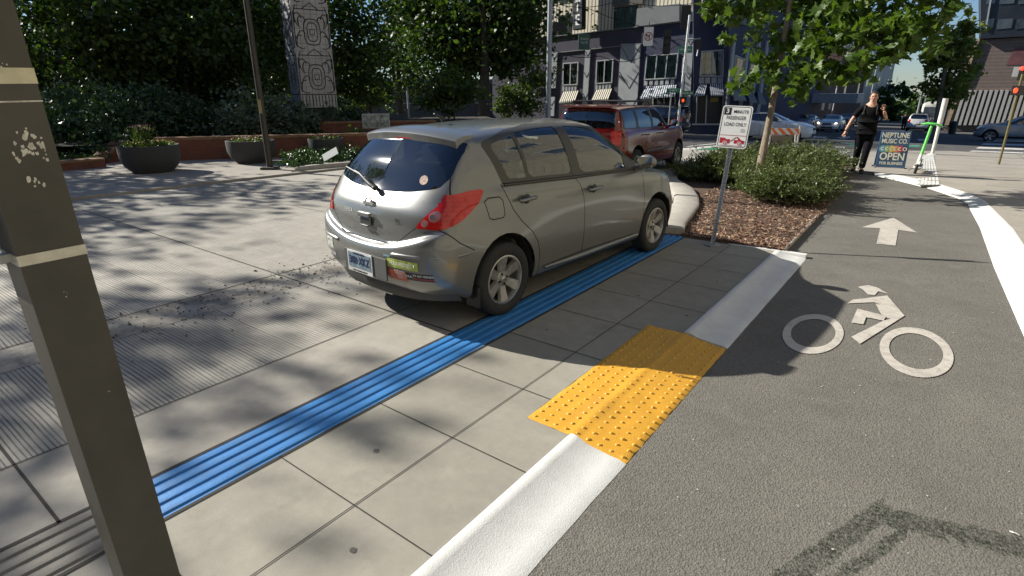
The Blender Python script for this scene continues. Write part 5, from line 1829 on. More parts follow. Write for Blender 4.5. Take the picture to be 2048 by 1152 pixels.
NARROW_W = [(0, 0), (.17, .45), (.10, .8), (0, 1.0), (-.10, .8), (-.17, .45)]
for i, (n, d, rx, h, c) in enumerate(((-2.02, 10.45, .78, .62, 620), (-2.25, 11.6, .95, .80, 760), (-3.45, 12.2, .85, .70, 560), (-2.45, 13.2, 1.0, .88, 680), (-3.75, 13.9, .85, .72, 420), (-2.35, 14.9, .9, .80, 460), (-3.6, 15.6, .9, .7, 300), (-4.05, 11.9, .45, .45, 220))):
    bed_shrub(['low shrub nearest the path at the front of the mulch bed', 'dense shrub in front of the young maple trunk', 'shrub behind the loading sign beside the curved kerb', 'tall shrub right behind the young maple trunk', 'shrub in front of the striped barricade, on the street side', 'shrub at the far path side of the bed', 'farthest shrub of the bed beside the street', 'small low shrub at the left tip of the bed'][i], n, d, rx, h, c, 60 + i)

# mulch chips
r = random.Random(8)
b = MB()
vs, fs = [], []
for _ in range(15000):
    d = 6.98 + 5.6 * r.random() ** 1.5; n = r.uniform(-3.3, -1.22)
    lim = -2.50 if d < 7.3 else (-2.68 if d < 8.2 else (-2.95 if d < 9.3 else -3.6))
    if n < lim + .03: continue
    p = NV * n + DV * d; s = r.uniform(.006, .022); a = r.uniform(0, 6.3); w_ = r.uniform(.2, .45)
    x, y = Vector((math.cos(a), math.sin(a), r.gauss(0, .25))) * s, Vector((-math.sin(a), math.cos(a), r.gauss(0, .5))) * s * w_
    c = Vector((p.x, p.y, .020 + r.random() * .016)); q = len(vs)
    vs += [tuple(c + x + y), tuple(c - x + y), tuple(c - x - y), tuple(c + x - y)]; fs.append((q, q + 1, q + 2, q + 3))
me = bpy.data.meshes.new('mulch'); me.from_pydata(vs, [], fs)
m, t, bb, out = nodes_of('bark chips')
g = N(t, 'ShaderNodeNewGeometry')
t.links.new(ramp(t, g.outputs['Random Per Island'], [(.0, (.07, .035, .02)), (.45, (.19, .095, .055)), (.8, (.30, .18, .11)), (1.0, (.48, .38, .27))]), bb.inputs['Base Color'])
bb.inputs['Roughness'].default_value = .9
me.materials.append(m)
tag(link_mesh('mulch', me), 'reddish brown bark chips covering the bed around the loading sign', 'mulch', kind='stuff')

# hedge of rhododendrons behind the brick wall
HB = [('broad dark rhododendron behind the lowest wall, next to the post', [(120, 270, 15.5, 1.1), (180, 240, 16, 1.2), (110, 230, 17, 1.2)], M_LRHODO, 5200), ('dark green rhododendron above the bare brick end, left of the first planter', [(215, 255, 15.5, .95), (250, 245, 16, 1.0), (230, 285, 14.8, .55)], M_LRHODO, 4200),
      ('rounded rhododendron with a pale green top, behind the first planter', [(290, 235, 17, 1.1), (265, 215, 17.5, .8), (330, 250, 17, .9)], M_LRHODO, 4200), ('shadowed bush midway along the brick wall', [(380, 240, 18, 1.1), (420, 250, 17.5, .9), (360, 215, 19, .9)], M_LRHODO, 3600),
      ('grey green bush behind the thin lamp pole', [(500, 235, 17.5, .95), (470, 245, 17, .75), (530, 245, 17.5, .8)], M_LGREY, 4200), ('low grey green bush between the lamp pole and the carved column', [(570, 240, 18, .8), (600, 250, 18, .6)], M_LGREY, 2600),
      ('clipped dark hedge below the carved column', [(630, 250, 19, .7), (680, 245, 20, .8), (590, 262, 18, .5), (720, 250, 21, .7)], M_LRHODO, 3800), ('dark bush at the left of the map board, behind the car roof', [(690, 290, 16.5, .5), (720, 285, 17, .5)], M_LDARK, 1800)]
for i, (lb, bl, m_, n) in enumerate(HB):
    c = at(*bl[0][:3]); base = Vector((c.x, c.y, .35))
    shrub('hedge_bush', lb, base, [(at(x, y, dp), (r_, r_, r_ * .75)) for x, y, dp, r_ in bl], n, .115, OVAL, m_, 80 + i, 'bushes behind the brick wall', clump=.2)
# ground cover beside the left kerb
gc = []
for (px, py, r_) in ((590, 335, .40), (620, 325, .45), (650, 318, .45), (690, 312, .5), (610, 342, .3), (660, 330, .38), (700, 322, .4)):
    P = gp(px, py); gc.append(((P.x, P.y + .2, .12), (r_, r_, .20)))
shrub('ivy_patch', 'low glossy ivy spilling over the left kerb behind the car', gc[0][0], gc, 5200, .075, OVAL, M_LIVY, 95, stems=4)
gc = [((gp(px, 331).x, gp(px, 331).y, .15), (.5, .4, .12)) for px in (140, 170, 200)]
shrub('ivy_patch', 'thin strip of ground cover on the low brick wall by the post', gc[0][0], gc, 1500, .06, OVAL, M_LIVY, 96, stems=3)

# ================================================================== BUILDINGS
class Wall:
    """an upright facade plane; pixel outlines give its openings, all built as real panels on the plane"""
    def __init__(s, P0, U, tilt=0.0):
        s.P0 = Vector(P0); U = Vector(U).normalized(); Z = Vector((0, 0, 1))
        s.N = U.cross(Z).normalized()
        if s.N.dot(-s.P0) < 0: s.N = -s.N                # faces the camera side
        Rm = Matrix.Rotation(tilt, 3, s.N)
        s.U = Rm @ U; s.W = Rm @ Z

    def uw(s, px, py):
        d = ray(px, py); o = Vector((0, 0, CAM_H))
        t = (s.P0 - o).dot(s.N) / d.dot(s.N)
        q = o + d * t - s.P0
        return q.dot(s.U), q.dot(s.W)

    def P(s, u, w_, h=0.0): return s.P0 + s.U * u + s.W * w_ + s.N * h

    def quad(s, b, pts, h0, h1, mi=0, px=True):
        q = [s.uw(*p) if px else p for p in pts]
        n = len(q)
        b.add([s.P(u, w_, h0) for u, w_ in q] + [s.P(u, w_, h1) for u, w_ in q], [tuple(range(n, 2 * n))] + [(i, (i + 1) % n, n + (i + 1) % n, n + i) for i in range(n)], mi)
        return b


M_NAVY = mat('navy painted stucco', (.032, .038, .078), .75, var=.2, vs=1.2, dirt=.3)
M_NAVY_LIT = mat('sunlit navy stucco', (.058, .052, .076), .8, var=.2, vs=1.5, dirt=.25)  # navy wall in raking sun; its lighter plum cast is put in the colour
M_LGY = mat('pale grey panel', (.34, .36, .37), .7, var=.12, vs=2)
M_GYP = mat('mid grey panel', (.20, .215, .215), .7, var=.12, vs=2)
M_WFR = mat('window frame pale', (.40, .42, .42), .5, var=.1)
M_WDK = mat('dark window frame', (.03, .032, .036), .5, var=.1)
M_DOOR = mat('dark shopfront', (.018, .018, .02), .5, var=.2)
M_CURT = mat('curtain', (.42, .47, .44), .8, var=.5, vs=3)


def siding_mat():
    m, t, b, out = nodes_of('ribbed beige siding')
    tc = N(t, 'ShaderNodeTexCoord').outputs['Object']
    sep = N(t, 'ShaderNodeSeparateXYZ'); t.links.new(tc, sep.inputs[0])
    u = mth(t, 'ADD', mth(t, 'MULTIPLY', sep.outputs[0], NV.x), mth(t, 'MULTIPLY', sep.outputs[1], NV.y))
    u = mth(t, 'ADD', u, mth(t, 'MULTIPLY', mth(t, 'ADD', mth(t, 'MULTIPLY', sep.outputs[0], DV.x), mth(t, 'MULTIPLY', sep.outputs[1], DV.y)), .6))
    s_ = mth(t, 'FRACT', mth(t, 'MULTIPLY', u, 3.8))
    g_ = ramp(t, s_, [(.0, (.10, .085, .06)), (.22, (.16, .14, .10)), (.30, (.62, .57, .45)), (.9, (.56, .51, .40))])
    t.links.new(g_, b.inputs['Base Color']); b.inputs['Roughness'].default_value = .8
    bump(t, b, s_, .6, .05)
    return m


M_SID = siding_mat()
M_PANE = glass_mat('facade glass', (.72, .84, .82), .9, .90, .01)


def stripe_mat(name, a, c, k):
    m, t, b, out = nodes_of(name)
    at_ = N(t, 'ShaderNodeAttribute', attribute_name='stripe')
    f = mth(t, 'GREATER_THAN', mth(t, 'FRACT', mth(t, 'MULTIPLY', at_.outputs['Fac'], k)), .5)
    t.links.new(mixc(t, f, a, c), b.inputs['Base Color']); b.inputs['Roughness'].default_value = .8
    return m


def window(wl, pts, root, panes=2, name='window', fr=None, depth=.10, curtain=True):
    """frame with panes; the glass is a sub-part"""
    q = [wl.uw(*p) for p in pts]                       # tl, tr, br, bl
    tl, tr, br, bl = [Vector(p) for p in q]
    b = MB(); g = MB()
    e = .07
    def L(a, c, t_): return a + (c - a) * t_
    W_ = (tr - tl).length; H_ = (bl - tl).length
    fx = e / max(W_, .1); fy = e / max(H_, .1)
    def bil(x, y): return L(L(tl, tr, x), L(bl, br, x), y)
    def rect_(x0, y0, x1, y1, h0, h1, mb, mi=0):
        wl.quad(mb, [tuple(bil(x0, y0)), tuple(bil(x1, y0)), tuple(bil(x1, y1)), tuple(bil(x0, y1))], h0, h1, mi, px=False)
    rect_(0, 0, 1, fy, .0, depth, b); rect_(0, 1 - fy, 1, 1, 0, depth, b)
    for k in range(panes + 1):
        x = k / panes * (1 - fx); rect_(x, fy, x + fx, 1 - fy, 0, depth * .97, b)
    o = b.build(name, fr or M_WFR, root)
    rect_(fx * .5, fy * .5, 1 - fx * .5, 1 - fy * .5, .05, .055, g)
    g.build('pane', M_PANE, o)
    if curtain:
        c = MB()
        K = 14
        rr_ = random.Random(int(pts[0][0]))
        for k in range(K):
            if rr_.random() < .15: continue
            rect_(fx + (1 - 2 * fx) * k / K, fy, fx + (1 - 2 * fx) * (k + .8) / K, 1 - fy, .034, .045, c)
        if c.v: c.build('curtain', M_CURT, o)
    return o


def awning(wl, pts, root, out=.9, m=None, name='awning'):
    """pts tl, tr, br, bl on the facade as seen; the lower edge stands out from the wall"""
    # find lower-edge points in space on a plane offset from the wall
    off = Wall(wl.P0 + wl.N * out, wl.U); off.U, off.W, off.N = wl.U, wl.W, wl.N
    tl, tr = [wl.P(*wl.uw(*p), .03) for p in pts[:2]]
    br, bl = [off.P(*off.uw(*p)) for p in pts[2:]]
    K = 1
    me = bpy.data.meshes.new(name)
    n = 24
    vs = []; fs = []; at_ = []
    for i in range(n + 1):
        t_ = i / n
        a = tl.lerp(tr, t_); c = bl.lerp(br, t_); d = c - wl.W * .10
        d2 = d - wl.N * .03
        vs += [tuple(a), tuple(c), tuple(d), tuple(d2), tuple(a - wl.W * .04)]
        at_ += [t_] * 5
    for i in range(n):
        k = i * 5
        for j in range(4): fs.append((k + j, k + 5 + j, k + 6 + j, k + 1 + j))
    me.from_pydata(vs, [], fs)
    A_ = me.attributes.new('stripe', 'FLOAT', 'POINT'); A_.data.foreach_set('value', at_)
    me.materials.append(m)
    o = link_mesh(name, me, root)
    return o


def navy_building():
    root = empty('corner_building', (0, 0, 0), 0, 'navy corner building with striped awnings, chevron pilasters and ribbed beige upper floors', 'building')
    c0 = gp(1385, 266); c0.z = zg(c0.x, c0.y) - .3
    A = Wall(c0, -NV, R(-1.8) * -1)
    # make sure the tilt brings the right side up in the picture
    A1 = Wall(c0, -NV, R(2.0)); A2 = Wall(c0, -NV, R(-2.0))
    for cand in (A1, A2):
        u, w_ = cand.uw(1360, 44); u2, w2 = cand.uw(1050, 79)
        cand.err = abs(w_ - w2)
    A = A1 if A1.err < A2.err else A2
    b = MB()
    A.quad(b, [(985, 86), (1386, 41), (1388, 275), (985, 262)], -.4, 0, 0)
    b.build('lower_wall', M_NAVY_LIT, root)
    b = MB(); A.quad(b, [(1283, 53), (1387, 41), (1388, 272), (1282, 270)], -.2, .012, 0); b.build('navy_wall', M_NAVY, root)
    b = MB(); A.quad(b, [(985, -330), (1375, -330), (1386, 41), (985, 86)], -.4, .03, 0); b.build('siding_wall', M_SID, root)
    b = MB()
    A.quad(b, [(985, 118), (1284, 87), (1284, 88.5), (985, 119.6)], 0, .10, 0); A.quad(b, [(985, 86), (1386, 41), (1386, 42.5), (985, 87.5)], 0, .14, 0)
    b.build('cornice_trim', M_GYP, root)
    # shopfront
    for p in ([(1118, 200), (1160, 198), (1160, 262), (1118, 262)], [(1186, 197), (1226, 195), (1226, 262), (1186, 262)], [(1283, 194), (1352, 190), (1352, 266), (1283, 266)]):
        b = MB(); A.quad(b, p, 0, .02); b.build('shopfront', M_DOOR, root)
    b = MB()
    for x in (1306, 1328, 1350): A.quad(b, [(x, 194), (x + 1.6, 194), (x + .6, 264), (x - 1, 264)], .02, .08)
    b.build('shopfront_mullions', M_WFR, root)
    # pilasters with chevrons
    for (x0, x1, y0, y1, nm) in ((1170, 1182, 98, 215, 1), (1241, 1282, 87, 232, 2), (1102, 1116, 104, 232, 1), (1374, 1388, 76, 262, 1)):
        b = MB(); dx = (y1 - y0) * .055
        A.quad(b, [(x0 + 2, y0 + (1 if nm > 1 else 0)), (x1, y0), (x1 - dx, y1), (x0 - dx + 2, y1)], .0, .10)
        p = b.build('pilaster', M_LGY, root)
        b = MB()
        for k in range(3):
            yy = y0 + 4 + k * (y1 - y0) * .36; sh = -dx * (k * .36)
            hh = 33 if nm > 1 else 10
            m_ = (x0 + x1) / 2 + 1 + sh * 1.1
            for (xa, ya, xb, yb) in ((x0 + 2 + sh, yy, m_, yy + hh), (m_, yy + hh, x1 + sh, yy - 1)):
                if yb < y1 and ya < y1: A.quad(b, [(xa, ya), (xb, yb), (xb, yb + 1.8), (xa, ya + 1.8)], .10, .115)
        b.build('chevron', M_WDK, p)
    # upper windows of the navy floor and light spandrels
    for pts, pn, nm in (([(1127, 126), (1158, 124), (1156, 170), (1126, 171)], 2, 0), ([(1194, 121), (1228, 118), (1225, 166), (1192, 168)], 2, 0), ([(1294, 111), (1358, 106), (1353, 157), (1289, 160)], 3, 0)):
        window(A, pts, root, pn)
        (x0, y0), (x1, y1), (x2, y2), (x3, y3) = pts
        b = MB(); K = 5 if pn == 2 else 6
        for k in range(K):
            a_ = x3 + (x2 - x3) * k / K; c_ = x3 + (x2 - x3) * (k + .62) / K
            yb = y3 + (y2 - y3) * k / K
            A.quad(b, [(a_, yb + 1), (c_, yb + 1), (c_ - .6, yb + 11), (a_ - .6, yb + 11)], 0, .06, 0)
        b.build('spandrel', M_LGY, root)
    st = stripe_mat('awning stripes cream', (.02, .022, .03), (.60, .56, .44), 8.0)
    st2 = stripe_mat('awning stripes white', (.012, .016, .035), (.50, .54, .58), 15.0)
    awning(A, [(1126, 183), (1157, 181), (1150, 200), (1117, 204)], root, .9, st)
    awning(A, [(1192, 179), (1224, 177), (1216, 197), (1182, 200)], root, .9, st)
    awning(A, [(1291, 173), (1353, 169), (1350, 190), (1279, 195)], root, .9, st2)
    # upper floor windows in the siding
    window(A, [(1118, 31), (1140, 29), (1138, 72), (1116, 75)], root, 1, fr=M_WDK)
    window(A, [(1097, 62), (1116, 60), (1116, 75), (1096, 78)], root, 1, fr=M_WDK)
    window(A, [(1229, 16), (1277, 11), (1273, 57), (1228, 60)], root, 2, fr=M_WDK)
    window(A, [(1118, -40), (1140, -44), (1140, 2), (1118, 5)], root, 1, fr=M_WDK)
    b = MB(); A.quad(b, [(1278, 18), (1362, 8), (1362, 43), (1275, 54)], .03, .30); b.build('bay_panel', M_GYP, root)
    b = MB(); A.quad(b, [(1229, -10), (1290, -20), (1288, 8), (1229, 14)], .03, .22); b.build('bay_panel', mat('taupe panel', (.11, .105, .09), .7), root)
    # chamfered corner: faces the crossing
    Uc = (DV * .50 + NV * 1.0).normalized()
    B = Wall(A.P(*A.uw(1388, 266)), Uc, 0)
    B1 = Wall(B.P0, Uc, R(1.0)); B2 = Wall(B.P0, Uc, R(-1.0))
    B = B1 if (B1.W.dot(A.U)) * (A.W.dot(A.U) + 1e-9) >= 0 else B2
    b = MB(); B.quad(b, [(1386, -330), (1466, -330), (1470, 30), (1458, 275), (1387, 272)], -.3, 0); b.build('corner_wall', M_NAVY, root)
    b = MB(); B.quad(b, [(1402, 34), (1440, 28), (1466, 36), (1466, -330), (1402, -330)], 0, .9); b.build('corner_bay', mat('taupe panel', (.11, .105, .09), .7), root)
    window(B, [(1402, 102), (1448, 99), (1446, 154), (1399, 153)], root, 2, depth=.12)
    b = MB()
    for k, (x0, x1) in enumerate(((1398, 1408), (1410, 1420), (1423, 1433), (1435, 1446))): B.quad(b, [(x0, 155), (x1, 155), (x1 - .5, 167), (x0 - .5, 167)], 0, .08)
    b.build('spandrel', M_LGY, root)
    awning(B, [(1399, 168), (1414, 167), (1409, 188), (1387, 190)], root, .8, stripe_mat('awning stripes white corner', (.012, .016, .035), (.50, .54, .58), 5.0))
    awning(B, [(1418, 167), (1446, 167), (1447, 189), (1420, 189)], root, .8, stripe_mat('awning stripes white right', (.012, .016, .035), (.50, .54, .58), 7.0))
    b = MB(); B.quad(b, [(1390, 192), (1447, 191), (1440, 250), (1384, 250)], 0, .03); b.build('shopfront', M_DOOR, root)
    b = MB()
    for x in (1393, 1412, 1445): B.quad(b, [(x, 190), (x + 2.4, 190), (x - .5, 250), (x - 2.6, 250)], .03, .12)
    B.quad(b, [(1384, 247), (1441, 247), (1441, 250), (1384, 250)], .03, .13)
    b.build('door_frame', M_WFR, root)
    b = MB(); B.quad(b, [(1421, 196), (1437, 195), (1436, 203), (1420, 204)], .035, .045); b.build('shop_notice', mat('dim yellow sign', (.30, .24, .05), .6), root)
    window(B, [(1403, 8), (1428, 4), (1428, 34), (1403, 36)], root, 1, fr=M_WDK)
    # side facade receding along the street
    S0 = B.P(*B.uw(1460, 262))
    S_ = Wall(S0, DV, 0)
    b = MB(); S_.quad(b, [(1456, -300), (1640, -100), (1640, 245), (1458, 272)], -.3, 0); b.build('side_wall', M_NAVY, root)
    for x0, x1 in ((1464, 1461), (1494, 1488), (1515, 1508), (1532, 1524)):
        b = MB(); S_.quad(b, [(x0, 82), (x0 + 4.5, 84), (x1 - 8, 228), (x1 - 13, 228)], 0, .10); b.build('pilaster', M_LGY, root)
    window(S_, [(1469, 110), (1487, 118), (1480, 165), (1462, 160)], root, 1)
    window(S_, [(1500, 124), (1511, 130), (1503, 165), (1493, 162)], root, 1)
    window(S_, [(1476, 22), (1496, 26), (1492, 52), (1472, 48)], root, 1, fr=M_WDK)
    gr = stripe_mat('awning plain grey', (.17, .18, .18), (.17, .18, .18), 1.0)
    awning(S_, [(1462, 174), (1480, 177), (1493, 199), (1468, 197)], root, 1.3, gr)
    awning(S_, [(1492, 180), (1504, 181), (1514, 203), (1499, 201)], root, 1.3, gr)
    awning(S_, [(1514, 183), (1522, 185), (1533, 207), (1518, 205)], root, 1.3, gr)
    # blade sign standing out from the wall
    b = MB()
    P = A.P(*A.uw(1176, 60), 0)
    u0, w0 = A.uw(1170, 62); u1, w1 = A.uw(1190, -60)
    base = A.P(*A.uw(1160, 62), .6)
    sg = empty('blade_sign', base, 0, 'black vertical blade sign with white letters A T E on the corner building wall', 'sign')
    px = A.N; up = A.W; side = A.U
    # plane of the sign: along the wall normal
    ax = (A.N * .25 + NV * .97).normalized()
    Msg = Matrix((ax, up, ax.cross(up).normalized())).transposed().to_4x4()
    Hs = w1 - w0
    MB().box((.35, Hs / 2, 0), (.95, Hs, .40), M=Msg).build('sign_box', mat('sign charcoal', (.006, .008, .014), .6, spec=.2), sg, bevel=.06)
    n_ = Msg.to_3x3() @ Vector((0, 0, 1)); tocam = -(base).normalized(); sgn = 1 if n_.dot(tocam) > 0 else -1
    for ch, zz in (('E', .75), ('T', 1.62), ('A', 2.50)):
        Mt = Msg @ Matrix.Translation((.36, zz - .15, (.206) * sgn)) @ (Matrix.Identity(4) if sgn > 0 else Matrix.Rotation(math.pi, 4, 'Y'))
        text('letter', ch, .95, mat('sign letter white', (.55, .57, .60), .5), sg, Mt, bold=.02, sx=.95)
    MB().box((-.20, 1.2, 0), (.35, .3, .2), M=Msg).build('bracket', M_WDK, sg)
    # building mass behind the facades: roof and back
    b = MB()
    return root


navy_building()
M_BRICK = None


def brick_mat(name, c0, c1, mortar, scale=1.0, axis=None):
    m, t, b, out = nodes_of(name)
    tc = N(t, 'ShaderNodeTexCoord').outputs['Object']
    sep = N(t, 'ShaderNodeSeparateXYZ'); t.links.new(tc, sep.inputs[0])
    ax = axis or (1, 0)
    u = mth(t, 'ADD', mth(t, 'MULTIPLY', sep.outputs[0], ax[0]), mth(t, 'MULTIPLY', sep.outputs[1], ax[1]))
    cmb = N(t, 'ShaderNodeCombineXYZ'); t.links.new(u, cmb.inputs[0]); t.links.new(sep.outputs[2], cmb.inputs[1])
    br = N(t, 'ShaderNodeTexBrick', Scale=1.0)
    br.inputs['Color1'].default_value = (*c0, 1); br.inputs['Color2'].default_value = (*c1, 1); br.inputs['Mortar'].default_value = (*mortar, 1)
    br.inputs['Brick Width'].default_value = .21 * scale; br.inputs['Row Height'].default_value = .075 * scale; br.inputs['Mortar Size'].default_value = .008 * scale
    br.inputs['Bias'].default_value = -.2
    t.links.new(cmb.outputs[0], br.inputs['Vector'])
    n = noise_n(t, tc, 3, 5)
    c = mixc(t, ramp(t, n, [(.35, 0.0), (.7, .5)]), br.outputs['Color'], tuple(x * .5 for x in c0))
    t.links.new(c, b.inputs['Base Color']); b.inputs['Roughness'].default_value = .9
    bump(t, b, br.outputs['Fac'], -.4, .01)
    return m


M_BRICKL = brick_mat('red brown brick', (.22, .070, .040), (.15, .050, .032), (.10, .085, .07), 1.0, (1, .1))
M_BRICKR = brick_mat('weathered mauve brick', (.23, .155, .125), (.16, .105, .09), (.14, .12, .105), 2.2, (DV.x, DV.y))
M_CAP = mat('brick cap', (.23, .13, .07), .85, var=.25, vs=12)
M_AGG = mat('dark exposed aggregate', (.050, .050, .050), .95, var=.6, vs=90, bmp=1.0, bs=140)


def brick_walls():
    # long planter wall behind the bowls
    a, c = gp(318, 326), gp(640, 315)
    root = empty('brick_planter_wall', a, 0, 'long low red brown brick wall behind the round planters', 'wall')
    d = (c - a).normalized(); far = c + d * 3.2
    L = (far - a).length
    M = Matrix.Rotation(math.atan2(d.y, d.x), 4, 'Z')
    MB().box((L / 2, .15, .27), (L, .30, .58), M=M).build('wall', M_BRICKL, root)
    MB().box((L / 2, .15, .60), (L + .03, .34, .075), M=M).build('coping', M_CAP, root, bevel=.008)
    # sloping cheek wall at its left end
    root = empty('sloping_brick_wall', gp(218, 330), 0, 'short brick wall with a sloping cap beside the left planter', 'wall')
    P = [Vector((0, 0, 0)), gp(262, 322) - gp(218, 330)]
    dd = P[1].normalized(); q = Vector((-dd.y, dd.x, 0)) * .28
    Lc = P[1].length
    b = MB()
    def pr(z0a, z1a, z0b, z1b, out=0):
        v = []
        for s, z0, z1 in ((-.02 - out, z0a, z1a), (Lc + .02 + out, z0b, z1b)):
            for k, zz in ((-out, z0), (1 + out, z0), (1 + out, z1), (-out, z1)):
                p = dd * s + q * k; v.append((p.x, p.y, zz))
        return v, [(0, 1, 2, 3), (7, 6, 5, 4), (0, 4, 5, 1), (1, 5, 6, 2), (2, 6, 7, 3), (3, 7, 4, 0)]
    b.add(*pr(-.05, .18, -.05, .56)); b.build('wall', M_BRICKL, root)
    b = MB(); b.add(*pr(.182, .25, .562, .63, .06)); b.build('coping', M_CAP, root)
    # low wall at far left
    a, c = gp(60, 352), gp(214, 338)
    root = empty('low_brick_wall', a, 0, 'very low brick edging wall with ground cover behind the post', 'wall')
    d = (c - a).normalized(); L = (c - a).length; M = Matrix.Rotation(math.atan2(d.y, d.x), 4, 'Z')
    MB().box((L / 2, .2, .10), (L, .4, .22), M=M).build('wall', M_BRICKL, root)
    MB().box((L / 2, .2, .235), (L, .44, .05), M=M).build('coping', M_CAP, root, bevel=.006)
    # upper wall to the right behind
    a, c = at(640, 274, 19), at(760, 272, 19.5)
    a.z = c.z = 0
    root = empty('upper_brick_wall', a, 0, 'higher brick terrace wall below the carved column', 'wall')
    d = (c - a).normalized(); L = (c - a).length + 2; M = Matrix.Rotation(math.atan2(d.y, d.x), 4, 'Z')
    MB().box((L / 2, .15, .36), (L, .3, .75), M=M).build('wall', M_BRICKL, root)
    MB().box((L / 2, .15, .77), (L, .34, .07), M=M).build('coping', M_CAP, root, bevel=.006)
    # planting soil behind the walls
    b = MB(); a, c = gp(318, 326), gp(640, 315); d = (c - a).normalized(); q = Vector((-d.y, d.x, 0))
    v = [a + q * .3 - d * 7, c + q * .3 + d * 7, c + q * 14 + d * 9, a + q * 14 - d * 12]
    b.add([(p.x, p.y, .46) for p in v], [(0, 1, 2, 3)])
    o = b.build('planting_soil', mat('dark soil', (.035, .028, .02), .95, var=.4, vs=5)); o['kind'] = 'structure'


brick_walls()


def planter(px, py, dia, h, label, fl):
    c = gp(px, py)
    root = empty('planter_bowl', c, 0, label, 'planter', 'round concrete planters along the brick wall')
    R_ = dia / 2
    MB().lathe([(.001, 0), (R_ * .62, 0), (R_ * .66, .05), (R_ * .88, h * .30), (R_ * .985, h * .58), (R_, h * .9), (R_, h), (R_ * .90, h), (R_ * .90, h - .08), (.001, h - .08)], 40).build('bowl', M_AGG, root, smooth=40)
    r = random.Random(px)
    pts = []
    for _ in range(fl):
        a = r.uniform(0, 6.3); k = r.random() ** .5 * R_ * .85
        pts.append((Vector((math.cos(a) * k, math.sin(a) * k, h - .05 + r.random() * .10)), Vector((0, 0, 1))))
    leaves('plants', M_LMID, pts, .075, OVAL, root, px, .4)
    pts = []
    for _ in range(fl // 4):
        a = r.uniform(0, 6.3); k = r.random() ** .5 * R_ * .8
        pts.append((Vector((math.cos(a) * k, math.sin(a) * k, h + .03 + r.random() * .06)), Vector((0, 0, 1))))
    leaves('flowers', mat('planter flowers %d' % px, (.45, .38, .06) if px < 400 else (.36, .14, .14), .7), pts, .05, OVAL, root, px + 1, 1.2)['kind'] = 'stuff'
    if px < 400:
        pts = [(Vector((r.gauss(-.1, .10), r.gauss(0, .1), h + r.random() * .34)), Vector((0, 0, 1))) for _ in range(300)]
        leaves('grass_tuft', M_LMID, pts, .12, NARROW, root, 5, 0, aim=2.5)
        pts = [(Vector((r.gauss(-.08, .09), r.gauss(0, .1), h + .30 + r.random() * .14)), Vector((0, 0, 1))) for _ in range(60)]
        leaves('pink_blooms', mat('pink blooms', (.28, .10, .16), .7), pts, .05, OVAL, root, 6, .5)['kind'] = 'stuff'


planter(308, 347, 1.22, .64, 'large dark round concrete planter with yellow flowers, nearest the post', 500)
planter(507, 328, 1.16, .60, 'dark round concrete planter with reddish plants, right behind the lamp pole', 400)
planter(655, 317, .95, .55, 'dark round planter half hidden by ivy and the car', 300)
# left kerb and the plaza paving edge
b = MB(); K = [gp(*q) for q in ((575, 350), (600, 345), (640, 341), (700, 336), (760, 330), (840, 322))]
vs = []
for i, p in enumerate(K):
    q = Vector((-.15, 1, 0)).normalized()
    for k, z in ((0, -.02), (0, .12), (.02, .14), (.16, .14), (.18, .0)):
        v = p + q * k; zz = min(1, (i + .12) / 1.2); vs.append((v.x, v.y, z * zz if z > 0 else z))
b.add(vs, [(i * 5 + j, i * 5 + j + 1, i * 5 + 6 + j, i * 5 + 5 + j) for i in range(len(K) - 1) for j in range(4)])
o = b.build('left_kerb', M_CONC_KERB, smooth=30); o['kind'] = 'structure'
slab('plaza_paving', [(-11.83, -6), (-11.82, 3.0), (-11.72, 5.2), (-11.5, 7.5), (-11.35, 9.2), (-11.9, 12), (-22, 14), (-45, 14), (-45, -6)], M_CONC_OLD, .045, .12)
P = gp(660, 334)
o = MB().box((0, 0, 0), (.42, .20, .012), M=Matrix.Translation(P + Vector((0, .12, .30))) @ Matrix.Rotation(R(-28), 4, 'Y') @ Matrix.Rotation(R(55), 4, 'X')).build('foam_board', mat('white foam board', (.62, .64, .62), .7)); tag(o, 'white foam board scrap lying tilted on the ivy by the left kerb', 'litter')


# lamp pole
def lamp_pole():
    c = gp(541, 342)
    root = empty('lamp_pole', c, 0, 'thin dark steel pole on a square base with a small yellow tag', 'pole')
    MB().tube([(0, 0, 0), (0, 0, 7.5)], [.070, .050], 14).build('shaft', mat('dark bronze pole', (.045, .038, .030), .45, .3, var=.2), root, smooth=40)
    MB().box((0, 0, .05), (.34, .34, .10)).build('base_block', mat('dark bronze base', (.040, .036, .030), .6), root, bevel=.012)
    P = at(518, 212, 13.15)
    MB().box((0, -.066, P.z), (.055, .012, .30)).build('tag', mat('pole tag yellow', (.36, .30, .10), .6), root)


lamp_pole()


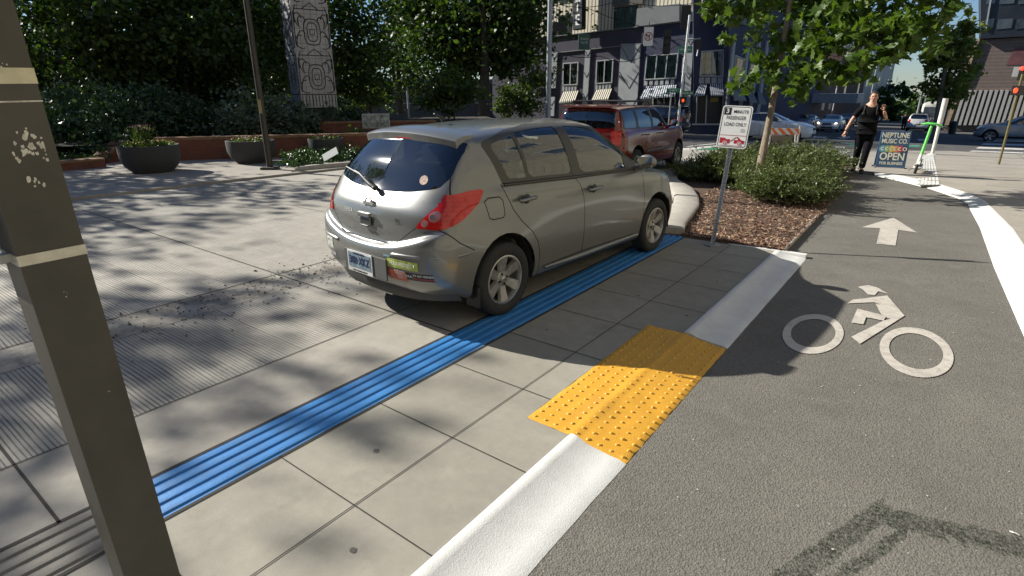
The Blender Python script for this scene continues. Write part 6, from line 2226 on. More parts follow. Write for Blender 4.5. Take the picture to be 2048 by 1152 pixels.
def column():
    # carved concrete column with flowing line relief, standing on a dark plinth among the hedges
    dep = 18.5
    bl, br = at(606, 216, dep), at(672, 221, dep)
    root = empty('carved_column', (bl.x, bl.y, bl.z), 0, 'tall pale concrete column covered in carved curving line patterns', 'monument')
    z0 = bl.z; W_ = (br - bl).length * 1.10; Hh = 8.5
    # front face direction: slightly turned
    ux = Vector((.80, .60, 0)).normalized(); uy = Vector((-.60, .80, 0))
    M = Matrix((ux, uy, Vector((0, 0, 1)))).transposed().to_4x4(); M.translation = Vector((-.02, 0, 0))
    m, t, b_, out = nodes_of('carved concrete')
    tc = N(t, 'ShaderNodeTexCoord').outputs['Object']
    n = noise_n(t, tc, 60, 3)
    t.links.new(ramp(t, mth(t, 'ADD', mth(t, 'MULTIPLY', n, .6), mth(t, 'MULTIPLY', noise_n(t, tc, 1.5, 5), .4)), [(.35, (.26, .255, .25)), (.65, (.50, .49, .48))]), b_.inputs['Base Color'])
    b_.inputs['Roughness'].default_value = .9; bump(t, b_, n, .8, .01)
    b = MB(); D_ = W_ * .95
    b.add([M @ Vector(p) for p in ((0, 0, 0), (W_, 0, 0), (W_, D_, 0), (0, D_, 0), (.04, .02, Hh), (W_ - .02, .02, Hh), (W_ - .02, D_, Hh), (.04, D_, Hh))], [(3, 2, 1, 0), (4, 5, 6, 7), (0, 1, 5, 4), (1, 2, 6, 5), (2, 3, 7, 6), (3, 0, 4, 7)])
    b.build('shaft', m, root, bevel=.02)
    MB().box((W_ / 2, D_ / 2, -.45), (W_ * .9, D_ * .9, .9), M=M).build('plinth', mat('dark green plinth', (.018, .03, .025), .7), root)
    tl = MB()
    k = .22
    while k < Hh:
        tl.box((W_ / 2, -.002, k), (W_, .006, .007), M=M); tl.box((-.002, D_ / 2, k), (.006, D_, .007), M=M); k += .22
    for k in range(1, 6):
        tl.box((W_ * k / 6, -.002, Hh / 2), (.007, .006, Hh), M=M); tl.box((-.002, D_ * k / 6, Hh / 2), (.006, .007, Hh), M=M)
    tl.build('tile_joints', mat('tile joint grey', (.10, .10, .10), .9), root)
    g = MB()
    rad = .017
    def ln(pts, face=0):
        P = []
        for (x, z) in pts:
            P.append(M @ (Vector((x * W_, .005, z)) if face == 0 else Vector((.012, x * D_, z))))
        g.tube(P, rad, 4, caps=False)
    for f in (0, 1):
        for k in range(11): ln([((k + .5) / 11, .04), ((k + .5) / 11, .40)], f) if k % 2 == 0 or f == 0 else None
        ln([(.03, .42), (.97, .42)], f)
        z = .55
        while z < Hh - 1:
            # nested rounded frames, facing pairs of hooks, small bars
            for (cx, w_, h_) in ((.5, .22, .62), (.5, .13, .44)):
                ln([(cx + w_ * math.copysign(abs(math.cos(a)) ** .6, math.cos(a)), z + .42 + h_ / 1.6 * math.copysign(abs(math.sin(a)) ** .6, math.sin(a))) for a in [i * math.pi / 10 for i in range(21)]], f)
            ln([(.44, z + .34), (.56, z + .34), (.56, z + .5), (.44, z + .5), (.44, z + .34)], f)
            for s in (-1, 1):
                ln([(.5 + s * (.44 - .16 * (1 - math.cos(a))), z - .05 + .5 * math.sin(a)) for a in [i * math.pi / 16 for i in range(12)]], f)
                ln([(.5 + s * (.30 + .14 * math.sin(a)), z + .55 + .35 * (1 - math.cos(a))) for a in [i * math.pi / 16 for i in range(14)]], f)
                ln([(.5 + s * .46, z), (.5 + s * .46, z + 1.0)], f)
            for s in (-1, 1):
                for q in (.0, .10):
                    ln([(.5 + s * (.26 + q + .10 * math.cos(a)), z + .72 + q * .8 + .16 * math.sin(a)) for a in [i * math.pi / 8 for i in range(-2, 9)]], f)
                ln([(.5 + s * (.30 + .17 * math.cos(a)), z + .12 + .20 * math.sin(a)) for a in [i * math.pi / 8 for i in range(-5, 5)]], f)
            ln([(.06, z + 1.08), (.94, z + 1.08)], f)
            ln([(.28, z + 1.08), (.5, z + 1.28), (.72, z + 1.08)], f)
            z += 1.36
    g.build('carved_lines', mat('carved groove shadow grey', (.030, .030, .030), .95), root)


column()


# map board behind the car
def map_board():
    p = at(752, 242, 17.5); base = Vector((p.x, p.y, 0))
    root = empty('map_board', base, 0, 'small glazed map board on a post behind the hatchback roof', 'notice board')
    M = Matrix.Rotation(R(14), 4, 'Z')
    MB().box((0, 0, p.z), (.84, .05, .44), M=M).build('frame', M_WFR, root, bevel=.005)
    MB().box((0, -.028, p.z), (.78, .006, .38), M=M).build('map_sheet', mat('map sheet', (.22, .27, .25), .15, var=.8, vs=9), root)
    for s in (-1, 1): MB().box((s * .36, .04, p.z / 2), (.05, .05, p.z), M=M).build('leg', M_WDK, root)


map_board()


# other buildings
def block(label, name, pxs, pyb, pyt, dep, m, wins=None, rot=0.0, cat='building', thick=8, parts=None, wm=None):
    """a building whose front spans two sight lines at a given depth"""
    a, c = at(pxs[0], pyb, dep[0]), at(pxs[1], pyb, dep[1])
    zt = at(pxs[0], pyt, dep[0]).z; zb_ = min(zg(a.x, a.y), zg(c.x, c.y)) - 1
    a.z = c.z = 0
    d = (c - a); L = d.length; d.normalize(); q = Vector((-d.y, d.x, 0))
    if q.dot(a) < 0: q = -q
    root = empty(name, a, 0, label, cat)
    M = Matrix((d, q, Vector((0, 0, 1)))).transposed().to_4x4()
    MB().box((L / 2, thick / 2, (zt + zb_) / 2), (L, thick, zt - zb_), M=M).build('walls', m, root)
    MB().box((L / 2, thick / 2, zt + .2), (L + .3, thick + .3, .4), M=M).build('roof', M_GYP, root)
    if wins:
        nx, zs, ww, wh = wins
        for z in zs:
            for i in range(nx):
                x = L * (i + .5) / nx
                w_ = MB().box((x, -.03, z), (ww + .16, .10, wh + .16), M=M).build('window', M_WFR, root)
                MB().box((x, -.085, z), (ww, .02, wh), M=M).build('pane', wm or M_PANE2, w_)
    return root, M, L, zt, zb_


M_PANE2 = mat('dark reflective pane', (.05, .065, .08), .08, 0, var=.5, vs=1.5, spec=1.0)
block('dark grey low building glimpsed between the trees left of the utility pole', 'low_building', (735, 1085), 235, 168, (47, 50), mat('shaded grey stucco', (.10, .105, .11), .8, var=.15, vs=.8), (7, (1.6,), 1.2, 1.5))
block('brown building behind the trees at the far left', 'low_building', (-250, 760), 240, 95, (44, 52), mat('brown stucco', (.075, .065, .055), .85, var=.2, vs=.8), (8, (1.8, 4.6), 1.4, 1.4))
# street canyon beyond the crossing
block('dark building with a flat concrete canopy beyond the navy corner', 'street_building', (1600, 1660), 238, 120, (62, 76), mat('slate wall', (.035, .037, .045), .8), (4, (.5, 4.0), 1.6, 1.8))
a = at(1622, 196, 58)
tag(MB().box((0, 0, 0), (9, 5, .9), M=Matrix.Translation(a) @ Matrix.Rotation(-AZ, 4, 'Z')).build('canopy', M_LGY, bevel=.05), 'flat pale concrete canopy over the dark entrance beyond the corner', 'canopy')
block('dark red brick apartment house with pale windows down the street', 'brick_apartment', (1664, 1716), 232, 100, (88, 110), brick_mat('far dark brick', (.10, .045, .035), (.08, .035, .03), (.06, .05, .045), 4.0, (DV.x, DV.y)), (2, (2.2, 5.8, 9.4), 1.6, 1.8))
block('tall blue grey tower block down the street', 'tower_block', (1706, 1768), 232, 40, (120, 175), mat('blue grey cladding', (.12, .15, .17), .5, var=.12, vs=.2), (3, (4, 9, 14, 19, 24), 3, 2.2))
block('low modern grey house front at the end of the row', 'street_building', (1764, 1784), 226, 178, (200, 225), mat('blue grey cladding', (.12, .15, .17), .5, var=.12, vs=.2), (2, (2, 6), 2.5, 1.8))
for i, (px, py, dp, r_) in enumerate(((1768, 205, 150, 5), (1782, 196, 170, 5.5), (1793, 212, 190, 5), (1841, 212, 210, 5), (1852, 205, 190, 5.5), (1830, 219, 230, 4))):
    c = at(px, py, dp); b0 = Vector((c.x, c.y, zg(c.x, c.y)))
    tree('far_tree', ['far dark tree left of the street gap, nearest', 'far dark tree left of the street gap, tallest', 'small far tree at the left foot of the sky gap', 'far tree at the right foot of the sky gap', 'tallest far tree right of the sky gap', 'tiny far tree in the middle of the street gap'][i], b0, [b0, c], [.3, .15], [(c, (r_, r_, r_ * .9)), (c - Vector((0, 0, r_ * .6)), (r_ * .8, r_ * .8, r_ * .6))], 500, 1.5, OVAL, M_LDARK, M_BARKD, 200 + i, 'far trees at the end of the street', nl=3)


# brick building at right
def right_building():
    c0 = gp(1893, 262); c0.z -= .5
    root = empty('brick_building', c0, 0, 'weathered brick building with a pale slatted base and dark upper floors at the right edge', 'building')
    # front plane runs along the cross street: faces the camera
    U = (gp(2048, 262) - gp(1893, 262)); U.z = 0
    U = NV.copy()
    Wl = Wall(c0, U, 0)
    def mk(nm, pts, h0, h1, m):
        b = MB(); Wl.quad(b, pts, h0, h1)
        b.v = [v - c0 for v in b.v]
        return b.build(nm, m, root)
    mk('brick_wall', [(1960, 80), (2300, 60), (2300, 262), (1893, 262)], -6, 0, M_BRICKR)
    mk('upper_floors', [(1958, -300), (2300, -300), (2300, 60), (1962, 78)], -6, .5, mat('dark curtain wall', (.022, .026, .034), .35, var=.3, vs=.4))
    for (x0, x1) in ((1966, 1984), (1992, 2022), (2030, 2048), (2060, 2090)):
        mk('upper_window', [(x0 + 4, 40), (x1 + 4, 38), (x1, 57), (x0, 60)], .5, .56, M_PANE2)
        mk('upper_window', [(x0 + 12, -20), (x1 + 12, -22), (x1 + 5, 8), (x0 + 5, 10)], .5, .56, M_PANE2)
    mk('window_mullion', [(1990, -60), (1993, -60), (1972, 62), (1969, 62)], .5, .66, M_LGY)
    mk('edge_trim', [(1953, 78), (1960, 78), (1897, 250), (1889, 250)], -.5, .25, mat('tan stone', (.34, .25, .16), .8, var=.3, vs=2))
    mk('repaired_brick', [(2030, 95), (2300, 90), (2300, 130), (2012, 130)], 0, .03, mat('maroon paint', (.14, .055, .055), .85, var=.3, vs=1))
    # slatted base
    mk('base_backing', [(1916, 182), (2300, 178), (2300, 262), (1896, 262)], 0, .10, mat('base brown', (.075, .065, .055), .9))
    for k in range(13):
        x = 1923 + k * 10.6
        mk('slat', [(x + 4, 180 - k * .1), (x + 10, 180), (x - 12, 250), (x - 18, 250)], .10, .35, mat('pale slat', (.38, .37, .34), .8, var=.15))
    # side wall going down the street
    S_ = Wall(c0, DV, 0)
    b = MB(); v0 = c0 - NV * .3
    MB().box((0, 14, 4.5), (.6, 28, 11), M=Matrix.Rotation(-AZ, 4, 'Z')).build('side_wall', mat('side wall grey brown', (.12, .10, .085), .85, var=.2), root)
    return root


right_building()
block('grey glass fronted block behind the right street tree', 'street_building', (1866, 1888), 245, 180, (120, 95), mat('slate blue wall', (.07, .08, .09), .6), (3, (1.5, 5), 2, 1.5), thick=4)


# cream building behind the camera's right shoulder, seen only in reflections
def cream_building():
    root = empty('cream_building', nd(5.4, 0), -AZ, 'cream corrugated building across the sidewalk behind the camera', 'building')
    m = mat('cream wall', (.26, .24, .18), .85, var=.10, vs=1.5)
    MB().box((3, 5.0, 1.7), (6, 38, 3.5)).build('lower_wall', m, root)
    b = MB()
    for k in range(152): b.box((3, -13.9 + k * .25, 5.1), (6 - .03 * (k % 2), .25, 2.9))
    b.build('corrugated_band', mat('corrugated cream', (.24, .22, .17), .7, var=.1), root)
    MB().box((2.8, 5.0, 3.55), (6.4, 38.2, .22)).build('dark_ledge', M_WDK, root)
    MB().box((3, 5.0, 14.5), (6, 38, 15.9)).build('upper_wall', mat('upper cream wall', (.19, .175, .14), .8), root)
    for d in (-8, -3.2, 1.9, 7.2, 11.5, 16, 20.5):
        w_ = MB().box((-.02, d, 1.85), (.12, 1.15, 1.30)).build('window', M_WFR, root)
        MB().box((-.085, d, 1.85), (.02, 1.0, 1.15)).build('pane', M_PANE2, w_)
        b = MB()
        for z in (1.55, 1.85, 2.15): b.box((-.10, d, z), (.03, 1.0, .05))
        b.build('bars', M_WFR, w_)
        for z in (8.0, 11.2):
            w_ = MB().box((-.02, d + 1.2, z), (.12, 1.9, 1.5)).build('window', M_WFR, root)
            MB().box((-.085, d + 1.2, z), (.02, 1.7, 1.3)).build('pane', M_PANE2, w_)


cream_building()


def rear_building():  # unseen mass, added to keep bright horizon sky out of the car's reflections
    root = empty('added_rear_building', nd(-14, -22), -AZ, 'dark brick building added unseen behind the camera to darken reflections', 'building')
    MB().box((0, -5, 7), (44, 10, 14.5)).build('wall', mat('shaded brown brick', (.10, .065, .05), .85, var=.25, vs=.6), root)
    for i in range(12):
        for z in (1.8, 5.4, 9.0):
            w_ = MB().box((-19 + i * 3.5, .03, z), (1.8, .12, 1.9)).build('window', M_WFR, root)
            MB().box((-19 + i * 3.5, .10, z), (1.6, .02, 1.7)).build('pane', M_PANE2, w_)


rear_building()


# ================================================================== POLES, SIGNALS, WIRES
M_SIGY = mat('signal black', (.015, .015, .015), .6)
M_GREENS = mat('street sign green', (.02, .17, .10), .5)


def vpole(px, py, top_y, dep, r0, r1, m, name, label, cat='pole', lean=0):
    P = at(px, py, dep); base = Vector((P.x, P.y, zg(P.x, P.y)))
    # height to reach the row top_y
    zt = CAM_H + (P.x ** 2 + P.y ** 2) ** .5 * 0
    lo, hi = 0, 40
    for _ in range(40):
        z = (lo + hi) / 2; d = Vector((P.x, P.y, z - CAM_H)); y = 576 - F_PX * d.dot(_u) / d.dot(_f)
        if y > top_y: lo = z
        else: hi = z
    root = empty(name, base, 0, label, cat)
    MB().tube([(0, 0, 0), (lean * (z - base.z), 0, z - base.z)], [r0, r1], 14).build('shaft', m, root, smooth=40)
    return root, base, z


M_PGREY = mat('painted grey pole', (.30, .33, .35), .5, .3, var=.12, vs=3, dirt=.2)
up_, upb, upz = vpole(1096, 232, -200, 26, .125, .10, M_PGREY, 'utility_pole', 'tall grey steel utility pole left of the navy building')
tocam = lambda P: (Vector((0, 0, CAM_H)) - P)


def board(P, w_, h_, m, nm, parent=None, label=None, cat='sign', turn=0.0, th=.03):
    """flat board facing roughly to the camera at a point in space"""
    f = tocam(P); f.z = 0; f.normalize()
    f = Matrix.Rotation(turn, 3, 'Z') @ f
    x = Vector((-f.y, f.x, 0))
    M = Matrix((x, Vector((0, 0, 1)), f)).transposed().to_4x4()
    if parent is None:
        root = empty(nm, P, 0, label, cat); off = Vector((0, 0, 0)); par = root
    else:
        off = P - parent.location; par = parent; root = None
    M.translation = off
    o = MB().box((0, 0, 0), (w_, h_, th), M=M).build('panel' if parent is None else nm, m, par, bevel=.004)
    return (root or o), M, o


board(at(1118, 53, 25.8), .60, .38, M_SIGY, 'signal_back', up_)
# pedestrian signals on the grey pole
for px, s in ((1089, 1), (1107, 2)):
    board(at(px, 185, 25.8), .34, .38, M_SIGY, 'pedestrian_signal', up_, th=.25)
# white signal pole with arm
wp_, wpb, wpz = vpole(1358, 218, 30, 27, .062, .052, mat('white painted pole', (.62, .64, .62), .5, var=.1, vs=3), 'signal_pole', 'white signal pole with green street signs in front of the navy building', lean=.015)
board(at(1371, 35, 26.8), .42, 1.05, M_SIGY, 'signal_head', wp_, th=.3)
for (x0, y0, w_, h_, txt, tr) in ((1371, 99, .66, .30, 'Brooklyn Ave', .35), (1346, 181, .62, .20, 'NE 45th St', -.2), (1375, 186, .50, .20, 'Brooklyn Ave', .3)):
    o, M, pn = board(at(x0, y0, 26.7), w_, h_, M_GREENS, 'street_name_sign', wp_, turn=tr)
    text('lettering', txt, .13, M_SIGNW, pn, M @ Matrix.Translation((0, 0, .017)), sx=.68)
o, M, pn = board(at(1369, 130, 26.7), .22, .68, M_SIGNW, 'one_way_sign', wp_)
text('lettering', 'O\nN\nE', .16, M_SIGNB, pn, M @ Matrix.Translation((0, 0, .017)), bold=.02)
o, M, pn = board(at(1366, 201, 26.6), .32, .34, M_SIGY, 'pedestrian_signal', wp_, th=.2)
MB().sphere((0, 0, .10), (.06, .075, .01), 10, 6, M=M).build('red_hand', mat('lit red hand', (.8, .05, .02), .5, emit=(1, .08, .02), es=.8), pn)
b = MB(); A_ = at(1362, 82, 26.8) - wpb; B_ = at(1400, 77, 26.8) - wpb; C_ = at(1394, 112, 26.8) - wpb
b.tube([A_, B_], .035, 8); b.tube([B_, C_], .03, 8); b.build('bracket_arm', M_PGREY, wp_, smooth=40)
board(at(1398, 90, 26.8), .22, .5, M_SIGY, 'signal_side', wp_, th=.2)
# slim green-signed pole
sp_, spb, spz = vpole(1337, 250, 185, 26, .028, .028, M_GALV, 'slim_sign_pole', 'slim steel sign pole just left of the white signal pole')
# hanging signs and signals on span wires
wires = []
def wire(name, label, pts, rad=.018):
    P = [at(*p) for p in pts]
    Q = []
    for a, c in zip(P[:-1], P[1:]):
        for k in range(8):
            t_ = k / 8; q = a.lerp(c, t_); q.z -= .25 * math.sin(math.pi * t_); Q.append(q)
    Q.append(P[-1])
    tag(MB().tube(Q, rad, 5).build(name, M_SIGY, smooth=60), label, 'wire')


wire('span_wire', 'span wire crossing in front of the navy building at signal height', [(1094, 92, 26), (1200, 112, 26), (1290, 112, 26), (1364, 80, 26.6), (1480, 74, 30), (1600, 60, 36)], .016)
wire('overhead_wire', 'topmost overhead wire passing the blade sign', [(1094, 4, 26), (1240, 2, 27), (1420, 0, 29), (1640, -8, 33)], .014)
wire('span_wire', 'short wire holding the no left turn sign and the black signal', [(1094, -30, 26), (1296, 56, 26), (1364, 78, 26.6)], .014)
wire('overhead_wire', 'upper trolley wire over the right sky gap', [(1760, 40, 40), (1870, 46, 42), (1960, 40, 44)], .030)
wire('overhead_wire', 'lower trolley wire over the right sky gap', [(1780, 70, 40), (1860, 68, 42), (1950, 64, 44)], .030)
root, M, pn = board(at(1297, 73, 25.9), .42, .80, M_SIGNW, 'no_turn_sign', None, 'white hanging no left turn sign with a red circle', 'sign')
MB().lathe([(.19, .018), (.19, .022), (.155, .022), (.155, .018)], 24, M=M, close=True).build('red_circle', M_SIGNR, pn)
b = MB(); b.box((.04, -.05, .02), (.04, .18, .004), M=M); b.box((-.02, .05, .02), (.14, .04, .004), M=M); b.box((-.09, .05, .02), (.05, .11, .004), M=M); b.build('arrow_symbol', M_SIGNB, pn)
MB().box((0, 0, .024), (.36, .03, .004), M=M @ Matrix.Rotation(R(45), 4, 'Z')).build('slash', M_SIGNR, pn)
MB().tube([(0, 0, .4), (0, 0, .62)], .02, 6).build('hanger', M_SIGY, root)
root, M, pn = board(at(1334, 84, 26.0), .34, 1.05, M_SIGY, 'traffic_signal', None, 'dark traffic signal hanging edge on from the span wire', 'traffic signal', th=.3)
for s in (-1, 0, 1): MB().tube([(0, s * .32, .15), (0, s * .32, .36)], [.13, .13], 12, M=M).build('visor', M_SIGY, root)
root, M, pn = board(at(1168, 84, 24), .55, .62, mat('dim green sign', (.006, .050, .036), .6), 'hanging_street_sign', None, 'dark green hanging street sign below the blade sign', 'sign', turn=.5)
text('lettering', 'University\nWay NE', .15, mat('sign text dim', (.3, .36, .34), .6), root, M @ Matrix.Translation((0, .05, .017)), sx=.65)
# signals at the right edge
rp_, rpb, rpz = vpole(2030, 215, 148, 16, .03, .03, mat('yellow signal pole', (.12, .10, .03), .7), 'signal_post', 'thin yellow brown signal post at the right edge', lean=-.02)
o, M, pn = board(at(2036, 181, 15.9), .30, .26, M_SIGY, 'pedestrian_signal', rp_, th=.2)
MB().sphere((-.05, 0, .105), (.055, .075, .01), 12, 6, M=M).build('red_hand', mat('lit red hand', (.8, .05, .02), .5, emit=(1, .08, .02), es=.8), pn)
o, M, pn = board(at(2034, 144, 15.9), .18, .26, M_LGY, 'signal_box', rp_, th=.15)
o, M, pn = board(at(2048, 146, 15.8), .24, .40, M_SIGY, 'signal_head', rp_, th=.2)
MB().sphere((-.06, .12, .11), (.06, .06, .02), 12, 6, M=M).build('red_lamp', mat('lit red lamp', (.8, .05, .02), .5, emit=(1, .05, .03), es=1.0), pn)
# far street lights over the gap
for px, py, dp in ((1836, 118, 110), (1846, 30, 60), (1840, 165, 160)):
    P = at(px, py, dp); Q = at(px + 32, py + 10, dp); base = Vector((Q.x, Q.y, zg(Q.x, Q.y)))
    e = empty('street_light', base, 0, {1836: 'curved arm street light, middle of the three over the right side of the street', 1846: 'curved arm street light, highest and nearest of the three', 1840: 'curved arm street light, lowest and farthest of the three'}[px], 'street light', 'street lights down the far street')
    MB().tube([(0, 0, 0), Q - base, (Q - base).lerp(P - base, .4) + Vector((0, 0, .5)), P - base], [.12, .09, .06, .05], 8).build('arm', M_PGREY, e, smooth=50)
    MB().box(tuple(P - base), (.9, .4, .18)).build('lamp_head', M_PGREY, e)
# thin pole at left of the person in the distance and small poles
for px, pyb, pyt, dp, lb in ((1664, 230, 140, 60, 'thin pale pole before the dark red brick apartment house'), (1733, 235, 130, 75, 'thin pale pole before the blue grey tower'), (818, 238, 175, 30, 'thin white post between the left trees and the parked car roof')):
    vpole(px, pyb, pyt, dp, .07 if dp > 40 else .05, .06 if dp > 40 else .05, M_LGY, 'thin_pole', lb)

# ================================================================== OTHER VEHICLES
def sedan_P(**k):
    P = dict(wb=2.75, xf=3.66, xr=-1.05, w=.91, nose=(3.50, .80), cowl=(2.30, 1.02), header=(1.45, 1.41), glassbase=(-.28, 1.06), rooftail=(.32, 1.40),
        tail=(-.98, 1.03), tgx=-1.03, zroof=1.465, wroof=.56, wglass=.80, belt=(.98, 1.04), zbump=.66, zrb=.30, zb=.20, peak=.55, deck=True,
        dlo=[[(.02, 1.10), (.25, 1.30), (.42, 1.37), (.90, 1.40), (1.30, 1.375), (1.55, 1.28), (1.98, 1.01), (1.9, .99), (.05, 1.05)]],
        panes=[[(.10, 1.11), (.30, 1.29), (.46, 1.345), (.80, 1.365), (.84, 1.05), (.12, 1.075)], [(.92, 1.37), (1.28, 1.35), (1.48, 1.26), (1.76, 1.06), (1.76, 1.015), (.94, 1.045)]],
        rearglass=[(-.50, 1.36), (.50, 1.36), (.60, 1.12), (-.60, 1.12)],
        taillamps=[('y', [(-.62, .98), (-.95, .97), (-1.05, .80), (-.72, .78)], lambda c: c.x < -.5 and abs(c.y) > .6), ('x', [(.52, .80), (.52, .96), (.92, .96), (.92, .80)], lambda c: c.x < -.8)],
        headlamps=[('y', [(3.10, .70), (3.05, .84), (3.30, .84), (3.70, .76), (3.70, .62)], lambda c: c.x > 2.9 and abs(c.y) > .5), ('x', [(.50, .64), (.50, .75), (.80, .83), (.92, .80), (.92, .66)], lambda c: c.x > 3.0)],
        gaps=[('y', [(2.20, .98), (2.24, .70), (2.20, .24)], 'B'), ('y', [(.88, 1.03), (.96, .80), (.98, .24)], 'B'), ('y', [(.02, 1.04), (.14, .80), (.36, .62), (.42, .24)], 'B')],
        regions=[('front_door', (1.6, .88, .6)), ('rear_door', (.7, .88, .6))], rt=.33, rr=.215, rarch=.385, tw=.2, spokes=5, lod=1, gapw=.012)
    P.update(k); return P


def suv_P(**k):
    P = dict(wb=2.78, xf=3.66, xr=-.95, w=.93, nose=(3.50, 1.00), cowl=(2.32, 1.19), header=(1.62, 1.64), glassbase=(-.90, 1.12), rooftail=(-.78, 1.63),
        tail=(-.91, 1.02), tgx=-.90, zroof=1.70, wroof=.65, wglass=.84, belt=(1.14, 1.18), zbump=.64, zrb=.36, zb=.30, zblack=.36, peak=.55,
        dlo=[[(-.66, 1.20), (-.64, 1.54), (-.50, 1.595), (.5, 1.62), (1.25, 1.61), (1.55, 1.54), (2.02, 1.20), (1.98, 1.15), (-.58, 1.185)]],
        panes=[[(-.60, 1.21), (-.58, 1.53), (-.48, 1.565), (.02, 1.585), (.02, 1.20)], [(.14, 1.588), (.85, 1.59), (.90, 1.185), (.14, 1.20)], [(1.02, 1.588), (1.25, 1.58), (1.48, 1.51), (1.84, 1.22), (1.84, 1.17), (1.02, 1.185)]],
        rearglass=[(-.64, 1.59), (.64, 1.59), (.70, 1.20), (-.70, 1.20)], rearmat=M_GLD, sideglass=M_GLD,
        taillamps=[('y', [(-.72, 1.16), (-.98, 1.16), (-.98, .86), (-.76, .88)], lambda c: c.x < -.6 and abs(c.y) > .6), ('x', [(.72, .86), (.72, 1.14), (.95, 1.14), (.95, .86)], lambda c: c.x < -.78)],
        headlamps=[('y', [(3.20, .86), (3.22, 1.0), (3.40, 1.02), (3.70, .96), (3.70, .80)], lambda c: c.x > 3.0 and abs(c.y) > .5), ('x', [(.50, .82), (.50, .97), (.92, 1.0), (.92, .84)], lambda c: c.x > 3.0)],
        gaps=[('y', [(2.22, 1.15), (2.26, .80), (2.22, .38)], 'B'), ('y', [(.96, 1.16), (1.00, .80), (1.00, .38)], 'B'), ('y', [(.06, 1.19), (.12, .95), (.36, .72), (.44, .38)], 'B'), ('x', [(0, .70), (.72, .70), (.76, .86)], 'B')],
        regions=[('front_door', (1.6, -.9, .7)), ('rear_door', (.7, -.9, .7))], rt=.365, rr=.225, rarch=.445, tw=.235, spokes=5, lod=1, gapw=.010, mirror=(2.0, .84, 1.26))
    P.update(k); return P


def suv_extras(root, body, pm):
    for s in (-1, 1):
        b = MB(); b.tube([(-.45, s * .60, 1.70), (-.35, s * .60, 1.755), (1.1, s * .58, 1.765), (1.25, s * .58, 1.71)], [.02, .018, .018, .02], 8); b.build('roof_rail', M_BLK, root, smooth=50)
        b = MB(); b.tube([(.50, s * .935, .66), (2.20, s * .935, .66)], [.030, .030], 6); b.build('door_moulding', mat('grey moulding', (.16, .15, .15), .5, .3), root, smooth=50)
        for x in (.30, 1.22):
            b = MB(); b.tube([(x, s * .925, 1.04), (x + .02, s * .965, 1.04), (x + .17, s * .965, 1.04), (x + .19, s * .925, 1.04)], .013, 6); b.build('door_handle', pm, root, smooth=50)
    for x in (-.2, .9):
        b = MB(); b.tube([(x, -.60, 1.765), (x, .60, 1.765)], .014, 6); b.build('cross_bar', M_BLK, root)
    b = MB(); vs = []
    for k in range(9):
        y = -.62 + 1.24 * k / 8
        vs += [(-.62, y, 1.69), (-.90, y, 1.665), (-.89, y, 1.635), (-.66, y, 1.63)]
    b.add(vs, [(i * 4 + j, i * 4 + (j + 1) % 4, i * 4 + 4 + (j + 1) % 4, i * 4 + 4 + j) for i in range(8) for j in range(4)] + [(0, 1, 2, 3), (35, 34, 33, 32)])
    b.build('spoiler', pm, root, smooth=40)
    MB().box((-.90, 0, .90), (.02, .32, .16)).build('license_plate', M_SIGNW, root)


def front_extras(root, body, pm):
    xf = max(v.co.x for v in body.data.vertices)
    MB().box((xf - .035, 0, .66), (.06, .66, .12)).build('grille', M_BLK, root, bevel=.02)
    MB().box((xf - .03, 0, .36), (.05, .9, .13)).build('lower_grille', M_BLK, root, bevel=.02)
    MB().box((xf + .01, 0, .50), (.02, .32, .12)).build('license_plate', M_SIGNW, root)


def lights_on(root, body, pm):
    front_extras(root, body, pm)
    for s in (-1, 1): MB().sphere((3.58, s * .68, .74), (.05, .09, .06), 10, 6).build('lit_headlamp', mat('lit headlamp', (.9, .85, .7), .3, emit=(1, .9, .7), es=3.0), root)


def upright(P): return Vector((P.x, P.y, zg(P.x, P.y)))
def slope_z(P): return upright(P)


GP = math.atan(.0)


def place(P, name, label, pos, rz, m, extras=None, group='cars on the street beyond the crossing', scale=1.0, level=2, cat='car'):
    pos = Vector(pos); pos.z = zg(pos.x, pos.y) - .055
    h = Vector((math.cos(rz), math.sin(rz), 0))
    dz = zg(*(pos + h * 2.7).xy) - zg(*pos.xy)
    o = make_car(P, name, label, group, pos, rz, -math.atan2(dz, 2.7), m, cat, level, extras=extras)
    o.scale = (scale,) * 3
    return o


M_REDC = paint('dark red paint', (.13, .004, .004), .15, .2, .0)
M_BLACKC = paint('black paint', (.012, .013, .016), .3, .2, .05)
M_WHITEC = paint('white paint', (.66, .67, .67), .0, .25, .05)
M_SILV2 = paint('silver blue paint', (.40, .43, .46), .4, .25, .08)
M_GREYC = paint('grey blue paint', (.40, .43, .45), .35, .24, .08)
M_DARKC = paint('dark grey paint', (.04, .045, .05), .3, .25, .08)

az_ = R(34.5); h = Vector((math.sin(az_), math.cos(az_), 0)); l_ = Vector((-h.y, h.x, 0))
fc = gp(1350, 335)
sp = suv_P(lod=0, gapw=.007, rearmat=M_GLD)
place(sp, 'red_suv', 'dark red sport utility vehicle with black roof rails driving past the hatchback', fc - h * 2.60 + l_ * .80, math.pi / 2 - az_, M_REDC, suv_extras, None, .93, 3, 'car')
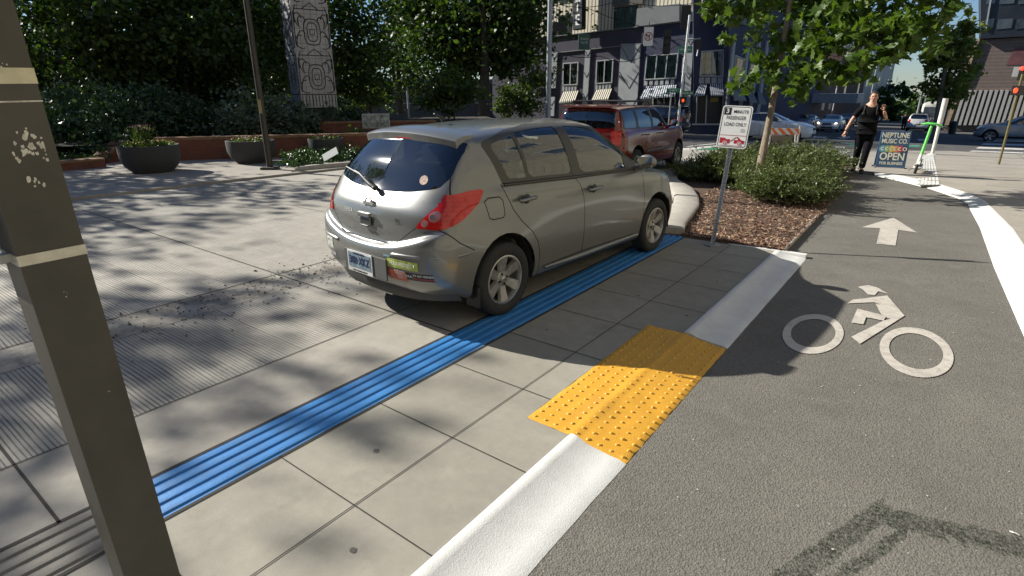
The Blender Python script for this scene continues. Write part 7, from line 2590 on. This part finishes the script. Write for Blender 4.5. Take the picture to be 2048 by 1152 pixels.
# crossing traffic
p = gp(1384, 275)
place(suv_P(), 'black_suv', 'black sport utility vehicle facing left beside the navy building', p - NV * 1.6 + DV * 1.0, math.atan2(-NV.y, -NV.x), M_BLACKC, suv_extras)
f = gp(1586, 281)
place(sedan_P(wb=2.65, xf=3.52, xr=-.98, rt=.32), 'white_sedan', 'white sedan crossing from the left behind the young maple trunk', f - NV * 2.65 + DV * .72, math.atan2(NV.y, NV.x), M_WHITEC, front_extras)
rz_ = math.atan2(-DV.y, -DV.x)
f = gp(1651, 262.5)
place(sedan_P(), 'white_sedan', 'white sedan with lit headlamps waiting across the crossing, facing the camera', f + DV * 3.6, rz_, M_WHITEC, lights_on)
f = gp(1600, 259)
place(sedan_P(), 'silver_sedan', 'pale silver sedan half hidden behind the crossing white sedan', f + DV * 3.6, rz_, M_SILV2, front_extras)
f = gp(1686, 252)
place(suv_P(), 'dark_suv', 'dark sport utility vehicle queued behind the white sedan with lit headlamps', f + DV * 3.6, rz_, M_DARKC, front_extras)
f = gp(1750, 243)
place(sedan_P(), 'small_far_car', 'tiny dark car far down the street, right of the walking man', f + DV * 3.6, rz_, M_SILV2, front_extras, level=1)
f = gp(1831, 262)
place(suv_P(), 'white_suv', 'white sport utility vehicle with dark windows near the far right corner', f + DV * 1.0, math.atan2(DV.y, DV.x), M_WHITEC, suv_extras)
f = gp(1977, 281)
place(suv_P(wb=2.66, xf=3.48, header=(1.40, 1.56), rooftail=(-.55, 1.56), zroof=1.64, nose=(3.34, .94), cowl=(2.28, 1.10), belt=(1.06, 1.14), rt=.355, rr=.25, rarch=.42,
    dlo=[[(-.45, 1.17), (-.40, 1.46), (-.28, 1.51), (.5, 1.55), (1.05, 1.54), (1.38, 1.46), (1.95, 1.12), (1.92, 1.08), (-.43, 1.15)]],
    panes=[[(-.38, 1.18), (-.35, 1.45), (-.26, 1.485), (.02, 1.50), (.02, 1.16)], [(.12, 1.505), (.80, 1.52), (.84, 1.13), (.12, 1.155)], [(.95, 1.515), (1.08, 1.51), (1.34, 1.43), (1.76, 1.14), (1.76, 1.10), (.95, 1.125)]]),
    'grey_crossover', 'grey crossover facing left at the right edge of the street', f + NV * 2.66 + DV * .80, math.atan2(-NV.y, -NV.x), M_GREYC, front_extras, 'cars on the street beyond the crossing', 1.0, 3)


# pale bus parked beyond the right trees
def bus():
    c = gp(1866, 236); c = at(1864, 232, 70); c.z = zg(c.x, c.y)
    root = empty('parked_bus', c, math.pi / 2 - AZ, 'pale rounded bus front just left of the right street tree trunk', 'bus')
    b = MB().box((5, 0, 1.7), (10, 2.5, 2.8)); b.build('body', mat('bus pale', (.40, .40, .37), .5), root, bevel=.35, smooth=50)
    MB().box((-.02, 0, 2.0), (.06, 2.0, 1.2)).build('windscreen', M_PANE2, root, bevel=.02)
    MB().box((5, -1.26, 2.1), (8.5, .04, .9)).build('side_glass', M_PANE2, root)
    for x in (1.5, 7.5): MB().tube([(x, -1.28, .45), (x, 1.28, .45)], [.48, .48], 20).build('wheel', M_TYRE, root, smooth=40)


bus()
# dark litter bin on the far right sidewalk
c = gp(1903, 268)
e = empty('litter_bin', c, 0, 'dark green litter bin on the far sidewalk before the brick building', 'bin')
MB().lathe([(.26, 0), (.30, .85), (.30, .95), (.24, 1.05), (.001, 1.08)], 16).build('body', mat('bin green black', (.015, .028, .02), .5), e, smooth=40)
MB().lathe([(.305, .78), (.305, .86)], 16).build('band', M_WDK, e)

# ================================================================== PEOPLE
M_SKIN = mat('skin', (.48, .27, .19), .55, var=.08, vs=30)
M_SHIRT = mat('black t-shirt cloth', (.007, .007, .008), .9, var=.4, vs=14, bmp=.5, bs=22, spec=.1)
M_PANTS = mat('black trousers cloth', (.006, .006, .009), .85, var=.4, vs=12, bmp=.5, bs=20, spec=.1)
M_HAIR = mat('dark brown hair', (.022, .014, .010), .6, var=.4, vs=60, bmp=.6, bs=200)
M_SHOE = mat('black shoe', (.012, .012, .012), .6)
M_SOLE = mat('worn grey sole', (.12, .11, .10), .8)


def skin(name, vs, es, rad, m, parent, sub=2, M=None):
    me = bpy.data.meshes.new(name)
    me.from_pydata([tuple(v) for v in vs], es, [])
    o = bpy.data.objects.new(name, me); C.objects.link(o)
    md = o.modifiers.new('k', 'SKIN'); md.use_smooth_shade = True
    lay = me.skin_vertices[0].data
    for i, r_ in enumerate(rad):
        lay[i].radius = r_ if hasattr(r_, '__len__') else (r_, r_)
    lay[0].use_root = True
    sb = o.modifiers.new('s', 'SUBSURF'); sb.levels = sb.render_levels = sub
    dg = bpy.context.evaluated_depsgraph_get()
    m2 = bpy.data.meshes.new_from_object(o.evaluated_get(dg))
    bpy.data.objects.remove(o)
    m2.name = name
    if M is not None: m2.transform(M)
    m2.materials.clear(); m2.materials.append(m)
    m2.polygons.foreach_set('use_smooth', [True] * len(m2.polygons))
    return link_mesh(name, m2, parent)


def join_into(a, parts):
    """merge evaluated meshes into the first (keeps the body one object)"""
    bm = bmesh.new(); bm.from_mesh(a.data)
    for p in parts:
        bm.from_mesh(p.data); bpy.data.objects.remove(p)
    bm.to_mesh(a.data); bm.free()
    a.data.polygons.foreach_set('use_smooth', [True] * len(a.data.polygons))
    return a


def walking_man():
    base = gp(1716, 345)
    # local x = picture right, y = towards the camera
    f = -base; f.z = 0; f.normalize()
    rz = math.atan2(f.y, f.x) - math.pi / 2
    root = empty('person', base + Vector((0, 0, .0)), rz, 'walking man in black t-shirt and trousers with one hand raised to his shoulder strap', 'person')
    M = Matrix.Scale(-1, 4, (1, 0, 0))               # mirror so that x points to the picture's right
    V = Vector
    # skeleton
    J = dict(pel=(0, 0, .97), sp=(0, .03, 1.12), ch=(0, .02, 1.34), nb=(.0, .0, 1.52), nk=(.01, .02, 1.60), hd=(.015, .03, 1.71), ht=(.015, .02, 1.80),
        shl=(-.19, 0, 1.475), ell=(-.335, -.01, 1.20), wrl=(-.425, .09, .965), shr=(.19, 0, 1.475), elr=(.335, .04, 1.235), wrr=(.265, .19, 1.43),
        hl=(-.10, 0, .92), kl=(-.095, .03, .50), al=(-.10, -.22, .12), tl=(-.12, -.10, .035),
        hr=(.10, 0, .92), kr=(.075, .16, .52), ar=(.05, .24, .095), tr=(.07, .40, .10))
    names = list(J)
    E_ = [('pel', 'sp'), ('sp', 'ch'), ('ch', 'nb'), ('nb', 'nk'), ('nk', 'hd'), ('hd', 'ht'), ('nb', 'shl'), ('shl', 'ell'), ('ell', 'wrl'), ('nb', 'shr'), ('shr', 'elr'), ('elr', 'wrr'),
        ('pel', 'hl'), ('hl', 'kl'), ('kl', 'al'), ('al', 'tl'), ('pel', 'hr'), ('hr', 'kr'), ('kr', 'ar'), ('ar', 'tr')]
    rad = dict(pel=.14, sp=.145, ch=.145, nb=.085, nk=.056, hd=(.078, .090), ht=(.060, .070), shl=.062, ell=.046, wrl=.030, shr=.062, elr=.046, wrr=.030, hl=.09, kl=.058, al=.038, tl=.028, hr=.09, kr=.058, ar=.038, tr=.028)
    ix = {n: i for i, n in enumerate(names)}
    body = skin('body', [J[n] for n in names], [(ix[a], ix[b_]) for a, b_ in E_], [rad[n] for n in names], M_SKIN, root, 2, M)
    # head shape, ears, nose, hands with five fingers, all joined into the body
    parts = []
    def ball(c, r_, seg=16, rg=12):
        o = MB().sphere(c, r_, seg, rg).build('tmp', M_SKIN, smooth=180); o.data.transform(M); parts.append(o)
    ball((.015, .030, 1.725), (.074, .092, .105)); ball((.015, .052, 1.655), (.052, .058, .045)); ball((.015, .118, 1.70), (.013, .018, .020)); ball((.015, .112, 1.715), (.010, .014, .028))
    for s in (-1, 1): ball((.015 + s * .076, .02, 1.705), (.010, .020, .030), 8, 6)
    def hand(wr, d, curl, up_):
        d = V(d).normalized(); up_ = V(up_); sd = d.cross(up_).normalized(); nn = sd.cross(d)
        vs = [V(wr), V(wr) + d * .045, V(wr) + d * .085]; es = [(0, 1), (1, 2)]; rd = [(.026, .020), (.036, .017), (.037, .015)]
        for k, (o_, L_) in enumerate(((-.030, .058), (-.010, .070), (.011, .074), (.031, .066))):
            b0 = V(wr) + d * .088 + sd * o_; i0 = len(vs)
            a1 = (d + nn * curl * .5).normalized(); a2 = (d * .5 + nn * curl).normalized()
            vs += [b0, b0 + a1 * L_ * .5, b0 + a1 * L_ * .5 + a2 * L_ * .5]; es += [(2, i0), (i0, i0 + 1), (i0 + 1, i0 + 2)]; rd += [.0098, .009, .0075]
        i0 = len(vs); t0 = V(wr) + d * .030 + sd * .030
        vs += [t0, t0 + (sd * .8 + d * .7).normalized() * .035, t0 + (sd * .8 + d * .7).normalized() * .035 + (d + nn * curl * .6).normalized() * .03]; es += [(1, i0), (i0, i0 + 1), (i0 + 1, i0 + 2)]; rd += [.013, .011, .009]
        parts.append(skin('tmp', vs, es, rd, M_SKIN, None, 1, M))
    hand(J['wrl'], (-.15, .10, -1), .5, (0, 1, 0)); hand(J['wrr'], (-.25, .0, 1), 1.1, (0, 1, 0))
    join_into(body, parts)
    # clothes
    sh = ['pel', 'sp', 'ch', 'nb', 'shl', 'shr']
    vs = [J['sp'], (0, .045, 1.03), (0, .05, 1.15), (0, .035, 1.36), (0, .0, 1.50), (-.185, 0, 1.475), (-.255, -.005, 1.355), (-.300, -.01, 1.265), (.185, 0, 1.475), (.255, .018, 1.365), (.305, .03, 1.285), (0, .03, .93)]
    vs[0] = (0, .055, 1.12)
    es = [(0, 1), (0, 2), (2, 3), (3, 4), (4, 5), (5, 6), (6, 7), (4, 8), (8, 9), (9, 10), (1, 11)]
    rd = [(.205, .185), (.20, .165), (.205, .185), (.195, .16), (.095, .08), .085, .078, .076, .085, .078, .076, (.195, .15)]
    skin('t_shirt', vs, es, rd, M_SHIRT, root, 2, M)
    vs = [(0, .0, .95), (-.10, 0, .88), (-.10, .02, .70), (-.095, .03, .50), (-.10, -.10, .28), (-.10, -.21, .13), (.10, 0, .88), (.09, .09, .70), (.075, .16, .52), (.06, .20, .30), (.05, .24, .12)]
    es = [(0, 1), (1, 2), (2, 3), (3, 4), (4, 5), (0, 6), (6, 7), (7, 8), (8, 9), (9, 10)]
    rd = [(.17, .14), .118, .105, .086, .078, .072, .118, .105, .086, .078, .072]
    skin('trousers', vs, es, rd, M_PANTS, root, 2, M)
    for nm, heel, toe in (('l', (-.10, -.25, .085), (-.125, -.04, .032)), ('r', (.05, .22, .055), (.075, .44, .105))):
        h_, t_ = V(heel), V(toe)
        skin('shoe', [h_, h_.lerp(t_, .45), t_], [(0, 1), (1, 2)], [(.048, .050), (.050, .045), (.046, .030)], M_SHOE, root, 2, M)
        d = (t_ - h_); 
        b = MB(); 
        pts = [h_ - V((0, 0, .048)), h_.lerp(t_, .5) - V((0, 0, .046)), t_ - V((0, 0, .030))]
        vs = []
        for p_, w_ in zip(pts, (.040, .046, .036)):
            vs += [p_ + V((-w_, 0, 0)), p_ + V((w_, 0, 0)), p_ + V((w_, 0, -.016)), p_ + V((-w_, 0, -.016))]
        b.add(vs, [(i * 4 + j, i * 4 + (j + 1) % 4, i * 4 + 4 + (j + 1) % 4, i * 4 + 4 + j) for i in range(2) for j in range(4)] + [(0, 1, 2, 3), (11, 10, 9, 8)])
        o = b.build('sole', M_SOLE, root, smooth=40); o.data.transform(M)
    o = MB().sphere((.016, .004, 1.760), (.090, .100, .100), 20, 14).build('hair', M_HAIR, root, smooth=180)
    for v in o.data.vertices:
        if v.co.y > .06 and v.co.z < 1.785: v.co.y = .05
        if v.co.z < 1.69: v.co.z = 1.69 + (v.co.z - 1.69) * .4
    o.data.transform(M)
    b = MB(); b.tube([(.015, .085, 1.665), (.015, .100, 1.645), (.015, .095, 1.628)], [.022, .026, .018], 8)
    for s in (-1, 1):
        e = MB().sphere((.015 + s * .030, .112, 1.728), (.014, .006, .006), 8, 6).build('eye', M_HAIR, root, smooth=180); e.data.transform(M)
        e = MB().tube([(.015 + s * .012, .117, 1.744), (.015 + s * .030, .119, 1.749), (.015 + s * .048, .108, 1.743)], .0045, 5).build('eyebrow', M_HAIR, root); e.data.transform(M)
    e = MB().tube([(-.008, .106, 1.668), (.015, .113, 1.666), (.038, .106, 1.668)], [.003, .006, .003], 6).build('mouth', mat('lips', (.34, .12, .10), .5), root, smooth=60); e.data.transform(M)
    for s in (-1, 1):
        e = MB().tube([(s * .10, -.10, 1.52), (s * .115, .0, 1.555), (s * .12, .10, 1.52), (s * .13, .175, 1.38), (s * .15, .15, 1.15)], [.014] * 5, 6).build('shoulder_strap', mat('strap grey black', (.018, .017, .016), .8), root, smooth=60); e.data.transform(M)
    e = MB().sphere((0, -.19, 1.32), (.17, .10, .24), 14, 10).build('backpack', mat('backpack olive grey', (.05, .05, .04), .9), root, smooth=180); e.data.transform(M)
    return root


walking_man()


def distant_person():
    base = gp(1805, 262)
    root = empty('person', base, 0, 'distant person in dark clothes crossing beside the white sport utility vehicle', 'person')
    V = Vector
    vs = [(0, 0, .95), (0, 0, 1.2), (0, 0, 1.42), (0, 0, 1.52), (0, 0, 1.62), (-.19, 0, 1.38), (-.24, 0, 1.12), (-.20, .08, .92), (.19, 0, 1.38), (.25, 0, 1.12), (.20, .10, .95), (-.09, 0, .9), (-.10, .05, .48), (-.12, -.08, .08), (.09, 0, .9), (.12, -.02, .48), (.16, .10, .08)]
    es = [(0, 1), (1, 2), (2, 3), (3, 4), (2, 5), (5, 6), (6, 7), (2, 8), (8, 9), (9, 10), (0, 11), (11, 12), (12, 13), (0, 14), (14, 15), (15, 16)]
    rd = [.14, .14, .13, .055, .095, .06, .05, .035, .06, .05, .035, .10, .07, .05, .10, .07, .05]
    skin('body', vs, es, rd, mat('dusky skin', (.16, .09, .06), .6), root, 1)
    skin('coat', [vs[i] for i in (0, 1, 2, 5, 6, 8, 9, 11, 14)] + [(0, 0, .70)], [(0, 1), (1, 2), (2, 3), (3, 4), (2, 5), (5, 6), (0, 7), (0, 8), (0, 9)], [.19, .18, .16, .08, .07, .08, .07, .12, .12, .17], mat('navy black coat', (.010, .010, .016), .9), root, 1)
    skin('trousers', [vs[i] for i in (0, 11, 12, 13, 14, 15, 16)], [(0, 1), (1, 2), (2, 3), (0, 4), (4, 5), (5, 6)], [.15, .11, .085, .07, .11, .085, .07], M_PANTS, root, 1)
    MB().sphere((0, -.01, 1.66), (.10, .11, .12), 10, 8).build('hair', M_HAIR, root, smooth=180)


distant_person()
